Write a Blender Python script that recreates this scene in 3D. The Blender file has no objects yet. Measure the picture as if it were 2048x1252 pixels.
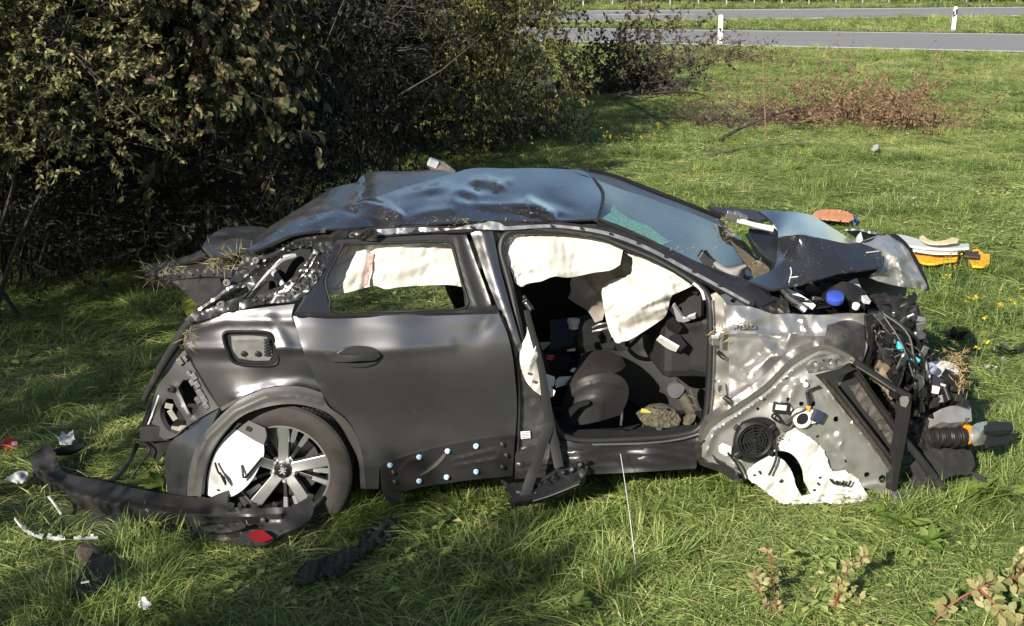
import bpy, math, random
import numpy as np
from mathutils import Vector, Matrix, noise as mnoise
from mathutils.geometry import delaunay_2d_cdt
R = math.radians
random.seed(7); rng = np.random.default_rng(11)
SC = bpy.context.scene
COL = SC.collection

# ------------------------------------------------------------------ camera, sky, sun, exposure
CAM = Vector((0.0, -6.53, 2.76)); FPX = 2800.0; TH = R(14.0)
cd = bpy.data.cameras.new('camera'); cam = bpy.data.objects.new('camera', cd); COL.objects.link(cam)
cd.sensor_width = 36.0; cd.lens = 36.0 * FPX / 2048.0; cd.clip_end = 2000; cd.clip_start = 0.05
cam.location = CAM; cam.rotation_euler = (R(90) - TH, 0, 0)
SC.camera = cam
SUN_AZ = R(27.0); SUN_EL = R(23.0)        # the light travels to the right and away from the camera
w = bpy.data.worlds.new('World'); SC.world = w; w.use_nodes = True
nt = w.node_tree; nt.nodes.clear()
sky = nt.nodes.new('ShaderNodeTexSky'); sky.sky_type = 'NISHITA'; sky.sun_disc = False
sky.sun_elevation = SUN_EL
sky.sun_rotation = math.pi + SUN_AZ       # the sun stands behind the camera, to the left
sky.air_density = 1.0; sky.dust_density = 0.6; sky.ozone_density = 1.2
bg = nt.nodes.new('ShaderNodeBackground'); bg.inputs[1].default_value = 0.058
wo = nt.nodes.new('ShaderNodeOutputWorld')
nt.links.new(sky.outputs[0], bg.inputs[0]); nt.links.new(bg.outputs[0], wo.inputs[0])
sd = bpy.data.lights.new('sun', 'SUN'); sun = bpy.data.objects.new('sun', sd); COL.objects.link(sun)
sd.energy = 4.6; sd.angle = R(0.5); sd.color = (1.0, 0.93, 0.82)
ldir = Vector((math.sin(SUN_AZ) * math.cos(SUN_EL), math.cos(SUN_AZ) * math.cos(SUN_EL), -math.sin(SUN_EL)))
sun.rotation_euler = ldir.to_track_quat('-Z', 'Y').to_euler(); sun.location = (-6, -14, 12)
vs = SC.view_settings
vs.view_transform = 'Standard'; vs.look = 'None'; vs.gamma = 1.0; vs.use_curve_mapping = False
vs.exposure = 1.05
SC.render.engine = 'CYCLES'
SC.cycles.use_denoising = True
SC.cycles.max_bounces = 6; SC.cycles.diffuse_bounces = 3; SC.cycles.glossy_bounces = 4
SC.cycles.transmission_bounces = 4; SC.cycles.transparent_max_bounces = 6
SC.cycles.caustics_reflective = False; SC.cycles.caustics_refractive = False

# ------------------------------------------------------------------ placing things measured in the photograph
CT, ST = math.cos(TH), math.sin(TH)
YAW = 0.12                                 # the car stands a little turned: its side runs away to the right
def ray(px, py):
    u = (px - 1024.0) / FPX; v = (py - 626.0) / FPX
    return (u, CT - v * ST, -ST - v * CT)
def P(px, py, w=0.0):                      # point w metres inside the plane of the car's near side
    d = ray(px, py)
    t = (YAW * 1.1 + w - CAM.y) / (d[1] - YAW * d[0])
    return Vector((CAM.x + t * d[0], CAM.y + t * d[1], CAM.z + t * d[2]))
def PY(px, py, y):                         # point on the vertical plane at depth y
    d = ray(px, py); t = (y - CAM.y) / d[1]
    return Vector((CAM.x + t * d[0], CAM.y + t * d[1], CAM.z + t * d[2]))
def G(px, py, z=0.0):                      # point on the ground
    d = ray(px, py); t = (z - CAM.z) / d[2]
    return Vector((CAM.x + t * d[0], CAM.y + t * d[1], z))
_a = math.atan(YAW); EU = Vector((math.cos(_a), math.sin(_a), 0)); EW = Vector((-math.sin(_a), math.cos(_a), 0))
CO = Vector((-1.1, 0, 0))
def C(u, w, z): return CO + EU * u + EW * w + Vector((0, 0, z))   # car coordinates: along, inward, up

# ------------------------------------------------------------------ materials
def mat(name, col, rough=0.5, metal=0.0, coat=0.0, var=0.15, vs_=9.0, bump=0.0, bs=60.0, dirt=0.0, ds=5.0,
        dcol=(0.15, 0.115, 0.075), spec=0.5, speck=0.0, trans=0.0, tintattr=None, transl=0.0, col2=None, stretch=None, coat_r=0.06, sheen=0.0):
    m = bpy.data.materials.new(name); m.use_nodes = True
    n = m.node_tree; N = n.nodes; L = n.links; N.clear()
    out = N.new('ShaderNodeOutputMaterial'); b = N.new('ShaderNodeBsdfPrincipled')
    L.new(b.outputs[0], out.inputs[0])
    tc = N.new('ShaderNodeTexCoord'); vec = tc.outputs['Object']
    if stretch:
        mp = N.new('ShaderNodeMapping'); mp.inputs['Scale'].default_value = stretch; L.new(vec, mp.inputs[0]); vec = mp.outputs[0]
    def noi(scale, detail=4, rough_=0.6):
        t = N.new('ShaderNodeTexNoise'); t.inputs['Scale'].default_value = scale; t.inputs['Detail'].default_value = detail
        t.inputs['Roughness'].default_value = rough_; L.new(vec, t.inputs['Vector']); return t.outputs['Fac']
    def ramp(f, a, bb, c0=(0, 0, 0, 1), c1=(1, 1, 1, 1)):
        r = N.new('ShaderNodeValToRGB'); r.color_ramp.elements[0].position = a; r.color_ramp.elements[1].position = bb
        r.color_ramp.elements[0].color = c0; r.color_ramp.elements[1].color = c1; L.new(f, r.inputs[0]); return r.outputs[0]
    def mix(fac, a, c):
        x = N.new('ShaderNodeMix'); x.data_type = 'RGBA'
        for s, v in ((0, fac), (6, a), (7, c)):
            if hasattr(v, 'links'): L.new(v, x.inputs[s])
            else: x.inputs[s].default_value = v if s == 0 else (*v[:3], 1)
        return x.outputs[2]
    c_lo = tuple(c * (1 - var) for c in col); c_hi = tuple(min(1, c * (1 + var)) for c in (col2 or col))
    cc = ramp(noi(vs_), 0.3, 0.7, (*c_lo, 1), (*c_hi, 1))
    if tintattr:
        at = N.new('ShaderNodeAttribute'); at.attribute_name = tintattr[0]; at.attribute_type = tintattr[1]
        r = N.new('ShaderNodeValToRGB'); el = r.color_ramp.elements
        cols = tintattr[2]
        el[0].position = 0; el[0].color = (*cols[0], 1); el[1].position = 1; el[1].color = (*cols[-1], 1)
        for i in range(1, len(cols) - 1):
            e = el.new(i / (len(cols) - 1)); e.color = (*cols[i], 1)
        L.new(at.outputs['Fac'], r.inputs[0]); cc = r.outputs[0]
    b.inputs['Roughness'].default_value = rough
    if dirt > 0:
        f = ramp(noi(ds, 8, 0.7), 0.72 - 0.42 * dirt, 0.86 - 0.2 * dirt)
        sc_ = N.new('ShaderNodeMath'); sc_.operation = 'MULTIPLY'; sc_.inputs[1].default_value = min(1, 0.45 + dirt * 0.5); L.new(f, sc_.inputs[0])
        cc = mix(sc_.outputs[0], cc, dcol)
        mr = N.new('ShaderNodeMapRange'); mr.inputs[3].default_value = rough; mr.inputs[4].default_value = 0.85
        L.new(sc_.outputs[0], mr.inputs[0]); L.new(mr.outputs[0], b.inputs['Roughness'])
        if metal > 0:
            mm = N.new('ShaderNodeMapRange'); mm.inputs[3].default_value = metal; mm.inputs[4].default_value = 0.0
            L.new(sc_.outputs[0], mm.inputs[0]); L.new(mm.outputs[0], b.inputs['Metallic'])
        if coat > 0:
            mm = N.new('ShaderNodeMapRange'); mm.inputs[3].default_value = coat; mm.inputs[4].default_value = 0.0
            L.new(sc_.outputs[0], mm.inputs[0]); L.new(mm.outputs[0], b.inputs['Coat Weight'])
    if speck > 0:
        v = N.new('ShaderNodeTexVoronoi'); v.inputs['Scale'].default_value = 70; L.new(vec, v.inputs['Vector'])
        f = ramp(v.outputs['Distance'], 0.05, 0.16, (1, 1, 1, 1), (0, 0, 0, 1))
        g = ramp(noi(4.0, 6), 0.62 - speck * 0.3, 0.7 - speck * 0.2)
        mu = N.new('ShaderNodeMath'); mu.operation = 'MULTIPLY'; L.new(f, mu.inputs[0]); L.new(g, mu.inputs[1])
        cc = mix(mu.outputs[0], cc, (0.34, 0.31, 0.22))
    if hasattr(cc, 'links'): L.new(cc, b.inputs['Base Color'])
    if not b.inputs['Metallic'].links: b.inputs['Metallic'].default_value = metal
    if not b.inputs['Coat Weight'].links: b.inputs['Coat Weight'].default_value = coat
    b.inputs['Coat Roughness'].default_value = coat_r
    b.inputs['Specular IOR Level'].default_value = spec
    if sheen: b.inputs['Sheen Weight'].default_value = sheen
    if trans > 0: b.inputs['Transmission Weight'].default_value = trans
    if bump > 0:
        bp = N.new('ShaderNodeBump'); bp.inputs['Strength'].default_value = bump; bp.inputs['Distance'].default_value = 0.01
        L.new(noi(bs, 5), bp.inputs['Height']); L.new(bp.outputs[0], b.inputs['Normal'])
    if transl > 0:
        tr = N.new('ShaderNodeBsdfTranslucent'); L.new(cc, tr.inputs[0])
        ms = N.new('ShaderNodeMixShader'); ms.inputs[0].default_value = transl
        L.new(b.outputs[0], ms.inputs[1]); L.new(tr.outputs[0], ms.inputs[2]); L.new(ms.outputs[0], out.inputs[0])
    return m

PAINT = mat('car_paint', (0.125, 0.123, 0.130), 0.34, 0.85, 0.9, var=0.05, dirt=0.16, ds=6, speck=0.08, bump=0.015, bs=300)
PAINT_TOP = mat('dusty_paint_reflection_dark', (0.026, 0.026, 0.030), 0.22, 0.20, 1.0, var=0.06, dirt=0.10, ds=6, speck=0.5, bump=0.02, bs=200)  # same car paint, base darkened to imitate dark reflections on upper panels; real specks
PAINT_MUD = mat('muddy_car_paint', (0.07, 0.068, 0.070), 0.36, 0.7, 0.5, var=0.08, dirt=0.6, ds=5, speck=0.5, dcol=(0.13, 0.10, 0.065))
PAINT_CRUMP = mat('sun_brightened_crumpled_paint', (0.38, 0.372, 0.368), 0.32, 0.70, 0.25, var=0.10, dirt=0.16, ds=4, speck=0.35, bump=0.03, bs=120)  # same car paint, base lightened where crumples catch the sun
BARE = mat('bare_sheet_metal', (0.42, 0.41, 0.40), 0.33, 0.9, 0.2, var=0.12, dirt=0.12, bump=0.03, bs=80)
DOOR_IN = mat('grey_inner_door_metal', (0.30, 0.30, 0.285), 0.36, 0.55, 0.3, var=0.08, dirt=0.10, ds=6, bump=0.015)
SILV = mat('silver_metal_and_sunlit_paint', (0.40, 0.39, 0.38), 0.42, 0.55, 0.15, var=0.12, dirt=0.22, ds=6, bump=0.03)  # real beam metal; on the bonnet corner its brightness imitates sunlit paint
ALU = mat('cast_aluminium', (0.72, 0.72, 0.70), 0.35, 0.85, var=0.1, dirt=0.15, bump=0.05)
BLACK = mat('black_plastic', (0.011, 0.011, 0.012), 0.45, spec=.4, var=0.2, dirt=0.12, ds=8, bump=0.03, bs=120)
BLACKMUD = mat('muddy_black_plastic', (0.022, 0.021, 0.021), 0.42, var=0.2, dirt=0.45, ds=5, dcol=(0.085, 0.062, 0.042), bump=0.04)
BUMPM = mat('scuffed_bumper_plastic', (0.020, 0.0195, 0.0195), 0.40, var=0.15, dirt=0.34, ds=5, dcol=(0.07, 0.05, 0.035), bump=0.03)
TRIM = mat('dark_grey_arch_plastic', (0.055, 0.053, 0.050), 0.5, var=0.08, dirt=0.08, bump=0.02, bs=300)
PANELBLK = mat('black_painted_metal', (0.019, 0.018, 0.018), 0.35, spec=.4, var=0.1, dirt=0.14, ds=20, bump=0.02, coat=0.2)
GLOSS = mat('black_gloss', (0.012, 0.012, 0.014), 0.12, var=0.1, coat=0.6, speck=0.3)
RUBBER = mat('black_rubber', (0.012, 0.012, 0.012), 0.5, spec=.4, var=0.15)
TYRE = mat('dusty_tyre_rubber', (0.022, 0.019, 0.016), 0.75, var=0.3, vs_=14, dirt=0.26, ds=12, dcol=(0.075, 0.056, 0.038), bump=0.06, bs=90)
GREYP = mat('grey_interior_plastic', (0.021, 0.021, 0.021), 0.5, spec=.3, var=0.08, bump=0.03, bs=400)
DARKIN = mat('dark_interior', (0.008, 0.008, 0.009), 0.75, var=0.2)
GREYL = mat('dull_grey_plastic', (0.13, 0.128, 0.125), 0.5, var=0.15, dirt=0.2, bump=0.05)
TAN = mat('beige_plastic', (0.30, 0.285, 0.25), 0.5, var=0.1, dirt=0.1)
FABRIC = mat('grey_seat_fabric', (0.026, 0.022, 0.023), 0.95, var=0.35, vs_=70, bump=0.25, bs=350, spec=.2)
AIRBAG = mat('white_airbag_cloth', (0.52, 0.495, 0.455), 0.9, var=0.08, vs_=5, spec=.2, bump=0.15, bs=35)
AIRBAG2 = mat('grey_airbag_cloth', (0.50, 0.45, 0.40), 0.9, var=0.10, vs_=8, bump=0.15, bs=30)  # darker cloth; on the passenger airbag the tone carries painted shade
BLOOD = mat('reddish_stain_cloth', (0.50, 0.30, 0.27), 0.9, var=0.2)
WHITE = mat('white_plastic', (0.58, 0.58, 0.56), 0.45, var=0.05, dirt=0.16, ds=11, bump=.04)
WHITEFILM = mat('white_foam_film', (0.56, 0.55, 0.52), 0.7, var=0.08, dirt=0.22, ds=9, spec=.2, bump=0.25, bs=14)
PALE = mat('pale_plastic', (0.55, 0.56, 0.58), 0.4, var=0.1, dirt=0.1)
BLUE = mat('blue_cap', (0.04, 0.07, 0.36), 0.4, var=0.1)
CYAN = mat('turquoise_connector', (0.08, 0.42, 0.50), 0.4, var=0.1)
BOLTBLUE = mat('pale_blue_clip', (0.42, 0.66, 0.85), 0.4, var=0.05)
RED = mat('red_lens', (0.13, 0.006, 0.006), 0.2, var=0.3, coat=0.5)
REDP = mat('red_plastic', (0.40, 0.03, 0.025), 0.45, var=0.1)
ORANGE = mat('orange_plastic', (0.75, 0.28, 0.02), 0.5, var=0.1)
YELLOW = mat('yellow_cloth', (0.36, 0.33, 0.05), 0.8, var=0.15)
GLASS = mat('windscreen_glass', (0.012, 0.018, 0.02), 0.04, var=0.1, speck=0.4, dirt=0.07, ds=9, spec=0.5)
GLASSG = mat('cracked_green_glass', (0.10, 0.30, 0.25), 0.25, var=0.5, vs_=60, bump=0.6, bs=90)
CRUMB = mat('glass_crumbs', (0.03, 0.033, 0.033), 0.22, var=0.6, vs_=50, coat=1.0, spec=0.9)
CLEAR = mat('hazy_clear_lens', (0.62, 0.62, 0.58), 0.15, var=0.15, trans=0.6, dirt=0.15)
RIMB = mat('black_alloy', (0.014, 0.014, 0.015), 0.35, 0.0, 0.2, var=0.1)
RIMS = mat('machined_alloy', (0.74, 0.75, 0.76), 0.30, 0.95, 0.4, var=0.05)
STRAP = mat('black_webbing', (0.008, 0.008, 0.008), 0.6, spec=.3, var=0.2, bump=0.1, bs=300)
MUD = mat('dry_mud', (0.13, 0.10, 0.065), 0.95, var=0.35, vs_=20, bump=0.6, bs=30)
STRAW = mat('straw_fibre', (0.34, 0.25, 0.12), 0.9, var=0.3)
LINER = mat('felt_liner', (0.020, 0.019, 0.018), 0.9, var=0.4, vs_=20, dirt=0.25, bump=0.3, bs=50)

# ------------------------------------------------------------------ object helpers
ORG = {}
def link(o, parent=None, loc=None):
    COL.objects.link(o)
    if parent is not None: o.parent = parent
def thing(name, label, cat, loc, group=None):
    o = bpy.data.objects.new(name, None); o.empty_display_size = 0.1; COL.objects.link(o)
    o.location = loc; ORG[o.name] = Vector(loc)
    o['label'] = label; o['category'] = cat
    if group: o['group'] = group
    return o
def tag(o, label, cat, group=None):
    o['label'] = label; o['category'] = cat
    if group: o['group'] = group
    return o
def mk(name, V, F, m, parent=None, smooth=True, sharp=35, bevel=0.0, loc=None, mats=None, fm=None):
    """one mesh object from world-space vertices"""
    V = np.asarray([tuple(v) for v in V], dtype=np.float64) if not isinstance(V, np.ndarray) else V
    if parent is not None: o0 = ORG[parent.name]
    elif loc is not None: o0 = Vector(loc)
    else:
        o0 = Vector(((V[:, 0].min() + V[:, 0].max()) / 2, (V[:, 1].min() + V[:, 1].max()) / 2, V[:, 2].min()))
    me = bpy.data.meshes.new(name)
    me.from_pydata((V - np.array(o0)).tolist(), [], F if isinstance(F, list) else F.tolist())
    for mm in (mats or [m]): me.materials.append(mm)
    if fm is not None: me.polygons.foreach_set('material_index', np.asarray(fm, dtype=np.int32))
    if smooth:
        me.polygons.foreach_set('use_smooth', [True] * len(me.polygons))
        if sharp: me.set_sharp_from_angle(angle=R(sharp))
    me.update()
    o = bpy.data.objects.new(name, me); COL.objects.link(o)
    if parent is not None: o.parent = parent; ORG[o.name] = o0
    else: o.location = o0; ORG[o.name] = o0
    if bevel:
        b = o.modifiers.new('bevel', 'BEVEL'); b.width = bevel; b.segments = 2; b.limit_method = 'ANGLE'; b.angle_limit = R(40)
    return o

class MB:
    def __init__(s): s.v = []; s.f = []
    def add(s, V, F):
        n = len(s.v); s.v += [tuple(v) for v in V]; s.f += [tuple(i + n for i in f) for f in F]; return s
    def box(s, c, ex, ey, ez):     # centre and three half-edge vectors
        c, ex, ey, ez = map(Vector, (c, ex, ey, ez))
        V = [c + ex * a + ey * b + ez * d for d in (-1, 1) for b in (-1, 1) for a in (-1, 1)]
        return s.add(V, [(0, 2, 3, 1), (4, 5, 7, 6), (0, 1, 5, 4), (2, 6, 7, 3), (0, 4, 6, 2), (1, 3, 7, 5)])
    def cbox(s, u0, u1, w0, w1, z0, z1):   # box in car coordinates
        return s.box(C((u0 + u1) / 2, (w0 + w1) / 2, (z0 + z1) / 2), EU * ((u1 - u0) / 2), EW * ((w1 - w0) / 2), Vector((0, 0, (z1 - z0) / 2)))
    def rbox(s, c, size, rot=(0, 0, 0)):
        from mathutils import Euler
        m = Euler(rot).to_matrix()
        return s.box(c, m @ Vector((size[0] / 2, 0, 0)), m @ Vector((0, size[1] / 2, 0)), m @ Vector((0, 0, size[2] / 2)))
    def tube(s, pts, r, n=6, flat=None, up=None, smooth=0):
        pts = [Vector(p) for p in pts]
        if smooth and len(pts) > 2: pts = curve3(pts, smooth)
        k = len(pts); rr = r if hasattr(r, '__len__') else [r] * k
        if len(rr) != k: rr = np.interp(np.linspace(0, 1, k), np.linspace(0, 1, len(rr)), rr)
        T = [(pts[min(i + 1, k - 1)] - pts[max(i - 1, 0)]).normalized() for i in range(k)]
        u = Vector(up) if up is not None else (Vector((0, 0, 1)) if abs(T[0].z) < 0.9 else Vector((1, 0, 0)))
        V = []; F = []
        for i in range(k):
            u = (u - T[i] * u.dot(T[i]))
            if u.length < 1e-6: u = T[i].orthogonal()
            u.normalize(); b = T[i].cross(u)
            fl = 1.0 if flat is None else flat
            for j in range(n):
                a = 2 * math.pi * (j + 0.5) / n
                V.append(pts[i] + u * (math.cos(a) * rr[i]) + b * (math.sin(a) * rr[i] * fl))
        for i in range(k - 1):
            for j in range(n):
                F.append((i * n + j, i * n + (j + 1) % n, (i + 1) * n + (j + 1) % n, (i + 1) * n + j))
        F.append(tuple(range(n - 1, -1, -1))); F.append(tuple((k - 1) * n + j for j in range(n)))
        return s.add(V, F)
    def lathe(s, prof, c, ax, n=24, a0=0.0, a1=2 * math.pi, cap=True):   # prof: (radius, distance along ax)
        c = Vector(c); ax = Vector(ax).normalized(); x = ax.orthogonal().normalized() if abs(ax.z) > .9 else Vector((0, 0, 1)).cross(ax).normalized(); y = ax.cross(x)
        full = abs(a1 - a0 - 2 * math.pi) < 1e-6; m = n if full else n + 1
        V = [c + ax * h + (x * math.cos(a0 + (a1 - a0) * j / n) + y * math.sin(a0 + (a1 - a0) * j / n)) * r for r, h in prof for j in range(m)]
        F = []
        for i in range(len(prof) - 1):
            for j in range(n):
                a, b = i * m + j, i * m + (j + 1) % m
                F.append((a, b, b + m, a + m))
        if cap and full:
            F.append(tuple(range(m - 1, -1, -1))); F.append(tuple((len(prof) - 1) * m + j for j in range(m)))
        return s.add(V, F)
    def build(s, name, m, parent=None, **k): return mk(name, s.v, s.f, m, parent, **k)

def curve3(pts, sub=6):
    out = []; n = len(pts)
    for i in range(n - 1):
        p0, p1, p2, p3 = pts[max(i - 1, 0)], pts[i], pts[i + 1], pts[min(i + 2, n - 1)]
        for j in range(sub):
            t = j / sub
            out.append(0.5 * ((2 * p1) + (p2 - p0) * t + (2 * p0 - 5 * p1 + 4 * p2 - p3) * t * t + (3 * p1 - p0 - 3 * p2 + p3) * t ** 3))
    out.append(pts[-1]); return out

def outline2(pts, step, spline=True, corner=38):
    """dense closed outline: smooth through gentle points, sharp at corners"""
    p = np.array(pts, float)[:, :2]; n = len(p); out = []
    cor = []
    for i in range(n):
        a = p[i] - p[i - 1]; b = p[(i + 1) % n] - p[i]
        ang = abs(math.degrees(math.atan2(a[0] * b[1] - a[1] * b[0], a[0] * b[0] + a[1] * b[1])))
        cor.append(ang > corner or not spline)
    for i in range(n):
        p1, p2 = p[i], p[(i + 1) % n]; L = np.linalg.norm(p2 - p1); k = max(1, int(round(L / step)))
        def tang(j):
            a = p[j] - p[j - 1]; b = p[(j + 1) % n] - p[j]
            d = a / (np.linalg.norm(a) + 1e-9) + b / (np.linalg.norm(b) + 1e-9)
            return d / (np.linalg.norm(d) + 1e-9) * L
        t1 = (p2 - p1) if cor[i] else tang(i); t2 = (p2 - p1) if cor[(i + 1) % n] else tang((i + 1) % n)
        for j in range(k):
            t = j / k; h = (2 * t ** 3 - 3 * t * t + 1, t ** 3 - 2 * t * t + t, -2 * t ** 3 + 3 * t * t, t ** 3 - t * t)
            out.append(h[0] * p1 + h[1] * t1 + h[2] * p2 + h[3] * t2)
    return np.array(out)

def inside(poly, q):
    x, y = q[:, 0], q[:, 1]; r = np.zeros(len(q), bool); n = len(poly)
    for i in range(n):
        x1, y1 = poly[i]; x2, y2 = poly[i - 1]
        c = ((y1 > y) != (y2 > y)) & (x < (x2 - x1) * (y - y1) / (y2 - y1 + 1e-12) + x1)
        r ^= c
    return r
def seg_dist(line, q):
    d = np.full(len(q), 1e9)
    for a, b in zip(line[:-1], line[1:]):
        a = np.array(a[:2], float); b = np.array(b[:2], float); ab = b - a
        t = np.clip(((q - a) @ ab) / (ab @ ab + 1e-9), 0, 1)
        d = np.minimum(d, np.linalg.norm(q - a - t[:, None] * ab, axis=1))
    return d
def field(ctrl):
    """smooth depth through control points (px, py, w)"""
    c = np.array(ctrl, float)
    if len(c) == 1: return lambda q: np.full(len(q), c[0, 2])
    X = c[:, :2] / 200.0
    phi = lambda r: r * r * np.log(r + 1e-9)
    n = len(c); A = np.zeros((n + 3, n + 3))
    A[:n, :n] = phi(np.linalg.norm(X[:, None] - X[None], axis=2)) + np.eye(n) * 1e-4
    A[:n, n] = 1; A[:n, n + 1:] = X; A[n, :n] = 1; A[n + 1:, :n] = X.T
    s = np.linalg.lstsq(A, np.concatenate([c[:, 2], [0, 0, 0]]), rcond=None)[0]
    return lambda q: phi(np.linalg.norm(q[:, None] / 200.0 - X[None], axis=2)) @ s[:n] + s[n] + (q / 200.0) @ s[n + 1:]
def crumple(amp, scale, seed=0, ridge=True, oct_=3, mask=None):
    def f(q):
        out = np.zeros(len(q))
        for i, (x, y) in enumerate(q):
            a = 0; s = scale; k = 1.0
            for o in range(oct_):
                v = mnoise.noise(Vector((x / s + seed * 7.3, y / s - seed * 3.1, seed * 1.7 + o * 9)))
                a += k * ((abs(v) * 2 - 0.5) if ridge else v); s *= 0.48; k *= 0.42
            out[i] = a * amp
        return out if mask is None else out * mask(q)
    return f

def sheet(name, outline, m, parent=None, w=0.0, holes=(), res=9.0, thick=0.012, spline=True, ribs=(), fx=(), absy=False, smooth=True, sharp=40, corner=38, loc=None, bevel=0, jag=0.0):
    """a curved panel cut to an outline, with holes, ribs and dents, and a real thickness"""
    ol = outline2(outline, res, spline, corner)
    if jag:
        jr = np.random.default_rng(len(name) * 7 + int(ol[0, 0]))
        ol = ol + jr.normal(0, jag, ol.shape) * (jr.uniform(0, 1, (len(ol), 1)) < .6)
    hl = [outline2(h, res * 0.6, spline, corner) for h in holes]
    lo, hi = ol.min(0), ol.max(0)
    gx, gy = np.meshgrid(np.arange(lo[0], hi[0], res), np.arange(lo[1], hi[1], res * 0.87))
    gx = gx + (np.arange(gx.shape[0]) % 2)[:, None] * res * 0.5
    q = np.stack([gx.ravel(), gy.ravel()], 1); q = q[inside(ol, q)]
    for h in hl: q = q[~inside(h, q)]
    allb = [ol] + hl
    for b in allb:
        if len(q): q = q[seg_dist(np.vstack([b, b[:1]]), q) > res * 0.45]
    pts = [tuple(x) for b in allb for x in b] + [tuple(x) for x in q]
    edges = []; k = 0
    for b in allb:
        edges += [(k + i, k + (i + 1) % len(b)) for i in range(len(b))]; k += len(b)
    V2, E2, F2 = delaunay_2d_cdt([Vector(p) for p in pts], edges, [], 0, 1e-4)[:3]
    V2 = np.array([tuple(v) for v in V2]); T = np.array([f for f in F2 if len(f) == 3])
    cen = V2[T].mean(1); keep = inside(ol, cen)
    for h in hl: keep &= ~inside(h, cen)
    T = T[keep]
    wf = field(w) if isinstance(w, (list, tuple)) else (w if callable(w) else (lambda q: np.full(len(q), float(w))))
    W = wf(V2)
    for line, h, sg, *tent in ribs: W = W - h * (np.maximum(0, 1 - seg_dist(line, V2) / sg) if tent else np.exp(-(seg_dist(line, V2) / sg) ** 2))
    for f in fx: W = W + f(V2)
    u = (V2[:, 0] - 1024) / FPX; v = (V2[:, 1] - 626) / FPX
    d = np.stack([u, CT - v * ST, -ST - v * CT], 1)
    t = (W - CAM.y) / d[:, 1] if absy else (YAW * 1.1 + W - CAM.y) / (d[:, 1] - YAW * d[:, 0])
    V = np.array(CAM) + d * t[:, None]
    # orient towards the camera, normals, thickness
    nrm = np.cross(V[T[:, 1]] - V[T[:, 0]], V[T[:, 2]] - V[T[:, 0]])
    flip = (nrm * d[T[:, 0]]).sum(1) > 0
    T[flip] = T[flip][:, ::-1]; nrm[flip] *= -1
    vn = np.zeros_like(V)
    for j in range(3): np.add.at(vn, T[:, j], nrm)
    vn /= (np.linalg.norm(vn, axis=1)[:, None] + 1e-12)
    back = V - vn * thick
    n = len(V)
    F = [tuple(x) for x in T] + [tuple(x[::-1] + n) for x in T]
    cnt = {}
    for a, b, c in T:
        for e in ((a, b), (b, c), (c, a)): cnt[e] = 1
    for (a, b) in cnt:
        if (b, a) not in cnt: F.append((b, a, a + n, b + n))
    return mk(name, np.vstack([V, back]), F, m, parent, smooth=smooth, sharp=sharp, loc=loc, bevel=bevel)

def ptube(name, pts, r, m, parent, n=8, smooth=5, flat=None, up=None, **k):
    return MB().tube([P(*p) for p in pts], r, n, flat, up, smooth).build(name, m, parent, sharp=60, **k)

def text_mesh(name, s, size, mtx, m, parent, depth=0.003):
    cu = bpy.data.curves.new('t', 'FONT'); cu.body = s; cu.size = size; cu.extrude = depth; cu.align_x = 'CENTER'; cu.align_y = 'CENTER'
    ob = bpy.data.objects.new('t', cu); COL.objects.link(ob)
    dg = bpy.context.evaluated_depsgraph_get(); me = ob.evaluated_get(dg).to_mesh()
    V = [mtx @ v.co for v in me.vertices]; F = [tuple(p.vertices) for p in me.polygons]
    ob.evaluated_get(dg).to_mesh_clear(); bpy.data.objects.remove(ob); bpy.data.curves.remove(cu)
    return (V, F) if name is None else mk(name, V, F, m, parent, smooth=False)

def quads(name, cen, d, nrm, L, Wd, m, parent=None, fold=0.15, tint=None, loc=None, curl=0.0, kind=None, oval=False):
    """many leaves in one mesh: arrays of base point, tip direction, normal, length, width"""
    d = d / (np.linalg.norm(d, axis=1)[:, None] + 1e-9)
    s = np.cross(d, nrm); s /= (np.linalg.norm(s, axis=1)[:, None] + 1e-9); nn = np.cross(s, d)
    N = len(cen); L = np.broadcast_to(L, N)[:, None]; Wd = np.broadcast_to(Wd, N)[:, None]
    mid = cen + d * L * 0.45
    V = np.stack([cen, mid + s * Wd / 2 + nn * fold * Wd, cen + d * L - nn * curl * L, mid - s * Wd / 2 + nn * fold * Wd, cen + d * L * .5], 1).reshape(-1, 3)
    nv = 5
    if oval:
        nv = 9; st_ = ((0, 0), (.22, .40), (.52, .5), (.80, .30), (1, 0), (.80, -.30), (.52, -.5), (.22, -.40), (.5, 0))
        V = np.stack([cen + d * L * a + s * Wd * c_ + nn * (fold * Wd * abs(c_) * 2 - curl * L * a * a) for a, c_ in st_], 1).reshape(-1, 3)
    b = np.arange(N)[:, None] * nv
    F = np.concatenate([b + np.array([[0, 1, 4]]), b + np.array([[1, 2, 4]]), b + np.array([[0, 4, 3]]), b + np.array([[4, 2, 3]])], 0)
    if oval: F = np.concatenate([b + np.array([[i, (i + 1) % 8, 8]]) for i in range(8)], 0)
    o0 = np.array(ORG[parent.name]) if parent is not None else np.array(loc if loc is not None else (0, 0, 0), float)
    me = bpy.data.meshes.new(name); me.vertices.add(len(V)); me.vertices.foreach_set('co', (V - o0).ravel().astype(np.float32))
    me.loops.add(len(F) * 3); me.loops.foreach_set('vertex_index', F.ravel().astype(np.int32))
    me.polygons.add(len(F)); me.polygons.foreach_set('loop_start', np.arange(len(F), dtype=np.int32) * 3)
    me.materials.append(m)
    if tint is not None:
        a = me.attributes.new('tint', 'FLOAT', 'POINT'); a.data.foreach_set('value', np.repeat(tint, nv).astype(np.float32))
    me.update(calc_edges=True)
    o = bpy.data.objects.new(name, me); COL.objects.link(o); ORG[o.name] = Vector(o0)
    if parent is not None: o.parent = parent
    else: o.location = o0
    if kind: o['kind'] = kind
    return o
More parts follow.
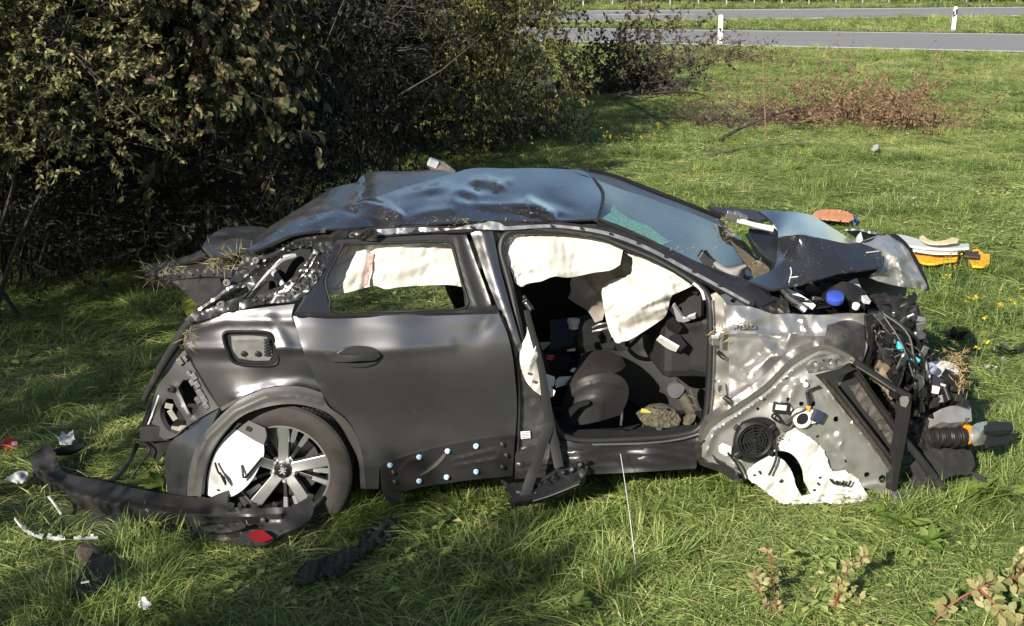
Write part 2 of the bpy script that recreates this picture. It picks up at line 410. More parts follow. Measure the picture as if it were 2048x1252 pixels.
# ------------------------------------------------------------------ the setting
def struct(name, V, F, m):
    o = mk(name, V, F, m, smooth=False, loc=(0, 0, 0)); o['kind'] = 'structure'; return o
SOIL = mat('grassy_soil', (0.046, 0.060, 0.020), 0.95, var=0.35, vs_=1.6, col2=(0.085, 0.098, 0.038), bump=0.8, bs=45)
ASPH = mat('road_asphalt', (0.235, 0.232, 0.230), 0.85, var=0.10, vs_=0.35, bump=0.1, bs=90, stretch=(0.3, 1, 1))
PAINTW = mat('road_line_paint', (0.70, 0.70, 0.67), 0.7, var=0.12, vs_=3)
VERGE = mat('dry_verge', (0.13, 0.115, 0.055), 0.95, var=0.3, vs_=2.0, bump=0.3, bs=30)
nx = 90
xs = np.concatenate([np.linspace(-400, -14, 14), np.linspace(-13, 20, 100), np.linspace(22, 400, 14)])
ys = np.concatenate([np.linspace(-40, -4, 6), np.linspace(-3.5, 34, 110), np.linspace(36, 600, 14)])
gv = []
for y in ys:
    for x in xs:
        z = 0.0
        if -12.5 < x < 19 and -3 < y < 33: z = 0.035 * mnoise.noise(Vector((x * 0.8, y * 0.8, 0))) - 0.02
        else: z = -0.02
        gv.append((x, y, z))
n = len(xs)
struct('ground', gv, [(j * n + i, j * n + i + 1, (j + 1) * n + i + 1, (j + 1) * n + i) for j in range(len(ys) - 1) for i in range(n - 1)], SOIL)

def band(pa, pb, pc, pd, z):      # strip between two ground lines, run on beyond the frame
    a, b, c, d = [G(*p) for p in (pa, pb, pc, pd)]
    e = lambda p, q, t: p + (q - p) * t
    V = [e(a, b, -5), e(a, b, 6), e(c, d, 6), e(c, d, -5)]
    return [(v.x, v.y, z) for v in V]
NR = ((1300, 88), (2048, 105), (1280, 58), (2048, 68))
FR = ((1280, 42.5), (2048, 32.5), (1108, 22), (2048, 14))
struct('near_road', band(*NR, 0.002), [(0, 1, 2, 3)], ASPH)
struct('far_road', band(*FR, 0.004), [(0, 1, 2, 3)], ASPH)
# bare verges beside the asphalt
struct('verge', band((1300, 94), (2048, 113), (1300, 88.3), (2048, 105.4), -0.006), [(0, 1, 2, 3)], VERGE)
def stripe(p, q, wd, z, ext=0.0, side=1):
    a, b = G(*p), G(*q); dd = (b - a); nrm = Vector((-dd.y, dd.x, 0)).normalized() * side
    a2, b2 = a - dd * ext, b + dd * ext
    return [(v.x, v.y, z) for v in (a2, b2, b2 + nrm * wd, a2 + nrm * wd)]
for i, (p, q, wd, s, ext) in enumerate((((1300, 87.2), (2048, 104.2), 0.42, 1, 5), ((1280, 59.6), (2048, 69.8), 0.42, 1, 5), ((1280, 41.6), (2048, 31.8), 0.75, 1, 5),
                                        ((1108, 23.2), (2048, 15.2), 0.85, 1, 5), ((1196, 30.6), (1392, 28.8), 0.55, 1, 0))):
    V = stripe(p, q, wd, 0.010, ext, s)
    struct('road_marking', V, [(0, 1, 2, 3)], PAINTW)

# ------------------------------------------------------------------ grass: one mass nobody could count
def grass_material():
    m = bpy.data.materials.new('grass_blades'); m.use_nodes = True; n = m.node_tree; N = n.nodes; L = n.links; N.clear()
    out = N.new('ShaderNodeOutputMaterial')
    a = N.new('ShaderNodeAttribute'); a.attribute_name = 'tint'
    g = N.new('ShaderNodeAttribute'); g.attribute_name = 'gt'; g.attribute_type = 'INSTANCER'
    ad = N.new('ShaderNodeMath'); ad.operation = 'MULTIPLY_ADD'; ad.inputs[1].default_value = 0.85; L.new(a.outputs['Fac'], ad.inputs[0]); L.new(g.outputs['Fac'], ad.inputs[2])
    r = N.new('ShaderNodeValToRGB'); el = r.color_ramp.elements
    el[0].position = 0.0; el[0].color = (0.050, 0.094, 0.020, 1); el[1].position = 1.0; el[1].color = (0.52, 0.44, 0.24, 1)
    for p, c in ((0.35, (0.185, 0.268, 0.068)), (0.6, (0.330, 0.400, 0.120)), (0.8, (0.48, 0.50, 0.19))):
        e = el.new(p); e.color = (*c, 1)
    L.new(ad.outputs[0], r.inputs[0])
    b = N.new('ShaderNodeBsdfPrincipled'); b.inputs['Roughness'].default_value = 0.5; b.inputs['Specular IOR Level'].default_value = 0.35
    t = N.new('ShaderNodeBsdfTranslucent'); mx = N.new('ShaderNodeMixShader'); mx.inputs[0].default_value = 0.25
    L.new(r.outputs[0], b.inputs['Base Color']); L.new(r.outputs[0], t.inputs[0]); L.new(b.outputs[0], mx.inputs[1]); L.new(t.outputs[0], mx.inputs[2]); L.new(mx.outputs[0], out.inputs[0])
    return m
GRASS = grass_material()
def tuft(k, nb, hmin, hmax, rad, lean, wd, comb=.5):
    rr = np.random.default_rng(100 + k); V = []; F = []; tint = []; dirn = rr.uniform(0, 6.283)
    for i in range(nb):
        a = rr.uniform(0, 6.283); r0 = rad * math.sqrt(rr.uniform()); x, y = r0 * math.cos(a), r0 * math.sin(a)
        h = rr.uniform(hmin, hmax); la = dirn + rr.normal(0, .7) if rr.uniform() < comb else rr.uniform(0, 6.283); le = (abs(rr.normal(lean, lean * .45)) + .15) * h
        w0 = wd * rr.uniform(.6, 1.35); dx, dy = math.cos(la), math.sin(la); sx, sy = -dy, dx; dr = min(1.0, le / h / 1.8); tw = rr.normal(0, .5)
        tn = rr.beta(1.6, 2.6) if rr.uniform() < .91 else rr.uniform(.75, 1.0)
        b0 = len(V)
        for t in (0, .35, .7, 1):
            cx = x + dx * le * t ** 1.3 + sx * tw * h * t * t * .5; cy = y + dy * le * t ** 1.3 + sy * tw * h * t * t * .5
            cz = h * (t * (1 + .55 * dr) - dr * 1.2 * t * t) - .012
            ww = w0 * (1 - t ** 1.6); tz = ww * tw * .8
            if t < 1: V += [(cx + sx * ww, cy + sy * ww, cz + tz), (cx - sx * ww, cy - sy * ww, cz - tz)]; tint += [tn, tn]
            else: V.append((cx, cy, cz)); tint.append(tn)
        F += [(b0, b0 + 1, b0 + 3, b0 + 2), (b0 + 2, b0 + 3, b0 + 5, b0 + 4), (b0 + 4, b0 + 5, b0 + 6)]
    me = bpy.data.meshes.new('tuft'); me.from_pydata(V, [], F); me.materials.append(GRASS)
    at = me.attributes.new('tint', 'FLOAT', 'POINT'); at.data.foreach_set('value', np.array(tint, np.float32))
    me.polygons.foreach_set('use_smooth', [True] * len(F)); me.update()
    return bpy.data.objects.new('tuft', me)      # never linked to the scene: only its shape is used
def rosette(k):
    rr = np.random.default_rng(100 + k); V = []; F = []; tint = []
    for i in range(16):
        a = rr.uniform(0, 6.283); c = np.array([rr.normal(0, .07), rr.normal(0, .07), rr.uniform(.02, .07)]); L = rr.uniform(.03, .07); W_ = L * .32
        d = np.array([math.cos(a), math.sin(a), rr.uniform(-.1, .5)]); s = np.array([-math.sin(a), math.cos(a), rr.normal(0, .2)]); b = len(V); tn = rr.beta(2, 4)
        V += [c, c + d * L * .5 + s * W_, c + d * L - np.array([0, 0, L * .2]), c + d * L * .5 - s * W_, c + d * L * .5 - np.array([0, 0, .006])]; tint += [tn] * 5
        F += [(b, b + 1, b + 4), (b + 1, b + 2, b + 4), (b + 2, b + 3, b + 4), (b + 3, b, b + 4)]
    me = bpy.data.meshes.new('rosette'); me.from_pydata([tuple(v) for v in V], [], F); me.materials.append(GRASS)
    at = me.attributes.new('tint', 'FLOAT', 'POINT'); at.data.foreach_set('value', np.array(tint, np.float32)); me.update()
    return bpy.data.objects.new('rosette', me)
TUFTS = [tuft(0, 44, .07, .15, .13, 1.5, .0030, .6), tuft(1, 40, .08, .18, .12, 1.3, .0034, .7), tuft(2, 46, .04, .10, .15, 2.4, .0028, .3),
         tuft(3, 34, .10, .24, .07, .9, .0034, .5), tuft(4, 38, .06, .13, .14, 2.0, .0038, .5), rosette(5), rosette(6)]
def scatter(name, pts, rz, sc, idx, gt, protos, kind='stuff'):
    me = bpy.data.meshes.new(name); me.vertices.add(len(pts)); me.vertices.foreach_set('co', np.asarray(pts, np.float32).ravel())
    for nm, ty, val in (('rz', 'FLOAT', rz), ('sc', 'FLOAT', sc), ('idx', 'INT', idx), ('gts', 'FLOAT', gt)):
        a = me.attributes.new(nm, ty, 'POINT'); a.data.foreach_set('value', np.asarray(val, np.int32 if ty == 'INT' else np.float32))
    o = bpy.data.objects.new(name, me); COL.objects.link(o); o['kind'] = kind
    ng = bpy.data.node_groups.new(name, 'GeometryNodeTree')
    ng.interface.new_socket('Geometry', in_out='INPUT', socket_type='NodeSocketGeometry'); ng.interface.new_socket('Geometry', in_out='OUTPUT', socket_type='NodeSocketGeometry')
    N = ng.nodes; L = ng.links; gi = N.new('NodeGroupInput'); go = N.new('NodeGroupOutput')
    mp = N.new('GeometryNodeMeshToPoints'); L.new(gi.outputs[0], mp.inputs[0])
    g2 = N.new('GeometryNodeGeometryToInstance')
    for p in reversed(protos):
        oi = N.new('GeometryNodeObjectInfo'); oi.inputs['Object'].default_value = p; oi.inputs['As Instance'].default_value = False
        L.new(oi.outputs['Geometry'], g2.inputs[0])
    def na(nm, ty):
        a = N.new('GeometryNodeInputNamedAttribute'); a.data_type = ty; a.inputs['Name'].default_value = nm; return a.outputs['Attribute']
    ip = N.new('GeometryNodeInstanceOnPoints'); L.new(mp.outputs[0], ip.inputs['Points']); L.new(g2.outputs[0], ip.inputs['Instance'])
    ip.inputs['Pick Instance'].default_value = True; L.new(na('idx', 'INT'), ip.inputs['Instance Index'])
    cx = N.new('ShaderNodeCombineXYZ'); L.new(na('rz', 'FLOAT'), cx.inputs[2]); L.new(cx.outputs[0], ip.inputs['Rotation'])
    L.new(na('sc', 'FLOAT'), ip.inputs['Scale'])
    st = N.new('GeometryNodeStoreNamedAttribute'); st.domain = 'INSTANCE'; st.data_type = 'FLOAT'; st.inputs['Name'].default_value = 'gt'
    L.new(ip.outputs[0], st.inputs['Geometry']); L.new(na('gts', 'FLOAT'), st.inputs['Value']); L.new(st.outputs[0], go.inputs[0])
    md = o.modifiers.new('scatter', 'NODES'); md.node_group = ng
    return o
pts = []; scs = []; ids = []; gts = []
def line_y(p, q, x):
    a, b = G(*p), G(*q); return a.y + (b.y - a.y) * (x - a.x) / (b.x - a.x)
HB = np.array([tuple(G(*p))[:2] for p in ((-40, 545), (140, 560), (330, 545), (480, 480), (650, 375), (760, 330), (950, 310), (1080, 292), (1140, 276))]).T
CLEAR_ = [([(59, 985), (84, 1010), (168, 1058), (336, 1080), (521, 1092), (600, 1060)], .26), ([(110, 975), (336, 1040), (480, 1060)], .2), ([(600, 1152), (640, 1138), (690, 1120), (735, 1080), (790, 1050)], .14), ([(35, 1045), (75, 1073), (195, 1076)], .07), ([(165, 1165), (210, 1130)], .14), ([(15, 893), (25, 893)], .1), ([(120, 880), (145, 878)], .09), ([(15, 955), (50, 952)], .09), ([(285, 1208), (295, 1205)], .06), ([(1830, 515), (1975, 525)], .2), ([(1640, 434), (1705, 438)], .2), ([(1750, 297), (1752, 297)], .15)]
CLEAR_ = [(np.array([tuple(G(*q))[:2] for q in l_]), r_) for l_, r_ in CLEAR_]
def cleared(x, y):
    q = np.array([[x, y]])
    return any(abs(x - l_[0, 0]) < 3.5 and abs(y - l_[0, 1]) < 4 and seg_dist(l_, q)[0] < r_ for l_, r_ in CLEAR_)
def zone(Y0, Y1, dens, s0, s1, margin=0.6):
    A = 0
    wmax = Y1 * .46 + margin + 2.5; N = int(dens * (Y1 - Y0) * 2 * wmax)
    X = rng.uniform(-wmax, wmax, N); Y = rng.uniform(Y0, Y1, N)
    for x, Yc in zip(X, Y):
        over = abs(x) - (Yc * .375 + margin)
        if over > 0 and (over > Yc * .09 + 2.5 or rng.uniform() < .55): continue
        y = Yc - 6.53
        if y > 30:
            if y > line_y(NR[0], NR[1], x) - 0.9 and y < line_y(NR[2], NR[3], x) + .5: continue
            if y > line_y(FR[0], FR[1], x) - .5 and y < line_y(FR[2], FR[3], x) + 1.0: continue
        if y > 2 and x < 1.2 and y > np.interp(x, HB[0], HB[1]) + .35: continue
        if y < 15 and cleared(x, y) and rng.uniform() < .9: continue
        c = Vector((x + 1.1, y, 0)); u = c.dot(EU); ww = c.dot(EW)
        if -.5 < u < 3.0 and .15 < ww < 1.7: continue
        nz = mnoise.noise(Vector((x * .55, y * .55, 3))) ; n2 = mnoise.noise(Vector((x * 1.7, y * 1.7, 8))); n3 = mnoise.noise(Vector((x * .15, y * .15, 21)))
        if n2 < -.42 and rng.uniform() < .6: continue
        s = rng.uniform(s0, s1) * (1 + .35 * n2)
        pts.append((x, y, -.01)); scs.append(s)
        i = rng.integers(0, 5)
        n4 = mnoise.noise(Vector((x * .9 + 40, y * .9, 5)))
        if n4 > .18 and rng.uniform() < .25: i = rng.integers(5, 7)
        elif n4 < -.15 and rng.uniform() < .4: i = 3
        elif i == 3: i = 2
        ids.append(i); gts.append(.07 + .24 * nz + .24 * n2 + .15 * n3 + rng.normal(0, .08) + (.05 if Yc > 20 else 0) + (.25 * max(0, 1 - (line_y(NR[0], NR[1], x) - y) / 5) if 30 < y < line_y(NR[0], NR[1], x) else 0))
zone(4.9, 9.0, 250, .62, 1.05)
zone(9.0, 16, 140, .75, 1.25)
zone(16, 30, 95, .75, 1.15)
zone(30, 52, 42, .9, 1.4)
zone(52, 80, 5, 1.6, 2.6)
zone(84, 102, 5, 2.0, 3.4)
for (xa, ya), (xb, yb), n_ in (((1480, 985), (1780, 1012), 70), ((635, 1046), (735, 1028), 80), ((780, 1000), (1480, 975), 90), ((1790, 1025), (1900, 1010), 25), ((200, 1085), (600, 1100), 40)):
    for i in range(n_):
        t_ = rng.uniform(); g = G(xa + (xb - xa) * t_ + rng.normal(0, 8), ya + (yb - ya) * t_ + abs(rng.normal(0, 9)))
        pts.append((g.x, g.y, -.01)); scs.append(rng.uniform(.7, 1.05)); ids.append(int(rng.choice([1, 3, 3, 4]))); gts.append(.12 + rng.normal(0, .12))
scatter('grass', pts, rng.uniform(0, 6.283, len(pts)), scs, ids, gts, TUFTS)

# ------------------------------------------------------------------ road furniture
def delineator(base, top, label, flip):
    b = G(*base); hgt = 1.02
    t = thing('delineator_post', label, 'road post', b, 'white delineator posts beside the roads')
    m = MB(); r = []
    prof = [(-.06, -.045), (.06, -.045), (.075, 0), (0, .06), (-.075, 0)]
    lean = Vector((0.05 if flip else 0.0, 0, 0))
    V = []; 
    for z, s in ((-.05, 1.15), (hgt * .95, 1.0), (hgt, .75)):
        V += [b + Vector((x * s * 1.15, y * s, z)) + lean * (z / hgt) for x, y in prof]
    k = len(prof); F = [(i * k + j, i * k + (j + 1) % k, (i + 1) * k + (j + 1) % k, (i + 1) * k + j) for i in range(2) for j in range(k)] + [tuple(range(k - 1, -1, -1)), tuple(2 * k + j for j in range(k))]
    m.add(V, F).build('post_body', WHITE, t, smooth=False)
    bd = MB(); V = []
    za, zb = hgt * .62, hgt * .86
    for z, sh in ((za, 0), (zb, .0)):
        for (x, y) in prof: V.append(b + Vector((x * 1.2 + math.copysign(.004, x), y * 1.06 + math.copysign(.004, y), z + (x * 1.1 if z == zb else x * 1.1))) + lean * (z / hgt))
    bd.add(V, [(j, (j + 1) % k, k + (j + 1) % k, k + j) for j in range(k)]).build('black_band', GLOSS, t, smooth=False)
    rf = MB().rbox(b + Vector((-.02 if flip else .1, -.06 if flip else 0, hgt * .74)) + lean * .74, (.045 if flip else .012, .012, .15)).build('reflector', PALE, t, smooth=False)
    return t
d1 = delineator((1440, 88), None, 'white delineator post on the grass in front of the near road, beside dead twigs', False)
bpy.data.objects.remove([c for c in d1.children if c.name.startswith('black_band')][0])   # its band faces the road and only edges round the right side
MB().rbox(ORG[d1.name] + Vector((.085, .01, .68)), (.012, .07, .30)).build('black_band', GLOSS, d1, smooth=False)
d2 = delineator((1906, 62), None, 'leaning white delineator post with black band on the strip between the two roads', True)

a, b = G(1108, 16), G(2048, 8.5); dv = (b - a); L_ = dv.length; dv.normalize(); nv = Vector((-dv.y, dv.x, 0))
gr = thing('guardrail', 'galvanised guardrail on short posts running behind the far road', 'guardrail', a)
GALV = mat('galvanised_steel', (0.5, 0.5, 0.5), 0.45, 0.8, var=.1)
prof = [(-.04, .50), (0, .53), (0, .58), (-.06, .61), (-.06, .66), (0, .69), (0, .75), (-.04, .78)]
V = []
for s in np.linspace(-12, L_ + 14, 30):
    for yy, z in prof: V.append(a + dv * s + nv * yy + Vector((0, 0, z)))
k = len(prof); MB().add(V, [(i * k + j, i * k + j + 1, (i + 1) * k + j + 1, (i + 1) * k + j) for i in range(29) for j in range(k - 1)]).build('rail', GALV, gr)
for i in range(24):
    c = a + dv * (i * 2.0 - 8); 
    MB().rbox(c + nv * .12 + Vector((0, 0, .36)), (.08, .10, .78)).build('post', GALV, gr, smooth=False)
# far hedgerow
N = 9000; t = rng.uniform(-.4, 1.5, N); q = rng.uniform(0, 1, N)
base = np.array([tuple(a + dv * (L_ * s)) for s in t]); cen = base + np.array(nv) * (4.0 + rng.uniform(0, 2.5, N))[:, None]; cen[:, 2] = rng.uniform(.0, 3.2, N) ** 1.0
LEAFDARK = mat('dark_hedge_leaves', (0.035, 0.045, 0.014), .6, var=.4, tintattr=('tint', 'GEOMETRY', [(0.018, 0.026, 0.008), (0.045, 0.055, 0.016), (0.09, 0.085, 0.03)]))
dd = rng.normal(size=(N, 3)); o = quads('far_hedgerow', cen, dd, rng.normal(size=(N, 3)), rng.uniform(.3, .6, N), .3, LEAFDARK, tint=rng.uniform(0, 1, N)); o['kind'] = 'stuff'
# ------------------------------------------------------------------ the wrecked car
car = thing('wrecked_car', 'crashed dark grey car with dented roof and missing front door, standing on the grass', 'car', (0.2, 0.9, 0))
# ---- hidden and inner structure, in car coordinates
def cpart(name, m, boxes, parent=car, bevel=.006, **k):
    b = MB()
    for x in boxes: b.cbox(*x)
    return b.build(name, m, parent, smooth=False, bevel=bevel, **k)
cpart('floor_pan', DARKIN, [(.35, 2.5, .12, 1.72, .26, .32), (-.75, .36, .25, 1.6, .42, .50)])
cpart('far_sill', PAINT, [(.30, 2.3, 1.70, 1.82, .22, .42)])
cpart('far_front_door', DARKIN, [(1.10, 2.25, 1.70, 1.80, .34, 1.06)], bevel=.02)
cpart('far_quarter_panel', PAINT, [(-.50, .02, 1.74, 1.83, .45, 1.0)], bevel=.02)
cpart('far_roof_rail', PAINT, [(.45, 1.75, 1.50, 1.58, 1.36, 1.44)], bevel=.02)
for pp_ in ([C(1.08, 1.76, .4), C(1.06, 1.74, 1.05), C(1.0, 1.57, 1.40)], [C(2.45, 1.72, 1.05), C(1.9, 1.62, 1.36), C(1.7, 1.56, 1.42)]): MB().tube(pp_, .05, 6).build('far_pillar', PAINT, car)
cpart('firewall', DARKIN, [(2.30, 2.36, .15, 1.65, .32, 1.05)])
cpart('boot_bulkhead', DARKIN, [(-.05, .04, .2, 1.65, .45, .86), (-.58, -.53, .35, 1.6, .40, .70)])
cpart('rear_bench', FABRIC, [(.05, .55, .18, 1.62, .42, .58)], bevel=.05)
b = MB().add([C(.02, .2, .55), C(.02, 1.62, .55), C(-.16, 1.62, .93), C(-.16, .2, .93), C(.16, .2, .55), C(.16, 1.62, .55), C(.0, 1.62, .95), C(.0, .2, .95)],
         [(0, 1, 2, 3), (7, 6, 5, 4), (4, 5, 1, 0), (3, 2, 6, 7), (0, 3, 7, 4), (5, 6, 2, 1)])
b.build('rear_backrest', DARKIN, car, smooth=False, bevel=.04)
b = MB().add([C(1.08, .95, .5), C(1.08, 1.45, .5), C(.84, 1.42, 1.02), C(.84, .98, 1.02), C(1.22, .95, .55), C(1.22, 1.45, .55), C(.98, 1.42, 1.05), C(.98, .98, 1.05)],
         [(0, 1, 2, 3), (7, 6, 5, 4), (4, 5, 1, 0), (3, 2, 6, 7), (0, 3, 7, 4), (5, 6, 2, 1)])
b.build('far_seat_backrest', DARKIN, car, smooth=False, bevel=.05)
cpart('far_seat_cushion', DARKIN, [(1.1, 1.6, .98, 1.46, .36, .56)], bevel=.05)

# ---- roof
roof_out = [(493,498),(547,466),(573,450),(637,428),(675,418),(716,402),(756,393),(807,375),(862,359),(905,347),(932,339),(953,336),(1014,337),(1075,336),(1135,339),(1172,344),
            (1184,356),(1202,378),(1205,399),(1196,437),(1105,441),(999,441),(923,443),(850,447),(750,452),(698,455),(650,459),(580,470),(547,484),(503,500)]
roofw = [(493,498,.14),(573,450,.30),(650,459,.17),(698,455,.22),(750,452,.24),(850,447,.24),(999,441,.25),(1105,441,.25),(1196,437,.27),(1205,399,.60),(1184,356,1.15),(1135,339,1.25),
         (1075,336,1.25),(953,336,1.25),(905,347,1.15),(862,359,1.05),(807,375,.92),(716,402,.62),(637,428,.42),(1000,400,.52),(900,400,.50),(1000,370,.80),(1100,370,.85),(800,410,.52),(1100,405,.54),(740,425,.36),(900,425,.32),(1100,425,.34)]
def bump(px, py, rx, ry, h, ang=0.0):
    ca, sa = math.cos(R(ang)), math.sin(R(ang))
    def f(q):
        dx = q[:, 0] - px; dy = q[:, 1] - py; a = (dx * ca + dy * sa) / rx; b = (-dx * sa + dy * ca) / ry
        return h * np.exp(-(a * a + b * b))
    return f
rf = [bump(735, 424, 38, 14, -0.035, -15), bump(700, 412, 28, 8, -0.025, 0), bump(800, 436, 45, 9, 0.035, -8), bump(905, 392, 30, 14, -0.035, 25), bump(960, 377, 40, 9, 0.050, 10), bump(990, 365, 16, 6, -0.040, 35),
      bump(955, 402, 40, 8, 0.040, 8), bump(1065, 410, 50, 9, -0.035, 14), bump(1085, 428, 60, 5, 0.030, 8), bump(850, 380, 60, 8, -0.035, -12), bump(640, 440, 40, 9, -0.025, -20), bump(1130, 415, 30, 10, 0.025, 20),
      crumple(.012, 70, 3, True, 2, lambda q: np.clip((1120 - q[:, 0]) / 250, 0.15, 1))]
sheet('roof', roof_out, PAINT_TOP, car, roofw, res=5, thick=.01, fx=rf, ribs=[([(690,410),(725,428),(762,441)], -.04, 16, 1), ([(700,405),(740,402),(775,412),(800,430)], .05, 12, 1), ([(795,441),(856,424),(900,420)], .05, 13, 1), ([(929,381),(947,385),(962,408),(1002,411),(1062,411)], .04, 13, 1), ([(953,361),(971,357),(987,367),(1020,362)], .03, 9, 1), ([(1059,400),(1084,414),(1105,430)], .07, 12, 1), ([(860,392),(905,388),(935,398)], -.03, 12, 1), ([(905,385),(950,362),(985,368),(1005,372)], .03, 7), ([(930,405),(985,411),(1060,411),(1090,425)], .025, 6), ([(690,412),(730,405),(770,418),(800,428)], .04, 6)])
# the far half of the roof, falling away out of sight
ed = [(905,347),(953,336),(1014,337),(1075,336),(1135,339),(1184,356)]
V = []; k = 0
for px, py in ed:
    w0 = 1.15 if px in (905, 1184) else 1.25
    p = P(px, py, w0); V += [p, p + EW * .18 - Vector((0, 0, .03)), p + EW * .33 - Vector((0, 0, .11))]
MB().add(V, [(i * 3 + j, i * 3 + j + 1, (i + 1) * 3 + j + 1, (i + 1) * 3 + j) for i in range(5) for j in range(2)]).build('roof_edge', PAINT_TOP, car)
# loose chaff and mud lying on roof, bonnet and glass are wear of the panels: a few real blades as well
# ---- tailgate
sheet('tailgate', [(496,492),(535,457),(580,428),(627,399),(669,375),(714,365),(719,356),(735,346),(762,343),(830,342),(892,341),(905,347),(862,366),(807,386),(716,414),(637,442),(547,482)], PAINT_MUD, car,
      [(496,492,.55),(580,428,1.0),(669,375,1.45),(735,346,1.75),(892,341,1.6),(862,362,1.25),(716,408,.95),(637,436,.75),(547,482,.5)], res=8,
      fx=[bump(728, 370, 10, 30, .10, 10), bump(650, 400, 50, 16, -.05, -30)], ribs=[([(722,362),(712,404)], .07, 5), ([(735,352),(890,347)], .03, 5)])
sheet('tailgate_corner', [(405,492),(413,479),(439,460),(477,453),(516,453),(537,458),(548,470),(510,494),(493,500),(450,512),(420,508)], PAINT_MUD, car,
      [(405,492,.55),(439,460,.95),(516,453,1.15),(537,458,1.0),(493,500,.45),(420,508,.45)], res=6, fx=[bump(470, 485, 40, 14, -.10, -10)])
sheet('tail_light_strip', [(279,533),(300,528),(346,521),(404,509),(439,520),(465,540),(463,556),(413,553),(370,557),(324,560),(301,556)], BLACKMUD, car,
      [(279,533,1.1),(346,521,.95),(439,520,.6),(465,550,.4),(324,560,.9),(370,556,.75)], res=6, thick=.05, fx=[crumple(.02, 22, 5)])
sheet('tail_trim_strip', [(347,520),(385,508),(402,500),(410,512),(380,522),(350,527)], BLACKMUD, car, [(347,520,.9),(402,500,.75),(380,522,.75)], res=5, thick=.02)
b = MB()
for i in range(9):
    p = P(305 + i * 15, 548 - i * 1.2 + (i % 2) * 3, .86 - i * .05 - .03); b.rbox(p, (.010 + .006 * (i % 3), .01, .006 + .004 * ((i * 5) % 3)), (.3, .5 * (i % 3) - .4, .3))
o = b.build('clip', GREYL, car, smooth=False); o['kind'] = 'stuff'
sheet('tailgate_inner', [(343,562),(400,557),(440,556),(446,580),(420,612),(395,608),(370,585)], BLACKMUD, car, [(343,562,.8),(440,556,.45),(420,612,.4),(370,585,.7)], res=7, thick=.02, fx=[crumple(.03, 30, 8)])
# ---- D pillar with the broken quarter window
dp = [(369,640),(390,620),(413,600),(440,576),(468,551),(482,525),(493,499),(520,492),(547,485),(580,471),(620,463),(650,459),(698,461),(690,478),(674,490),(648,540),(612,588),(592,601),(530,608),(460,624),(385,643)]
hole = [(484,600),(500,583),(516,565),(540,537),(567,511),(585,499),(605,493),(626,494),(624,508),(610,526),(595,543),(578,560),(562,571),(535,581),(503,597)]
dpw = [(369,640,.14),(413,600,.16),(468,551,.18),(493,499,.16),(580,471,.20),(650,459,.22),(698,461,.22),(674,490,.20),(648,540,.12),(592,601,.07),(460,624,.08),(530,560,.14)]
sheet('rear_pillar', dp, PANELBLK, car, dpw, [hole], res=6, fx=[crumple(.012, 22, 9)], ribs=[([(404,618),(470,566),(530,522),(600,478),(690,468)], .02, 7), ([(632,508),(590,560),(560,578)], .02, 6)])
sheet('pillar_flange', [(497,499),(520,487),(547,478),(580,464),(620,459),(652,456),(650,461),(620,464),(583,470),(550,485),(524,495),(503,503)], BARE, car, [(497,499,.12),(547,480,.16),(652,458,.17)], res=4, fx=[crumple(.006, 14, 2)])
sheet('window_flange', [(553,588),(578,562),(598,543),(616,520),(628,498),(636,505),(627,523),(612,545),(590,566),(572,584)], BARE, car, [(553,588,.09),(598,543,.12),(632,502,.15)], res=4, fx=[crumple(.008, 16, 4)])
sheet('window_flange', [(398,622),(430,600),(466,575),(486,572),(470,588),(440,606),(412,620)], BARE, car, [(398,622,.11),(440,600,.12),(486,572,.10)], res=4, fx=[crumple(.008, 14, 6)])
b = MB(); rr = random.Random(5)
for i in range(170):                       # crumbs of toughened glass left along the window edge
    s = rr.random(); ln = [(410,612),(470,568),(520,528),(575,490),(628,482)] if i % 3 else [(655,500),(628,548),(600,580),(540,596),(500,600)]
    j = int(s * (len(ln) - 1)); t = s * (len(ln) - 1) - j
    x = ln[j][0] + (ln[j + 1][0] - ln[j][0]) * t + rr.gauss(0, 6); y = ln[j][1] + (ln[j + 1][1] - ln[j][1]) * t + rr.gauss(0, 6)
    ww = float(field(dpw)(np.array([[x, y]]))[0]); r = rr.uniform(.003, .007)
    b.rbox(P(x, y, ww - .008), (r * 2, r * 1.5, r * 1.6), (rr.random() * 3, rr.random() * 3, rr.random() * 3))
o = b.build('broken_glass', CRUMB, car, smooth=False); o['kind'] = 'stuff'
for px, py, r in ((512,520,.016),(454,565,.018),(442,608,.020),(578,574,.020)):
    MB().lathe([(r, 0), (r * 1.1, .01), (r * .8, .016), (r * .45, .016), (r * .4, .008)], P(px, py, .12), -EW, 14).build('grommet', GREYL, car)
for pts in ([(470,602,.4),(520,560,.4),(560,520,.45),(590,512,.5)], [(490,600,.35),(530,560,.5)], [(545,540,.5),(570,575,.5)]):
    ptube('inner_strut', pts, [.02, .014], random.choice([BARE, PALE]), car, 6)
sheet('inner_pillar_trim', [(500,596),(550,530),(600,498),(622,500),(618,540),(560,590)], DARKIN, car, .55, res=14)
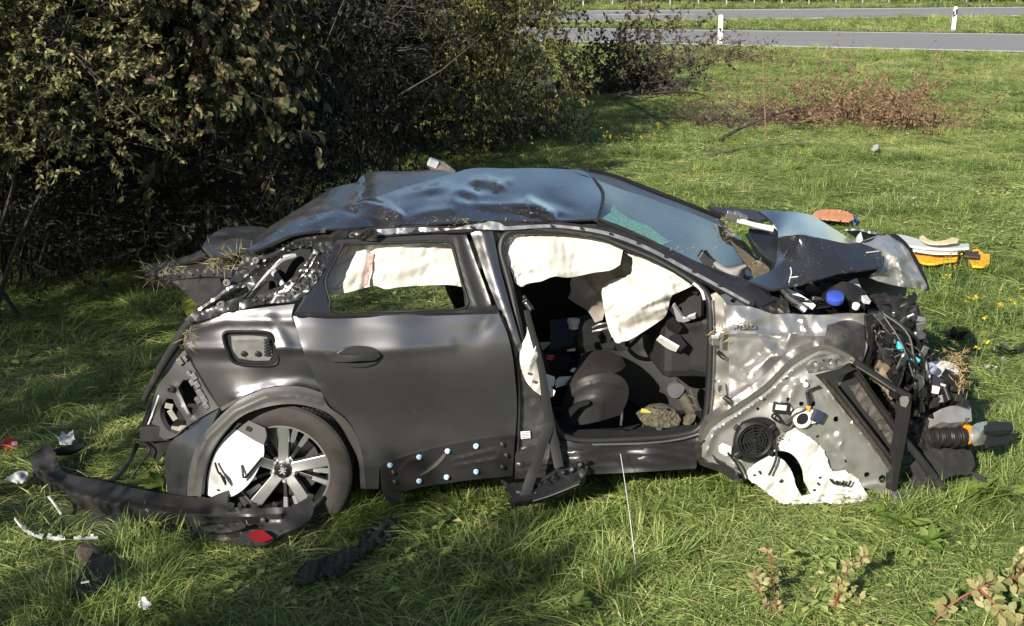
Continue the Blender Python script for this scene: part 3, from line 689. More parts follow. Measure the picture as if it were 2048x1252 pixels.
# ---- quarter panel
qp = [(368,692),(373,670),(381,652),(400,647),(418,642),(440,630),(484,621),(535,614),(589,608),(583,634),(591,652),(603,692),(613,718),(623,740),(643,783),(607,773),(571,771),(545,773),(520,780),(497,787),(476,796),(440,817),(436,812),(420,788),(396,752),(376,716)]
qw = [(368,692,.16),(381,652,.15),(440,630,.10),(535,614,.065),(589,608,.055),(591,652,.03),(450,652,.085),(540,650,.05),(450,690,.065),(540,690,.018),(610,718,.01),(460,740,.06),(540,745,.03),(640,780,.03),(571,771,.02),(476,796,.03),(430,800,.09),(396,745,.13),(376,716,.155)]
fuel = [(446,670),(450,665),(458,663),(490,663),(528,664),(540,668),(547,680),(553,700),(557,716),(553,727),(540,731),(510,731),(482,729),(466,723),(457,708),(449,686)]
sheet('rear_quarter_panel', qp, PAINT, car, qw, [fuel], res=6, ribs=[([(375,697),(455,697),(540,697),(605,697)], .012, 8), ([(400,652),(450,640),(510,640),(590,640)], .010, 10), ([(540,640),(556,664),(572,690)], .010, 12), ([(470,795),(530,775),(600,766),(640,776)], .012, 8)],
      fx=[bump(450, 720, 60, 12, .006, 0), crumple(.0004, 60, 4)])
ff = sheet('fuel_flap_recess', fuel, BLACK, car, w=lambda q: .035 + .02 * (q[:, 0] < 0), res=5, thick=.03)
ptube('recess_seal', [(x, y, .02) for x, y in fuel + fuel[:1]], .008, RUBBER, car, 6, 2)
sheet('fuel_flap_plate', [(462,672),(500,671),(534,674),(541,690),(545,712),(538,721),(505,721),(478,717),(466,700)], GREYL, ff, .028, res=5, ribs=[([(470,680),(530,680)], .006, 3), ([(468,700),(475,712),(500,716)], .005, 3), ([(500,688),(520,690)], .005, 8)])
for px, py in ((487,707),(515,707)): MB().lathe([(.014, 0), (.014, .008), (.008, .010)], P(px, py, .022), -EW, 12).build('fuel_flap_bolt', BLACK, ff)
b = MB()
for i in range(6): b.rbox(P(534, 680 + i * 6, .018), (.025, .012, .009))
b.build('fuel_flap_hinge', BLACK, ff, smooth=False)
m4 = Matrix.Translation(P(494, 687, .018)) @ Matrix.Rotation(math.atan(YAW), 4, 'Z') @ Matrix.Rotation(R(90), 4, 'X')
# lower rear corner skin
sheet('bumper_side_skin', [(438,818),(420,828),(398,842),(374,861),(350,876),(336,892),(330,914),(330,950),(336,986),(372,992),(376,955),(384,919),(398,884),(424,848)], PAINT, car,
      [(438,818,.03),(398,842,.10),(350,876,.18),(330,914,.22),(333,985,.22),(374,985,.06),(384,919,.05),(424,848,.03),(355,930,.14)], res=6, fx=[crumple(.003, 40, 5)])
arch = [(374,992),(376,958),(384,919),(400,880),(428,845),(468,808),(520,781),(571,772),(607,774),(643,785),(656,812),(683,832),(700,850),(715,880),(727,925),(731,977),
        (721,977),(718,925),(703,888),(683,853),(660,829),(620,813),(580,808),(532,814),(484,832),(448,864),(420,907),(407,951),(402,992)]
sheet('wheel_arch_trim', arch, TRIM, car, [(374,992,.05),(384,919,.03),(428,845,.015),(520,781,.0),(607,774,.005),(643,785,.01),(715,880,.03),(731,977,.03),(402,992,.01),(420,907,-.005),(484,832,-.03),(580,808,-.03),(660,829,-.01),(703,888,.02),(721,977,.03)], res=5, thick=.03,
      ribs=[([(384,975),(392,920),(415,875),(470,822),(530,795),(590,790),(640,802)], .012, 6)])
sheet('arch_edge_seal', [(440,816),(470,800),(500,789),(535,783),(535,786),(500,793),(470,806),(444,822)], BARE, car, .0, res=4)
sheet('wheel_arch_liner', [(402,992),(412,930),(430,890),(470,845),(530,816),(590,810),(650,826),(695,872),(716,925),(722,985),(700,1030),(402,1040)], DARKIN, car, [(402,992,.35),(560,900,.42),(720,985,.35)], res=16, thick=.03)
# ---- tail lamp carrier, bared of its lens
tl = [(340,740),(358,712),(370,700),(380,722),(398,754),(420,790),(438,816),(425,822),(400,836),(374,853),(348,874),(330,880),(312,868),(303,840),(306,800),(318,768)]
h1 = [(321,835),(322,815),(334,797),(346,798),(350,808),(370,838),(374,850),(352,868),(335,860),(326,848)]
h2 = [(356,776),(366,760),(380,758),(390,782),(398,800),(396,818),(384,832),(372,812)]
lamp = sheet('tail_lamp_housing', tl, mat('lamp_carrier_grey', (.055, .054, .053), .45, var=.15, dirt=.2), car, [(340,740,.18),(370,700,.15),(438,816,.06),(374,853,.12),(330,880,.22),(303,840,.30),(318,768,.25)], [h1, h2], res=5, thick=.03, ribs=[([(345,775),(362,812),(382,840)], .014, 5), ([(322,800),(340,785),(352,770)], .012, 5)])
MB().lathe([(.018, 0), (.018, .012), (.010, .014), (.006, .006)], P(341, 777, .16), -EW, 16).build('lamp_screw', GREYP, lamp)
b = 0
for px, py, s in ((360,722,8),(370,716,6),(388,752,8),(394,768,8),(384,764,7),(400,785,9),(408,798,9),(396,800,8),(412,810,8),(378,746,6)):
    MB().rbox(P(px, py, .07 + (430 - px) * .001), (s * .0032, .035, s * .0042), (0, -.5, .2)).build('lamp_clip', GREYL, lamp, smooth=False, bevel=.003)
for px, py, L, a in ((345,830,22,1.1),(372,822,24,1.3),(352,858,16,.2),(338,812,14,.3),(366,856,12,.1)):
    p = P(px, py, .24); MB().rbox(p, (L * .0028, .012, .028), (0, a, .3)).build('inner_bracket', TAN if L != 24 else GREYL, lamp, smooth=False, bevel=.003)
sheet('lamp_pocket', [(310,860),(316,800),(350,760),(385,750),(405,800),(398,832),(350,872)], DARKIN, lamp, .36, res=12)
ptube('tailgate_seal', [(400,622,.16),(375,650,.2),(350,690,.24),(325,730,.28),(300,775,.32),(288,800,.34)], [.02, .026, .02, .015], BLACKMUD, car, 8)
ptube('wiring', [(300,820,.3),(292,848,.32),(286,880,.33),(300,900,.3),(280,930,.32),(262,955,.3)], .007, RUBBER, car, 6)
ptube('wiring', [(318,790,.26),(304,830,.28),(296,850,.3)], .005, PALE, car, 6)
sheet('tow_bracket', [(280,850),(300,845),(322,870),(345,882),(330,905),(312,925),(290,885)], BLACKMUD, car, [(280,850,.36),(330,900,.3)], res=6, thick=.03)
MB().lathe([(.02, 0), (.02, .014), (.012, .018)], P(290, 858, .32), -EW, 14).build('bracket_bolt', PALE, car)
cpart('bumper_beam', BLACK, [(-.66, -.60, .4, 1.55, .38, .5)])

# ---- rear wheel
wc = P(565.5, 941, .06); wx = Vector((-.07, -1, -.02)).normalized()       # axle, pointing out
wz = Vector((0, 0, 1)); wz = (wz - wx * wz.dot(wx)).normalized(); wy = wz.cross(wx) * -1   # wy: to the right as seen
def wp(r, a, h): return wc + (wy * math.cos(a) + wz * math.sin(a)) * r + wx * h
hub = MB().lathe([(.06, -.12), (.17, -.12), (.17, -.10), (.06, -.10)], wc, wx, 40).build('rear_wheel', mat('brake_disc', (.06, .055, .05), .5, .5, dirt=.3), car)
TR = .338
prof = [(.236, -.19), (.27, -.205), (.325, -.205), (.348, -.192), (TR, -.16), (TR, -.02), (.350, .008), (.338, .020), (.31, .030), (.275, .030), (.248, .022), (.236, .006), (.232, -.01)]
ty = MB().lathe(prof, wc, wx, 96, cap=False).build('tyre', TYRE, hub, sharp=25)
b = MB()
for i in range(96):                       # shoulder blocks of the tread
    a = 2 * math.pi * i / 96
    for h, r, dr in ((-.002, TR - .001, .004), (-.05, TR, .004), (-.10, TR, .004)):
        c = wp(r, a, h); rad = (wy * math.cos(a) + wz * math.sin(a)); tang = (-wy * math.sin(a) + wz * math.cos(a))
        b.box(c, tang * .0088, wx * (.020 if h > -.04 else .018), rad * .005)
o = b.build('tread_block', TYRE, hub, smooth=False); o['kind'] = 'stuff'
s_ = 'MICHELIN'; Vt = []; Ft = []
for a0, rev in ((R(12), True),):
    for i, ch in enumerate(s_):
        a = a0 + (i * R(6.2)) * (1 if rev else -1)
        rad = (wy * math.cos(a) + wz * math.sin(a)); tang = (wy * math.sin(a) - wz * math.cos(a)) * (-1)
        mm = Matrix(((-tang.x, -rad.x, wx.x, 0), (-tang.y, -rad.y, wx.y, 0), (-tang.z, -rad.z, wx.z, 0), (0, 0, 0, 1))); mm.translation = wp(.292, a, .030)
        v, f = text_mesh(None, ch, .038, mm, TYRE, hub, .0022); n0 = len(Vt); Vt += v; Ft += [tuple(x + n0 for x in q) for q in f]
mk('tyre_lettering', Vt, Ft, mat('worn_tyre_lettering', (.065, .055, .045), .7), hub, smooth=False)
MB().lathe([(.236, .008), (.243, .012), (.243, .004), (.236, -.004), (.225, -.02), (.212, -.05), (.212, -.17), (.236, -.19)], wc, wx, 72, cap=False).build('rim', RIMB, hub, sharp=30)
MB().lathe([(.2335, .0135), (.2445, .0135), (.2445, .010), (.2335, .010)], wc, wx, 72, cap=False).build('rim_lip', RIMS, hub)
def spoke(a, r0, r1, w0, w1, h0, h1, th):
    rad = (wy * math.cos(a) + wz * math.sin(a)); tang = (-wy * math.sin(a) + wz * math.cos(a))
    V = [wc + rad * r0 + tang * w0 + wx * h0, wc + rad * r0 - tang * w0 + wx * h0, wc + rad * r1 - tang * w1 + wx * h1, wc + rad * r1 + tang * w1 + wx * h1]
    V += [v - wx * th - (tang * (.012 if i in (0, 3) else -.012)) * -.3 for i, v in enumerate(V)]
    return V, [(3, 2, 1, 0), (4, 5, 6, 7), (0, 1, 5, 4), (1, 2, 6, 5), (2, 3, 7, 6), (3, 0, 4, 7)]
for i in range(5):
    a = R(29 - 8 + i * 72)
    V, F = spoke(a, .035, .235, .026, .030, -.012, .004, .035)
    MB().add(V, F).build('spoke', RIMS, hub, smooth=False, bevel=.003)
    for da, s in ((15.5, 1), (32, 1)):
        V, F = spoke(a + R(da) * s, .065, .232, .007, .013, -.030, -.012, .03)
        MB().add(V, F).build('thin_spoke', RIMB, hub, smooth=False, bevel=.002)
        V, F = spoke(a + R(da) * s, .15, .230, .0085, .0115, -.0185, -.0095, .004)
        MB().add(V, F).build('spoke_facing', RIMS, hub, smooth=False)
    a2 = a + R(28)
    MB().lathe([(.0, .012), (.008, .012), (.011, .008), (.012, -.015), (.02, -.016), (.02, -.03)], wp(.056, a2, -.005), wx, 6, cap=False).build('wheel_bolt', ALU, hub, smooth=False)
MB().lathe([(.048, -.03), (.048, -.012), (.036, -.006), (.0, -.006)], wc, wx, 28, cap=False).build('hub_centre', RIMB, hub)
MB().lathe([(.031, -.006), (.031, .002), (.028, .004), (.0, .004)], wc, wx, 28, cap=False).build('centre_cap', GLOSS, hub)
lion = [(-.2,.95),(.15,.9),(.35,.7),(.3,.5),(.6,.55),(.85,.75),(.9,.55),(.65,.35),(.35,.25),(.4,.0),(.75,.05),(.85,-.1),(.5,-.2),(.3,-.25),(.35,-.55),(.6,-.7),(.55,-.9),(.3,-.8),(.1,-.5),(-.1,-.35),(-.3,-.6),(-.55,-.7),(-.75,-.5),(-.5,-.45),(-.3,-.2),(-.35,.05),(-.75,-.1),(-.85,.1),(-.5,.25),(-.3,.35),(-.5,.5),(-.45,.75)]
V = [wc + wy * (-x * .023) + wz * (y * .023) + wx * h for h in (.0075, .004) for x, y in lion]; k = len(lion)
MB().add(V, [tuple(range(k)), tuple(range(2 * k - 1, k - 1, -1))] + [(j, (j + 1) % k, k + (j + 1) % k, k + j) for j in range(k)]).build('lion_emblem', RIMS, hub, smooth=False)
MB().lathe([(.06, 0), (.10, 0), (.10, .05), (.06, .06)], wp(.12, R(70), -.13), wx, 12).build('brake_caliper', BARE, hub)
# white panel torn loose in the wheel arch
sheet('loose_white_panel', [(470,855),(476,846),(492,850),(512,862),(524,880),(528,905),(520,930),(500,965),(470,990),(440,998),(414,990),(416,950),(430,905),(450,875)], WHITE, car, [(470,855,.06),(524,880,.0),(500,965,.02),(414,990,.06),(440,905,.05)], res=6, thick=.01, fx=[bump(455, 930, 60, 60, -.03)])
sheet('loose_trim_panel', [(492,838),(530,856),(533,872),(527,890),(510,882),(490,870),(470,858)], GREYP, car, [(492,838,.05),(533,872,-.02),(470,858,.05)], res=5, thick=.02)
MB().rbox(P(498, 858, .02), (.03, .012, .022), (0, .4, 0)).build('panel_catch', BLACK, car, smooth=False, bevel=.003)
ptube('torn_bracket', [(430,925,.0),(437,945,-.02),(448,955,-.02),(452,970,-.02),(440,945,-.01)], .006, BLACK, car, 6, 2)
ptube('torn_bracket', [(484,930,.0),(486,950,-.02),(490,955,-.02),(508,935,-.02),(524,915,-.02)], .006, BLACK, car, 6, 2)
sheet('pale_splinter', [(486,958),(500,940),(520,917),(526,915),(522,925),(505,944),(490,962)], WHITE, car, -.01, res=5)

# ---- rear door
rd = [(583,632),(640,634),(700,633),(850,628),(994,620),(1003,640),(1011,658),(1022,696),(1030,755),(1034,813),(1031,871),(960,878),(895,890),(830,906),(759,931),(757,978),(731,978),(727,925),(715,880),(700,850),(683,832),(656,812),(643,785),(623,740),(613,718),(603,692),(591,652)]
rdw = [(583,632,.05),(700,633,.05),(850,628,.05),(994,620,.055),(640,665,.018),(800,660,.014),(980,660,.022),(620,700,.005),(800,695,-.005),(1015,700,.01),(680,760,.012),(850,760,.012),(1020,760,.022),(700,840,.035),(850,840,.045),(1025,840,.05),(730,930,.03),(760,960,.04),(850,890,.045),(1020,870,.05),(745,975,.035)]
door = sheet('rear_door', rd, PAINT, car, rdw, res=7, thick=.03, fx=[bump(965, 655, 30, 18, .008, -50), bump(975, 645, 14, 6, -.006, -50), crumple(.0003, 110, 12)],
             ribs=[([(610,700),(690,706),(780,700),(900,690)], .007, 12), ([(600,650),(800,652),(960,642)], .004, 14), ([(640,780),(660,808),(700,845),(722,900)], .006, 9)])
lp = sheet('lower_door_panel', [(759,932),(800,916),(830,907),(895,891),(960,879),(1030,872),(1025,952),(960,958),(860,971),(768,985),(764,983)], PANELBLK, car,
      [(759,932,.03),(895,891,.032),(1030,872,.035),(1025,952,.045),(860,971,.045),(768,985,.04)], res=5, thick=.02,
      ribs=[([(905,920),(990,900),(1000,905),(995,918),(910,932)], .006, 3), ([(800,944),(815,925),(850,912)], .005, 3)])
for px, py, c in ((780,930,1),(838,914,1),(895,902,1),(952,892,1),(838,962,1),(893,954,1),(952,943,1),(790,964,0),(787,945,0),(1005,889,0),(1013,911,0),(1005,934,0)):
    r = .0092 if c else .009
    o = MB().lathe([(r * 1.5, 0), (r * 1.5, .004), (r, .006), (r * .9, .016), (r * .4, .018), (0, .012)], P(px, py, .03), -EW, 14, cap=False).build('trim_clip', BOLTBLUE if c else PANELBLK, lp)
    if c: o['label'] = 'pale blue round trim clip'
sheet('scratch_gouge', [(889,907),(892,911),(878,928),(858,943),(840,952),(843,949),(860,936),(876,921)], BARE, lp, .030, res=4, thick=.004)
sheet('panel_skirt', [(766,984),(785,984),(800,985),(808,995),(806,1008),(797,996),(790,1008),(775,1000),(768,992)], BLACKMUD, car, .05, res=5)
# scratches and flecks on the door skin
rs_ = np.random.default_rng(8); fq = field(rdw); q_ = np.stack([rs_.uniform(600, 1025, 90), 635 + 260 * rs_.uniform(0, 1, 90) ** 1.4], 1); q_ = q_[inside(np.array(rd, float), q_)]
cs = np.array([tuple(P(x, y, w_ - .0035)) for (x, y), w_ in zip(q_, fq(q_))]); a_ = rs_.normal(-.5, .5, len(cs))
o = quads('scratch', cs, np.stack([np.cos(a_), .12 * np.cos(a_), np.sin(a_)], 1), np.tile([0, -1., 0], (len(cs), 1)), rs_.uniform(.003, .03, len(cs)) * rs_.uniform(.3, 1, len(cs)), .0010, GREYL, door, fold=0.0); o['kind'] = 'stuff'
# door handle
sheet('door_handle_cup', [(670,708),(690,697),(712,693),(740,695),(757,703),(762,712),(753,725),(725,734),(690,731),(674,722)], DARKIN, door, .018, res=5, thick=.01, fx=[lambda q: -.036 + 0 * q[:, 0]])  # dark raised sheet stands in for the shaded recess behind the handle
sheet('door_handle', [(653,715),(656,710),(680,709),(705,711),(735,708),(757,706),(762,711),(752,719),(722,722),(690,724),(662,723)], PAINT, door,
      [(653,715,-.024),(700,718,-.060),(740,712,-.055),(762,711,-.026),(680,728,-.035),(680,710,-.04)], res=4, thick=.02)
ptube('handle_rim', [(672,708,-.016),(690,697,-.014),(712,693,-.013),(740,695,-.012),(757,703,-.014)], .004, PAINT, door, 6)
# window frame of the rear door
fr = [(588,628),(612,588),(640,538),(660,503),(675,480),(720,477),(800,473),(892,469),(905,470),(932,469),(950,520),(968,568),(983,612),(994,617),(994,627),(850,632),(700,636),(640,637)]
wh = [(686,489),(720,487),(800,485),(880,483),(897,486),(906,497),(916,534),(926,572),(931,616),(850,621),(760,625),(668,628),(660,600),(651,562),(668,525)]
frw = [(588,628,.05),(675,480,.20),(892,469,.22),(932,469,.22),(994,620,.05),(850,630,.05),(650,562,.11),(926,572,.10),(800,478,.21)]
wf = sheet('window_frame', fr, PANELBLK, door, frw, [wh], res=6, thick=.03, ribs=[([(936,475),(960,545),(985,612)], .006, 5), ([(915,475),(925,520),(942,575),(955,614)], .005, 4), ([(592,631),(700,630),(850,626),(990,620)], .014, 4)])
ptube('window_seal', [(x, y, float(field(frw)(np.array([[x, y]]))[0]) - .004) for x, y in wh + wh[:1]], .008, RUBBER, door, 6, 3)
sheet('quarter_glass', [(594,625),(615,588),(645,535),(672,487),(684,488),(664,524),(646,562),(655,600),(661,626)], GLOSS, door, lambda q: field(frw)(q) - .008, res=8, thick=.006)
b = MB(); rr = random.Random(9)
# ---- roof rail channel above the doors
sheet('roof_rail', [(690,462),(752,454),(850,449),(923,445),(999,442),(1105,443),(1170,450),(1238,461),(1300,487),(1362,520),(1430,557),(1510,600),(1508,613),(1490,607),(1430,575),(1362,539),(1300,507),(1240,482),(1180,468),(1105,458),(1000,458),(940,464),(850,466),(752,474),(700,476)], PANELBLK, car,
      [(690,462,.23),(850,449,.24),(1105,443,.25),(1238,461,.24),(1362,520,.18),(1510,600,.08),(1490,607,.07),(1240,482,.20),(1000,458,.22),(752,474,.20)], res=6, thick=.03, fx=[crumple(.004, 30, 6)])
sheet('rail_strip', [(752,459),(800,456),(850,455),(925,453),(932,448),(1000,446),(1010,453),(1060,450),(1105,449),(1150,453),(1195,459),(1238,470),(1300,495),(1362,528),(1430,565),(1500,604),(1498,609),(1430,572),(1362,536),(1300,503),(1238,478),(1195,466),(1150,459),(1105,455),(1010,460),(930,458),(850,464),(755,470)], BARE, car,
      [(752,462,.21),(850,458,.22),(1000,450,.22),(1105,452,.22),(1238,474,.19),(1362,532,.145),(1500,606,.06)], res=4, thick=.008, fx=[crumple(.008, 24, 16, True, 2, lambda q: np.clip((1050 - q[:, 0]) / 200, .15, 1))])
for px, py in ((880,457),(945,455),(1105,452),(1164,457),(1222,468),(1277,486),(1332,513),(1388,543),(1440,571)):
    MB().rbox(P(px, py, float(field([(752,462,.20),(1000,450,.21),(1105,452,.21),(1238,474,.18),(1362,532,.135),(1500,606,.05)])(np.array([[px, py]]))[0])), (.022, .012, .010), (0, .3, 0)).build('rail_clip', BLACK, car, smooth=False, bevel=.002)
sheet('bent_rail_fold', [(700,462),(745,458),(757,470),(752,482),(720,480),(700,470)], PANELBLK, car, [(700,462,.2),(757,470,.15),(720,480,.2)], res=4, fx=[crumple(.02, 16, 3)])
# windscreen pillar paint between glass and rail
sheet('windscreen_pillar', [(1196,436),(1235,449),(1290,473),(1360,507),(1430,539),(1500,563),(1548,600),(1525,612),(1505,602),(1430,559),(1362,522),(1300,489),(1238,462),(1196,450)], PAINT_TOP, car,
      [(1196,438,.27),(1290,477,.25),(1430,546,.20),(1548,600,.12),(1525,612,.07),(1362,522,.17),(1196,450,.24)], res=5, thick=.02)
# ---- windscreen
wsn = [(1197,437),(1202,420),(1206,399),(1203,378),(1192,359),(1241,378),(1286,392),(1332,409),(1380,426),(1423,444),(1462,464),(1485,480),(1503,500),(1517,520),(1515,545),(1499,562),(1470,552),(1430,540),(1392,524),(1317,489),(1256,462)]
wsw = [(1197,437,.27),(1205,399,.60),(1192,359,1.18),(1332,409,1.30),(1423,444,1.34),(1462,464,1.35),(1485,480,1.18),(1517,520,.72),(1499,562,.34),(1445,545,.27),(1392,524,.23),(1317,489,.25),(1256,463,.26),(1340,450,.80),(1250,410,.79),(1430,495,.78),(1475,515,.72),(1290,430,.80),(1390,470,.80)]
ws = sheet('windscreen', wsn, GLASS, car, wsw, res=8, thick=.006, fx=[crumple(.004, 90, 31, False, 2), bump(1240, 445, 30, 10, .02, 20)])
sheet('cracked_patch', [(1204,437),(1222,424),(1226,404),(1236,420),(1262,438),(1296,452),(1318,468),(1340,484),(1326,489),(1300,478),(1256,458),(1225,446)], GLASSG, ws, lambda q: field(wsw)(q) - .012, res=5, thick=.004, fx=[crumple(.006, 10, 5)])
sheet('windscreen_hole', [(1462,482),(1478,494),(1500,510),(1516,528),(1520,542),(1510,548),(1500,536),(1478,508)], MUD, ws, lambda q: field(wsw)(q) - .02, res=5, thick=.004, fx=[crumple(.012, 12, 6)])
sheet('far_windscreen_pillar', [(1172,342),(1211,349),(1238,358),(1271,372),(1320,392),(1362,407),(1400,423),(1438,438),(1466,458),(1462,465),(1423,446),(1380,429),(1332,412),(1286,395),(1241,381),(1192,361)], PAINT_MUD, car,
      [(1172,342,1.28),(1271,372,1.42),(1362,407,1.46),(1438,438,1.5),(1462,465,1.34),(1332,412,1.28),(1192,361,1.17)], res=5, thick=.05)
ptube('far_pillar_seal', [(1175,340,1.32),(1240,357,1.44),(1362,404,1.50),(1440,435,1.54)], .016, BLACK, car, 6)
ptube('windscreen_seal', [(1186,357,1.16),(1203,378,.84),(1206,399,.58),(1197,437,.25)], .009, RUBBER, car, 6)
ptube('windscreen_seal', [(1197,438,.25),(1256,463,.24),(1317,490,.24),(1392,526,.22),(1470,556,.2)], .010, RUBBER, car, 6)
for px, py in ((1242,352 + 20),(1184,362)): pass
sheet('roof_side_inner', [(700,470),(760,448),(850,443),(930,440),(1100,438),(1190,442),(1260,468),(1340,508),(1340,530),(1240,500),(1105,478),(1000,478),(850,482),(720,486)], DARKIN, car, [(700,470,.30),(930,440,.36),(1100,438,.36),(1190,442,.34),(1340,508,.26),(1105,478,.30),(850,482,.30)], res=8, thick=.02)
sheet('pillar_gusset', [(975,456),(1042,456),(1020,470),(1006,488),(1010,530),(1030,600),(1052,690),(1036,690),(1010,610),(992,540)], PANELBLK, car, [(975,456,.26),(1042,456,.28),(1010,530,.24),(1044,690,.12)], res=6, thick=.02)
# ---- B pillar
bp = [(940,463),(985,462),(992,495),(1000,535),(1012,580),(1026,630),(1040,680),(1060,740),(1085,800),(1115,870),(1130,930),(1030,948),(1034,880),(1036,813),(1032,755),(1024,696),(1013,658),(996,620),(985,600),(970,550),(955,505)]
sheet('centre_pillar', bp, PAINT, car, [(940,463,.22),(985,462,.22),(1000,535,.18),(1026,630,.10),(1060,740,.07),(1115,870,.07),(1130,930,.05),(1030,948,.07),(1036,813,.09),(1013,658,.09),(970,550,.17)], res=6, thick=.04, ribs=[([(965,470),(985,540),(1010,620),(1035,690)], .02, 12)], fx=[crumple(.003, 30, 9)])
ptube('door_seal', [(1000,632,.06),(1018,670,.06),(1032,720,.06),(1038,790,.065),(1038,860,.07),(1033,940,.07)], .010, RUBBER, car, 8)
sheet('type_plate', [(1041,863),(1060,862),(1061,876),(1042,878)], PALE, car, .06, res=4, thick=.002)
b = MB()
for j in range(4): b.tube([P(1043.5, 866 + j * 3, .058), P(1058.5, 865 + j * 3, .058)], .0012, 4)
b.build('plate_print', BLACK, car)
# ---- front door aperture: seal, sill
seal = [(1127,873),(1116,862),(1103,835),(1085,790),(1062,735),(1046,690),(1035,640),(1022,580),(1010,535),(1002,505),(1003,483),(1013,468),(1035,462),(1105,463),(1165,468),(1210,477),(1241,490),(1301,514),(1345,537),(1375,556),(1400,574),(1415,592),(1421,620),(1421,700),(1418,770),(1414,820),(1409,842),(1396,858),(1376,867),(1329,874),(1250,879),(1164,881),(1127,873)]
sealw = [(1127,873,.07),(1062,735,.08),(1010,535,.20),(1035,462,.25),(1105,463,.26),(1241,490,.22),(1375,556,.13),(1421,620,.07),(1414,820,.07),(1329,874,.07),(1200,880,.07)]
sf = field(sealw)
ptube('aperture_seal', [(x, y, float(sf(np.array([[x, y]]))[0])) for x, y in seal], .019, RUBBER, car, 8, 4)
ptube('aperture_flange', [(1386,566,.10),(1402,580,.09),(1409,600,.06)], .008, WHITE, car, 6)
ptube('aperture_flange', [(1425,600,.06),(1428,700,.05),(1424,800,.05),(1414,850,.05),(1385,872,.05),(1300,886,.05),(1150,890,.05)], .007, BARE, car, 6)
sheet('sill', [(1030,905),(1060,892),(1112,876),(1150,886),(1250,884),(1330,880),(1395,868),(1420,850),(1425,880),(1400,905),(1392,937),(1300,943),(1160,950),(1030,958)], PANELBLK, car,
      [(1030,905,.06),(1112,876,.09),(1250,884,.09),(1395,868,.09),(1425,870,.05),(1160,920,.0),(1300,915,.0),(1392,937,.03),(1030,958,.04),(1160,950,.03)], res=6, thick=.04,
      ribs=[([(1040,930),(1160,922),(1300,914),(1390,908)], .014, 4), ([(1040,942),(1160,934),(1300,927),(1390,921)], .012, 3), ([(1130,905),(1300,898),(1390,892)], .012, 5)])
sheet('sill_tread', [(1118,870),(1140,862),(1300,862),(1390,850),(1405,855),(1380,866),(1300,876),(1165,880),(1130,876)], DARKIN, car, [(1118,870,.12),(1250,862,.24),(1405,855,.12),(1300,876,.09),(1165,880,.09)], res=8, thick=.02)
# ------------------------------------------------------------------ interior
sheet('centre_console', [(1158,668),(1175,640),(1210,630),(1260,640),(1300,690),(1330,735),(1412,752),(1412,640),(1440,640),(1440,840),(1320,835),(1260,800),(1200,760),(1160,720)], GREYP, car,
      [(1158,668,.80),(1210,630,.95),(1300,690,.85),(1412,752,.75),(1412,640,.85),(1320,835,.75),(1160,720,.75)], res=10, thick=.05, ribs=[([(1160,690),(1230,688),(1320,712),(1412,745)], .02, 6)])
sheet('console_top', [(1100,640),(1160,632),(1215,612),(1250,640),(1228,690),(1168,684),(1100,700)], GREYP, car, [(1100,640,1.1),(1215,612,1.15),(1228,690,.78),(1100,700,.8)], res=10, thick=.03, ribs=[([(1165,665),(1225,650)], .02, 8)])
sheet('dashboard_side', [(1338,600),(1372,575),(1400,585),(1414,620),(1412,752),(1385,744),(1330,725),(1290,690),(1296,665),(1330,690),(1345,640)], GREYP, car,
      [(1338,600,.40),(1400,585,.30),(1412,752,.28),(1330,725,.5),(1290,690,.7),(1345,640,.45)], res=8, thick=.05, ribs=[([(1365,690),(1370,660),(1400,648)], .03, 7), ([(1292,672),(1320,700),(1325,722)], .03, 6)])
cpart('dashboard', DARKIN, [(1.95, 2.32, .35, 1.68, .62, .98)], bevel=.05)
sheet('dash_end_panel', [(1342,592),(1358,578),(1388,572),(1400,590),(1402,632),(1380,640),(1362,628),(1350,610)], GREYP, car, [(1342,592,.36),(1388,572,.26),(1402,632,.22),(1362,628,.30)], res=6, thick=.03)
MB().rbox(P(1390, 584, .22), (.03, .02, .02), (0, .5, .1)).build('fuse_box_catch', BLACK, car, smooth=False, bevel=.003)
sheet('broken_dash_trim', [(1338,618),(1348,610),(1366,638),(1390,630),(1392,636),(1366,645),(1356,644)], PALE, car, [(1338,618,.28),(1392,632,.2)], res=5, thick=.015)
sheet('broken_dash_trim', [(1312,680),(1318,674),(1356,696),(1352,704),(1335,697)], WHITE, car, [(1312,680,.34),(1356,700,.26)], res=5, thick=.015)
sheet('broken_dash_trim', [(1330,648),(1342,640),(1362,660),(1350,676),(1338,664)], GREYP, car, [(1330,648,.32),(1362,660,.26)], res=5, thick=.02)
sheet('broken_dash_trim', [(1340,672),(1358,668),(1374,690),(1362,700),(1350,690)], BLACK, car, [(1340,672,.32),(1374,690,.26)], res=5, thick=.02)
sheet('lower_dash_shelf', [(1310,700),(1335,722),(1412,746),(1412,754),(1370,748),(1322,728)], GREYP, car, [(1310,700,.5),(1412,750,.24)], res=6, thick=.05)
b = MB(); c0 = P(1270, 640, .62); ax = Vector((-.8, -.2, .5))
b.lathe([(.175, -.012), (.190, 0), (.175, .012), (.165, 0)], c0, ax, 36, cap=False)
b.tube([c0 + Vector((-.02, 0, .0)), c0 + Vector((.25, .02, -.14))], .035, 8)
b.build('steering_wheel', DARKIN, car)
ptube('steering_spoke', [(1185,655,.62),(1200,648,.6),(1215,646,.6)], .006, RIMS, car, 6); ptube('steering_spoke', [(1185,663,.62),(1200,660,.6),(1215,656,.6)], .006, RIMS, car, 6)
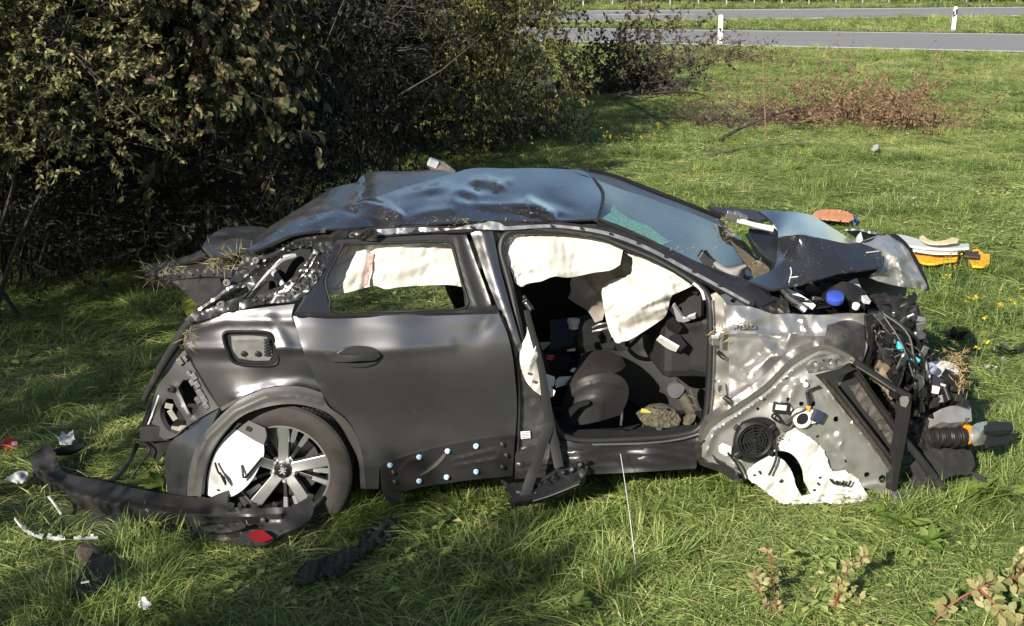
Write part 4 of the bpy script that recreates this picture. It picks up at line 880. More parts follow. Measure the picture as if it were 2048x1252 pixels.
# driver's seat
seat = sheet('front_seat', [(1123,813),(1130,790),(1150,765),(1170,754),(1200,747),(1225,747),(1245,755),(1256,772),(1255,800),(1240,830),(1200,842),(1156,850),(1138,848),(1132,832)], GREYP, car,
      [(1123,813,.30),(1150,765,.24),(1225,747,.22),(1256,785,.25),(1200,800,.19),(1156,850,.26),(1240,830,.26)], res=6, thick=.10, ribs=[([(1140,790),(1165,772),(1205,762),(1240,768)], .012, 6), ([(1190,803),(1202,806),(1200,838)], .010, 5), ([(1130,812),(1160,802),(1190,800)], .012, 4)])
sheet('seat_cushion', [(1130,770),(1150,742),(1163,708),(1180,702),(1205,700),(1228,706),(1246,718),(1252,732),(1240,742),(1205,746),(1170,753),(1145,768)], FABRIC, seat,
      [(1130,770,.28),(1163,708,.66),(1205,700,.72),(1252,732,.45),(1170,753,.26),(1240,742,.28)], res=6, thick=.06, ribs=[([(1150,752),(1185,735),(1240,728)], .03, 10)], fx=[crumple(.012, 30, 5, False)])
sheet('seat_lever', [(1137,822),(1148,812),(1160,806),(1176,802),(1180,804),(1176,809),(1160,815),(1148,826),(1140,836)], BLACK, seat, [(1137,822,.17),(1176,804,.16)], res=4, thick=.02)
sheet('seat_backrest', [(985,560),(1015,548),(1035,560),(1055,620),(1085,700),(1110,760),(1108,790),(1080,790),(1032,720),(1005,640)], DARKIN, seat, [(985,560,.65),(1035,560,.7),(1110,760,.6),(1032,720,.5)], res=12, thick=.15)
for w_ in (.32, .72): cpart('seat_rail', BLACK, [(1.20, 1.75, w_, w_ + .05, .31, .36)], parent=seat)
ptube('seat_adjuster_bar', [(1242,850,.3),(1244,830,.28),(1243,805,.28)], .008, BARE, seat, 6)
MB().rbox(P(1100, 715, .62), (.04, .02, .026), (0, .1, .1)).build('belt_buckle', REDP, car, smooth=False, bevel=.003)
sheet('loose_paper', [(1140,742),(1146,736),(1170,734),(1166,741),(1152,746)], WHITE, car, [(1140,742,.42),(1170,734,.5)], res=5, thick=.002)
sheet('loose_paper', [(1082,760),(1088,746),(1110,754),(1108,772),(1095,778)], PALE, car, [(1082,760,.30),(1110,754,.34)], res=5, thick=.002)
sheet('loose_paper', [(1110,762),(1118,754),(1145,752),(1136,768),(1112,776)], PALE, car, [(1110,762,.36),(1145,752,.4)], res=5, thick=.002)
# ---- airbags
def folds(amp, sc, seed, ang):
    ca, sa = math.cos(R(ang)), math.sin(R(ang))
    def f(q):
        o = np.zeros(len(q))
        for i, (x, y) in enumerate(q):
            a = (x * ca + y * sa) / sc; b_ = (-x * sa + y * ca) / (sc * 4)
            o[i] = amp * (mnoise.noise(Vector((a, b_, seed))) + .5 * mnoise.noise(Vector((a * 2.3, b_ * 2, seed + 5))))
        return o
    return f
sheet('rear_curtain_airbag', [(672,486),(700,480),(800,478),(905,478),(920,520),(932,575),(900,570),(850,571),(800,574),(770,578),(752,572),(742,573),(720,578),(700,584),(670,588),(655,586),(650,560),(660,525)], AIRBAG, car,
      [(672,486,.30),(905,478,.32),(932,575,.22),(800,530,.20),(655,586,.20),(700,540,.24),(800,574,.24)], res=5, thick=.01, fx=[folds(.022, 26, 3, 70), folds(.010, 14, 9, 20)], ribs=[([(742,500),(738,540),(728,580)], -.03, 7), ([(742,502),(800,496),(860,490)], -.02, 6)])
sheet('airbag_stain', [(740,505),(748,508),(744,530),(740,548),(736,570),(726,572),(730,555),(734,535)], BLOOD, car, [(740,505,.215),(730,570,.195)], res=4, thick=.003, fx=[crumple(.008, 8, 4)])
sheet('rear_curtain_drape', [(655,510),(672,488),(695,484),(718,488),(712,530),(700,560),(680,575),(652,580),(648,555)], AIRBAG2, car, [(655,510,.25),(695,484,.28),(680,575,.22)], res=5, thick=.008, fx=[folds(.03, 16, 7, 40)])
cu = [(1000,500),(1004,480),(1016,470),(1035,466),(1105,468),(1170,472),(1238,488),(1246,500),(1240,530),(1222,540),(1190,545),(1135,555),(1108,553),(1081,563),(1060,566),(1044,570),(1030,566),(1024,545),(1010,520)]
sheet('front_curtain_airbag', cu, AIRBAG, car, [(1000,500,.28),(1105,468,.30),(1238,488,.26),(1240,530,.20),(1135,555,.2),(1044,570,.2),(1100,510,.16),(1020,520,.24)], res=5, thick=.01,
      fx=[folds(.018, 24, 2, 80), lambda q: folds(.045, 15, 6, 62)(q) * np.clip((1100 - q[:, 0]) / 60, 0, 1), folds(.010, 9, 4, 4)])
sheet('passenger_airbag', [(1140,565),(1150,548),(1190,540),(1222,530),(1250,505),(1270,515),(1266,548),(1228,558),(1212,575),(1212,610),(1205,640),(1190,645),(1175,622),(1148,605),(1136,596),(1142,582)], AIRBAG2, car,
      [(1140,565,.85),(1190,540,.7),(1260,510,.45),(1212,610,.7),(1148,605,.85),(1180,590,.62)], res=5, thick=.008, fx=[folds(.05, 24, 5, -30)])
sa = [(1240,500),(1262,508),(1300,524),(1345,545),(1378,563),(1389,570),(1365,581),(1345,590),(1340,600),(1336,618),(1329,634),(1310,648),(1289,662),(1270,674),(1256,681),(1240,684),(1231,685),(1224,672),(1217,655),(1210,630),(1206,605),(1204,580),(1210,568),(1222,560),(1245,554),(1262,548),(1267,530),(1264,515)]
sheet('steering_airbag', sa, AIRBAG, car, [(1240,500,.30),(1345,545,.16),(1389,570,.13),(1340,600,.20),(1289,662,.30),(1231,685,.36),(1206,605,.45),(1222,560,.45),(1265,600,.28),(1300,560,.22)], res=4, thick=.01,
      fx=[folds(.035, 34, 8, 60), folds(.035, 20, 12, -20), lambda q: folds(.05, 26, 15, 70)(q) * np.clip((q[:, 1] - 590) / 30, 0, 1)], ribs=[([(1218,570),(1222,600),(1240,645)], .03, 8), ([(1232,628),(1270,618),(1310,600),(1340,588)], .035, 8), ([(1225,615),(1232,640),(1245,660)], -.03, 7)])
sheet('seat_airbag', [(1055,655),(1062,668),(1069,685),(1076,705),(1081,730),(1086,762),(1098,772),(1111,782),(1107,792),(1094,796),(1078,788),(1064,777),(1052,762),(1045,744),(1040,725),(1040,705),(1044,688),(1052,672)], AIRBAG, car,
      [(1055,655,.06),(1081,730,.06),(1111,782,.05),(1064,777,.03),(1040,705,.06),(1060,720,.01)], res=4, thick=.008, fx=[folds(.02, 12, 4, 20)])
for px, py in ((1058,747),(1067,763)): MB().lathe([(.008, 0), (.008, .004), (0, .005)], P(px, py, .012), -EW, 8, cap=False).build('airbag_vent', mat('vent_brown', (.10, .05, .04), .8), car)
# ---- belts and the torn pillar trim
def strap(name, pts, wd, m=STRAP):
    return MB().tube([P(*p) for p in pts], wd, 8, flat=.14, up=EU, smooth=6).build(name, m, car, sharp=60)
strap('seat_belt', [(1053,620,.07),(1060,650,.06),(1074,700,.04),(1085,750,.02),(1092,800,.0),(1102,860,-.02),(1112,905,-.05),(1118,935,-.08)], [.016, .018, .026, .026])
strap('seat_belt', [(1092,800,.01),(1099,840,-.01),(1094,862,-.03),(1084,890,-.06),(1076,920,-.1),(1062,955,-.14),(1048,1000,-.16)], [.015, .030, .024, .030])
MB().rbox(P(1056, 610, .05), (.03, .02, .07), (.1, -.6, 0)).rbox(P(1052, 600, .05), (.016, .02, .05), (.1, -.6, 0)).build('belt_anchor', BLACK, car, smooth=False, bevel=.004)
MB().rbox(P(1056, 612, .03), (.012, .012, .045), (.1, -.6, 0)).build('belt_anchor_plate', BARE, car, smooth=False, bevel=.003)
tr_ = sheet('torn_pillar_trim', [(1013,968),(1060,962),(1100,948),(1120,932),(1140,922),(1171,917),(1176,940),(1157,965),(1130,978),(1098,990),(1060,1000),(1024,1006),(1018,1000),(1030,985)], BLACK, car,
      [(1013,968,-.10),(1100,948,-.04),(1171,917,.0),(1157,965,-.10),(1060,1000,-.18)], res=5, thick=.04, fx=[crumple(.012, 18, 7)])
ptube('trim_edge', [(1060,998,-.19),(1100,987,-.15),(1130,976,-.12),(1160,962,-.1)], .010, RUBBER, tr_, 6); ptube('trim_edge', [(1065,1002,-.2),(1104,990,-.16),(1158,968,-.11)], .004, BARE, tr_, 5)
ptube('loose_door_seal', [(1004,962,-.05),(1020,972,-.09),(1050,972,-.1),(1085,960,-.08),(1110,945,-.05)], .012, RUBBER, car, 8)
for i, (px, py) in enumerate(((1075,968),(1095,965),(1110,955),(1128,945),(1145,940),(1160,930),(1150,955),(1170,925))):
    MB().rbox(P(px, py, -.10 + i * .008), (.035, .02, .022), (.2 * i, .5, .3 * i)).build('trim_rib', BLACK, tr_, smooth=False, bevel=.003)

# ------------------------------------------------------------------ front end
hoodo = [(1516,421),(1545,421),(1575,423),(1605,426),(1625,431),(1650,446),(1672,460),(1690,471),(1716,485),(1740,493),(1759,502),(1766,518),(1763,533),(1725,539),(1681,546),(1640,556),(1594,568),(1566,574),(1547,578),(1520,569),(1497,561),(1520,551),(1541,541),(1551,528),(1554,505),(1556,480),(1556,464),(1548,450),(1535,435)]
hw = [(1516,421,1.50),(1575,423,1.55),(1625,431,1.50),(1690,471,1.15),(1759,502,.70),(1766,520,.45),(1681,546,.16),(1594,568,.12),(1547,578,.10),(1497,561,.16),(1541,541,.42),(1554,505,.75),(1556,466,1.05),(1600,471,.85),(1660,480,.82),(1710,490,.78),(1610,520,.42),(1680,515,.45),(1600,445,1.25)]
hw = [(1516,421,1.12),(1575,423,1.10),(1625,431,1.02),(1690,471,.72),(1716,485,.62),(1556,466,.70),(1600,470,.34),(1650,478,.36),(1710,489,.42),(1600,445,.72),(1650,460,.62)]
hl_ = [(1556,474,.60),(1600,470,.32),(1650,478,.34),(1716,487,.40),(1759,502,.40),(1766,520,.30),(1681,546,.14),(1594,568,.11),(1547,578,.10),(1497,561,.16),(1541,541,.34),(1554,505,.50),(1610,520,.20),(1680,515,.23)]
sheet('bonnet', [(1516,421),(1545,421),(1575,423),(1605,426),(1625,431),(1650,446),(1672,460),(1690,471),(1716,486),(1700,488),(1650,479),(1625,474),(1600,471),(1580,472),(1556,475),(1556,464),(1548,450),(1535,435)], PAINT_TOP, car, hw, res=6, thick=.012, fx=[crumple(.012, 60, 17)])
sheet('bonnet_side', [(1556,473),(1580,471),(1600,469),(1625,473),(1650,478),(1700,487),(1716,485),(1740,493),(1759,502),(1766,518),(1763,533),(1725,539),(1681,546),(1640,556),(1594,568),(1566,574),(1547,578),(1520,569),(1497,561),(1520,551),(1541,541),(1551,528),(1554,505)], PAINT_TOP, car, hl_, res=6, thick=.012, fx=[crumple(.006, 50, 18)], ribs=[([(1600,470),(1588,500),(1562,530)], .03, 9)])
sheet('bay_backing', [(1540,575),(1600,560),(1690,540),(1770,528),(1800,560),(1790,640),(1560,640)], DARKIN, car, [(1540,575,.9),(1770,528,1.0),(1790,640,.8)], res=14, thick=.02)  # added dark sheet, stands in for the shade under the bonnet
sheet('bonnet_flap', [(1416,413),(1450,415),(1480,417),(1512,421),(1535,436),(1520,440),(1495,436),(1470,431),(1440,424)], BLACKMUD, car, [(1416,413,1.75),(1512,421,1.5),(1495,436,1.35),(1440,424,1.6)], res=6, thick=.02)
sheet('bonnet_corner', [(1722,484),(1745,474),(1769,469),(1787,470),(1809,487),(1822,503),(1832,519),(1842,538),(1851,556),(1859,580),(1830,577),(1790,571),(1775,567),(1755,562),(1737,554),(1753,542),(1768,530),(1769,515),(1762,502),(1742,493)], SILV, car,
      [(1722,484,.85),(1769,469,1.0),(1809,487,.95),(1859,580,.75),(1790,571,.45),(1737,554,.35),(1769,515,.50),(1762,502,.60),(1800,530,.62)], res=5, thick=.012,
      fx=[crumple(.03, 50, 23, True, 2), folds(.03, 30, 3, -35)], ribs=[([(1775,472),(1805,492),(1830,530),(1850,572)], .05, 5), ([(1790,500),(1800,540),(1806,572)], .05, 6), ([(1812,505),(1826,545),(1836,574)], .04, 5), ([(1760,482),(1798,520),(1812,570)], .07, 14, 1), ([(1790,476),(1826,540)], -.05, 12, 1), ([(1748,548),(1790,532),(1835,562)], .06, 12, 1)])
sheet('bonnet_lip', [(1722,484),(1740,478),(1770,468),(1795,469),(1812,484),(1824,500),(1836,520),(1848,545),(1860,578),(1855,580),(1843,550),(1830,522),(1818,503),(1806,488),(1790,474),(1770,473),(1742,483)], BLACK, car, [(1722,484,.82),(1770,468,.96),(1812,484,.92),(1860,578,.72)], res=4, thick=.02)
sheet('bonnet_shard', [(1712,488),(1716,470),(1722,463),(1726,480),(1722,486)], PALE, car, [(1712,488,.9),(1722,463,1.0)], res=5)
sheet('bonnet_shard', [(1690,462),(1712,461),(1722,462),(1745,468),(1760,468),(1740,476),(1724,482)], BARE, car, [(1690,462,1.2),(1760,468,1.1)], res=5, fx=[crumple(.02, 16, 4)])
ptube('bonnet_hinge', [(1456,434,1.1),(1476,440,1.05),(1510,450,1.0),(1548,458,.95)], [.018, .014, .02], WHITE, car, 6, 3)
for px, py, s in ((1462,432,.07),(1474,430,.05),(1485,436,.05),(1548,462,.05)): MB().rbox(P(px, py, 1.05), (s, .04, s * .7), (.2, .3, .1)).build('hinge_bracket', BARE, car, smooth=False, bevel=.004)
sheet('scuttle_panel', [(1495,474),(1498,457),(1525,460),(1556,466),(1554,505),(1549,528),(1540,540),(1520,520)], BLACK, car, [(1495,474,1.15),(1556,466,1.1),(1540,540,.5)], res=7, thick=.02)
ptube('wiper_arm', [(1495,470,1.12),(1510,490,.9),(1530,512,.7),(1548,528,.5)], .014, BLACK, car, 6)
sheet('scuttle_mud', [(1500,520),(1520,522),(1540,538),(1535,548),(1515,556),(1505,545)], MUD, car, [(1500,520,.55),(1540,538,.4),(1515,556,.25)], res=5, fx=[crumple(.03, 12, 3)])
# scratches on the bonnet
for a_, b_ in (((1581,535),(1583,545)), ((1583,545),(1578,565)), ((1579,555),(1596,553)), ((1733,505),(1758,502))):
    f_ = field(hl_); pts_ = [(x, y, float(f_(np.array([[x, y]], float))[0]) - .012) for x, y in (a_, b_)]
    ptube('bonnet_scratch', pts_, .0035, PALE, car, 4, 0)
# fender
fe = [(1448,611),(1470,611),(1494,612),(1520,619),(1547,628),(1575,627),(1620,630),(1680,629),(1731,628),(1737,634),(1731,645),(1731,677),(1735,692),(1728,715),(1722,735),(1712,762),(1690,780),(1660,800),(1600,815),(1540,830),(1500,835),(1462,835),(1460,805),(1458,740),(1457,680)]
few = [(1448,611,.03),(1494,612,.06),(1620,630,.07),(1731,628,.10),(1735,692,.06),(1712,762,.05),(1600,700,.02),(1500,700,.02),(1460,805,.04),(1460,650,.03),(1560,660,.03),(1660,665,.035),(1600,815,.05)]
fend = sheet('front_fender', fe, PAINT_CRUMP, car, few, res=5, thick=.012, fx=[crumple(.030, 125, 40, True, 1), crumple(.012, 58, 44, True, 1), crumple(.002, 20, 45), bump(1620, 660, 26, 50, .035, 10), bump(1690, 640, 40, 14, .03, 0), bump(1500, 640, 40, 16, -.02, -20), bump(1570, 735, 24, 30, .03, 40)],
     ribs=[([(1457,666),(1540,667),(1620,670),(1705,674)], .014, 4), ([(1500,745),(1540,715),(1600,700)], .02, 9), ([(1640,690),(1690,680),(1725,690)], -.015, 8), ([(1605,640),(1612,665),(1628,690)], .03, 6), ([(1475,625),(1500,655)], .012, 9), ([(1500,635),(1528,690),(1570,722),(1600,765)], .022, 18, 1), ([(1606,634),(1622,668),(1650,700),(1640,740)], -.024, 20, 1), ([(1462,730),(1500,748),(1560,705),(1625,690)], -.020, 20, 1), ([(1560,630),(1580,668),(1565,710)], .014, 14, 1)])
sheet('mud_smear', [(1655,650),(1700,640),(1728,650),(1730,690),(1722,730),(1710,757),(1690,740),(1665,720),(1650,690)], PAINT_MUD, fend, lambda q: field(few)(q) - .012 , res=6, thick=.004, fx=[crumple(.030, 125, 40, True, 1), crumple(.012, 58, 44, True, 1), bump(1690, 640, 40, 14, .03, 0)])
fwv = lambda x, y: float(field(few)(np.array([[x, y]], float))[0])
mm = Matrix.Translation(P(1488, 654, fwv(1488, 654) - .058)) @ Matrix.Rotation(math.atan(YAW), 4, 'Z') @ Matrix.Rotation(R(90), 4, 'X') @ Matrix.Rotation(R(-1), 4, 'Z')
V, F = text_mesh(None, 'HYBRID', .034, mm, RIMS, car, .006); mk('model_lettering', V, F, RIMS, fend, smooth=False)
# hinge pillar
sheet('hinge_pillar', [(1421,590),(1432,585),(1448,600),(1456,620),(1458,680),(1460,745),(1462,805),(1455,835),(1440,850),(1426,850),(1424,790),(1426,700),(1424,640)], BARE, car, [(1421,590,.08),(1456,620,.05),(1460,745,.045),(1424,790,.06),(1424,640,.07)], res=5, thick=.03, fx=[crumple(.006, 45, 50, True, 1)])
hz = MB().rbox(P(1432, 679, .02), (.06, .05, .055), (0, 0, .2)).build('upper_hinge', BARE, car, smooth=False, bevel=.006)
MB().rbox(P(1431, 674, -.012), (.04, .012, .02)).build('hinge_leaf', ALU, hz, smooth=False, bevel=.004)
MB().lathe([(.012, -.04), (.012, .04)], P(1443, 680, .0), (0, 0, 1), 10).build('hinge_pin', BARE, hz)
hz = sheet('lower_hinge', [(1430,768),(1440,763),(1450,767),(1453,790),(1448,797),(1438,796),(1432,786)], ALU, car, .01, [[(1436,771),(1444,770),(1446,780),(1440,788),(1436,780)]], res=4, thick=.02)
ptube('door_check_strap', [(1448,793,-.01),(1462,806,-.03),(1480,820,-.04)], .012, BLACK, car, 6, 3)
ptube('door_wiring_gaiter', [(1437,705,.03),(1443,712,.0),(1450,716,-.01)], .012, RUBBER, car, 8, 3)
sheet('pillar_bracket', [(1440,590),(1455,588),(1480,600),(1510,616),(1500,617),(1478,612),(1450,610)], BARE, car, [(1440,590,.09),(1510,616,.08),(1450,610,.06)], [[(1460,603),(1464,597),(1472,598),(1474,604),(1468,606)]], res=4, thick=.02)
sheet('scuttle_end', [(1490,590),(1520,585),(1545,592),(1575,600),(1580,625),(1548,627),(1520,618)], BLACKMUD, car, [(1490,590,.16),(1545,592,.2),(1575,620,.12)], res=5, thick=.03, fx=[crumple(.03, 18, 9)])
# engine bay
cpart('engine_block', DARKIN, [(2.42, 3.0, .30, 1.5, .35, .88)], bevel=.03)
ptube('bonnet_strut', [(1560,576,.22),(1582,598,.22),(1600,612,.22),(1612,622,.2)], [.016, .02, .02], BARE, car, 6); ptube('bonnet_strut', [(1568,580,.25),(1600,595,.25),(1628,615,.22)], .018, PALE, car, 6, 2)
rs = sheet('coolant_reservoir', [(1640,605),(1655,596),(1680,596),(1712,606),(1728,618),(1728,628),(1690,630),(1640,627)], BLACK, car, [(1640,605,.3),(1728,620,.22)], res=6, thick=.10)
MB().lathe([(.045, 0), (.047, .012), (.045, .03), (.038, .034), (0, .034)], P(1669, 600, .16), (0, -.55, 1), 24, cap=False).build('blue_filler_cap', BLUE, rs)
MB().lathe([(.02, 0), (.02, .02), (0, .022)], P(1711, 615, .16), (0, -.6, 1), 12, cap=False).build('round_cap', WHITE, car)
for o_ in ([(1694,565),(1714,556),(1722,575),(1735,592),(1742,602),(1730,600),(1722,590),(1706,585)],): sheet('torn_white_bracket', o_, WHITE, car, [(1694,565,.35),(1742,602,.2)], res=4, thick=.02)
sheet('inner_wing', [(1592,575),(1660,558),(1700,560),(1720,590),(1738,612),(1728,622),(1640,612),(1600,600)], DARKIN, car, .5, res=10)
rr = random.Random(21)
for px, py, w_, s in ((1600,590,.45,.07),(1622,585,.5,.09),(1645,580,.5,.07),(1668,578,.45,.06),(1690,590,.4,.06),(1580,606,.3,.05),(1612,606,.3,.05),(1632,600,.32,.05),(1700,604,.25,.05),(1720,606,.25,.05)):
    MB().rbox(P(px, py, w_), (s, s, s * rr.uniform(.5, 1.1)), (rr.uniform(-.3, .3), rr.uniform(-.5, .5), rr.uniform(-.3, .3))).build('engine_bracket', rr.choice([BLACK, BLACKMUD, GREYP, GREYL]), car, smooth=False, bevel=.004)
def wire(n, x0, y0, x1, y1, w0, w1, sag=10, r=.005, m=RUBBER, jit=14):
    for i in range(n):
        a = (x0 + rr.uniform(-jit, jit), y0 + rr.uniform(-jit, jit), w0 + rr.uniform(-.05, .05)); c = (x1 + rr.uniform(-jit, jit), y1 + rr.uniform(-jit, jit), w1 + rr.uniform(-.05, .05))
        mid = ((a[0] + c[0]) / 2 + rr.uniform(-sag, sag), (a[1] + c[1]) / 2 + rr.uniform(-sag, sag), (a[2] + c[2]) / 2 - .04)
        ptube('wiring', [a, mid, c], r * rr.uniform(.7, 1.6), m, car, 5, 5)
wire(6, 1640, 590, 1700, 575, .45, .4); wire(6, 1580, 600, 1650, 610, .25, .3)
# radiator pack and crushed nose
sheet('wheel_arch_splash_guard', [(1700,560),(1728,555),(1770,562),(1815,572),(1812,590),(1795,600),(1775,604),(1750,596),(1725,580)], BLACKMUD, car, [(1700,560,.5),(1770,562,.75),(1815,575,.85),(1775,604,.7)], res=7, thick=.015)
sheet('radiator_pack', [(1735,620),(1760,610),(1795,618),(1808,612),(1832,610),(1838,640),(1842,690),(1838,740),(1850,800),(1840,860),(1800,880),(1780,820),(1760,760),(1738,700)], BLACKMUD, car,
      [(1735,620,.35),(1832,610,.55),(1842,690,.5),(1850,800,.4),(1780,820,.3),(1738,700,.22)], res=6, thick=.12, fx=[crumple(.05, 32, 61), crumple(.02, 14, 62)])
sheet('nose_backing', [(1725,600),(1790,590),(1838,612),(1850,660),(1862,710),(1895,735),(1925,765),(1932,830),(1920,880),(1880,905),(1830,900),(1790,860),(1750,780),(1735,700)], BLACKMUD, car, [(1725,600,.45),(1838,612,.6),(1895,735,.42),(1932,830,.40),(1880,905,.22),(1750,780,.32)], res=6, thick=.03, fx=[crumple(.05, 30, 66), crumple(.02, 13, 67)], jag=1.5)  # added dark sheet, closes gaps and deepens the shade of the nose
sheet('headlamp_shell', [(1732,632),(1745,628),(1750,650),(1745,690),(1738,735),(1720,762),(1712,757),(1722,720),(1735,690)], PAINT_MUD, car, [(1732,632,.05),(1745,690,.12),(1712,757,.06)], res=5, thick=.015, fx=[crumple(.012, 18, 5)])
sheet('crushed_plate', [(1742,660),(1752,655),(1775,690),(1790,712),(1788,728),(1770,720),(1755,690)], BARE, car, [(1742,660,.15),(1790,720,.2)], res=5, thick=.01, fx=[crumple(.01, 18, 5)])
sheet('crushed_plate', [(1800,598),(1825,606),(1836,612),(1842,650),(1836,690),(1818,660),(1802,640)], BLACKMUD, car, [(1800,598,.6),(1836,690,.5)], res=6, thick=.02)
sheet('mudguard_liner', [(1730,720),(1752,708),(1778,722),(1795,750),(1794,790),(1782,800),(1768,780),(1745,756)], mat('sandy_liner', (.16, .125, .085), .9, var=.4, vs_=18, bump=.4, bs=40), car, [(1730,720,.22),(1795,750,.25),(1782,800,.2)], res=6, thick=.02, fx=[crumple(.03, 26, 12)])
ptube('radiator_hose', [(1742,630,.12),(1770,635,.08),(1792,650,.08),(1803,672,.1),(1806,690,.12)], .022, RUBBER, car, 8)
ptube('bent_pipe', [(1800,615,.55),(1816,606,.55),(1826,596,.6),(1822,588,.62)], .025, RUBBER, car, 8)
cn = MB().rbox(P(1799, 690, .06), (.03, .03, .075), (0, -.1, .1)).build('wiring_connector', CYAN, car, smooth=False, bevel=.004)
MB().rbox(P(1828, 721, .06), (.045, .03, .045), (0, .6, .1)).build('wiring_connector', CYAN, car, smooth=False, bevel=.004)
MB().rbox(P(1818, 712, .09), (.03, .02, .012), (0, .4, .1)).build('wiring_connector', REDP, car, smooth=False, bevel=.003)
for i in range(84):
    px = rr.uniform(1745, 1850); py = rr.uniform(622, 830)
    if px < 1745 + (py - 620) * .22: continue
    s = rr.uniform(.008, .034); m_ = rr.choice([BLACK, BLACK, BLACKMUD, BLACKMUD, RUBBER, BARE, GREYP, GREYL])
    MB().rbox(P(px, py, rr.uniform(.04, .26)), (s * rr.uniform(.5, 2), s * .5, s * rr.uniform(.5, 2.6)), (rr.uniform(-.5, .5), rr.uniform(-.8, .8), rr.uniform(-.5, .5))).build('crushed_bracket', m_, car, smooth=False, bevel=.003)
wire(7, 1770, 640, 1835, 720, .06, .12, 25, .007); wire(6, 1750, 650, 1800, 700, .04, .06, 30, .004); wire(10, 1790, 690, 1845, 800, .04, .08, 30, .004); wire(2, 1760, 640, 1830, 760, .03, .05, 30, .003, GREYL); wire(6, 1830, 650, 1850, 730, .3, .3, 15, .006); wire(5, 1800, 700, 1840, 790, .1, .2, 20, .004)
sheet('bent_tab', [(1838,690),(1850,680),(1856,700),(1848,730),(1853,755),(1840,748),(1834,715)], BLACKMUD, car, [(1838,690,.4),(1853,755,.3)], res=5, thick=.02)
for i in range(44):                      # torn sheet and broken plastic, every piece at its own angle
    px = rr.uniform(1748, 1846); py = rr.uniform(640, 830); 
    if px < 1745 + (py - 640) * .30: continue
    n_ = rr.randint(5, 7); a0 = rr.random() * 6; r0 = rr.uniform(6, 19); w0 = rr.uniform(.0, .20); kx, ky = rr.gauss(0, .006), rr.gauss(0, .006)
    o_ = [(px + r0 * rr.uniform(.5, 1.2) * math.cos(a0 + j * 6.283 / n_), py + r0 * rr.uniform(.6, 1.6) * math.sin(a0 + j * 6.283 / n_)) for j in range(n_)]
    sheet('torn_metal', o_, rr.choice([BLACK, BLACKMUD, BLACKMUD, PANELBLK, BARE, PAINT_CRUMP, GREYL, BLACK]), car, lambda q: w0 + kx * (q[:, 0] - px) + ky * (q[:, 1] - py), res=5, spline=False, thick=.008, fx=[crumple(.015, 14, i)])
# crash beam and longitudinals
bm = sheet('bumper_beam_end', [(1852,727),(1868,722),(1890,722),(1912,728),(1918,740),(1915,752),(1900,760),(1870,757),(1853,748)], WHITE, car, [(1852,727,.30),(1912,728,.36),(1900,760,.25),(1853,748,.2)], res=5, thick=.06)
MB().lathe([(.03, 0), (.03, .02), (.018, .026), (.012, .01)], P(1860, 735, .16), -EW, 16).build('tow_eye_nut', mat('bluish_zinc', (.45, .48, .62), .35, .6), bm)
sheet('crash_member', [(1882,818),(1900,812),(1938,810),(1942,816),(1944,842),(1930,843),(1900,846),(1884,844)], SILV, car, [(1882,818,.18),(1938,810,.28),(1944,842,.2),(1884,844,.12)], [[(1930,836),(1940,836),(1941,841),(1931,842)]], res=5, thick=.10, spline=False, fx=[crumple(.006, 20, 5)])
MB().rbox(P(1870, 779, .16), (.04, .03, .04), (0, .2, .2)).build('sensor', WHITE, car, smooth=False, bevel=.004)
for px, py, s, m_ in ((1900,755,.07,BLACK),(1880,770,.08,BLACK),(1892,790,.06,BLACK),(1862,800,.07,GREYP),(1912,795,.05,GREYP),(1878,798,.06,BLACKMUD),(1850,780,.09,BLACK),(1905,775,.04,GREYP),(1866,765,.08,BLACKMUD),(1925,806,.05,BLACK)):
    MB().rbox(P(px, py, .22), (s, s, s * .8), (rr.uniform(-.4, .4), rr.uniform(-.6, .6), rr.uniform(-.5, .5))).build('crushed_bracket', m_, car, smooth=False, bevel=.005)
ptube('sensor_pin', [(1888,772,.15),(1898,800,.12)], .014, BLACK, car, 8, 2); ptube('sensor_pin', [(1886,771,.13),(1887,768,.13)], .016, WHITE, car, 8, 2)
b = 0
coil = 0
cp = [P(1868 + i * 4.6, 874 + math.sin(i) * 1.0, .16) for i in range(13)]
for i, p in enumerate(cp):
    if i % 1 == 0: MB().lathe([(.046, -.005), (.052 + .004 * math.sin(i * 1.7), 0), (.046, .005), (.036, 0)], p, Vector((.95, .25, .03 * math.sin(i * 2))), 24, cap=False).build('bellows_ring', RUBBER, car)
MB().lathe([(.035, 0), (.035, .19)], P(1866, 874, .16), Vector((.97, .2, 0)), 16).build('bellows_core', BLACKMUD, car)
MB().lathe([(.046, -.008), (.053, -.008), (.053, .008), (.046, .008)], P(1936, 869, .18), Vector((.95, .25, 0)), 24).build('orange_ring', ORANGE, car)
sheet('cracked_lamp_lens', [(1944,852),(1955,846),(1974,842),(1977,860),(1978,884),(1962,890),(1948,892),(1940,872)], CLEAR, car, [(1944,852,.18),(1977,860,.26),(1962,890,.15),(1960,868,.10)], res=4, thick=.012, fx=[crumple(.015, 14, 3)])
sheet('lower_grille_shard', [(1968,846),(1990,842),(2024,845),(2027,858),(2000,862),(1970,862)], DARKIN, car, [(1968,846,.30),(2027,850,.45),(2000,862,.25)], res=6, spline=False, jag=1.2, thick=.03)
sheet('lower_grille_shard', [(1975,870),(2010,864),(2026,872),(2012,888),(1980,892)], DARKIN, car, [(1975,870,.2),(2026,872,.4),(1980,892,.1)], res=6, thick=.03, fx=[crumple(.02, 18, 5)])
cpart('front_subframe', BLACKMUD, [(2.45, 3.0, .25, 1.5, .10, .30), (2.95, 3.1, .35, 1.5, .25, .45)], bevel=.02)
MB().lathe([(.20, -.1), (.33, -.1), (.345, -.06), (.345, .08), (.33, .11), (.20, .11)], C(2.55, 1.55, .33), EW, 40).build('far_front_wheel', TYRE, car)
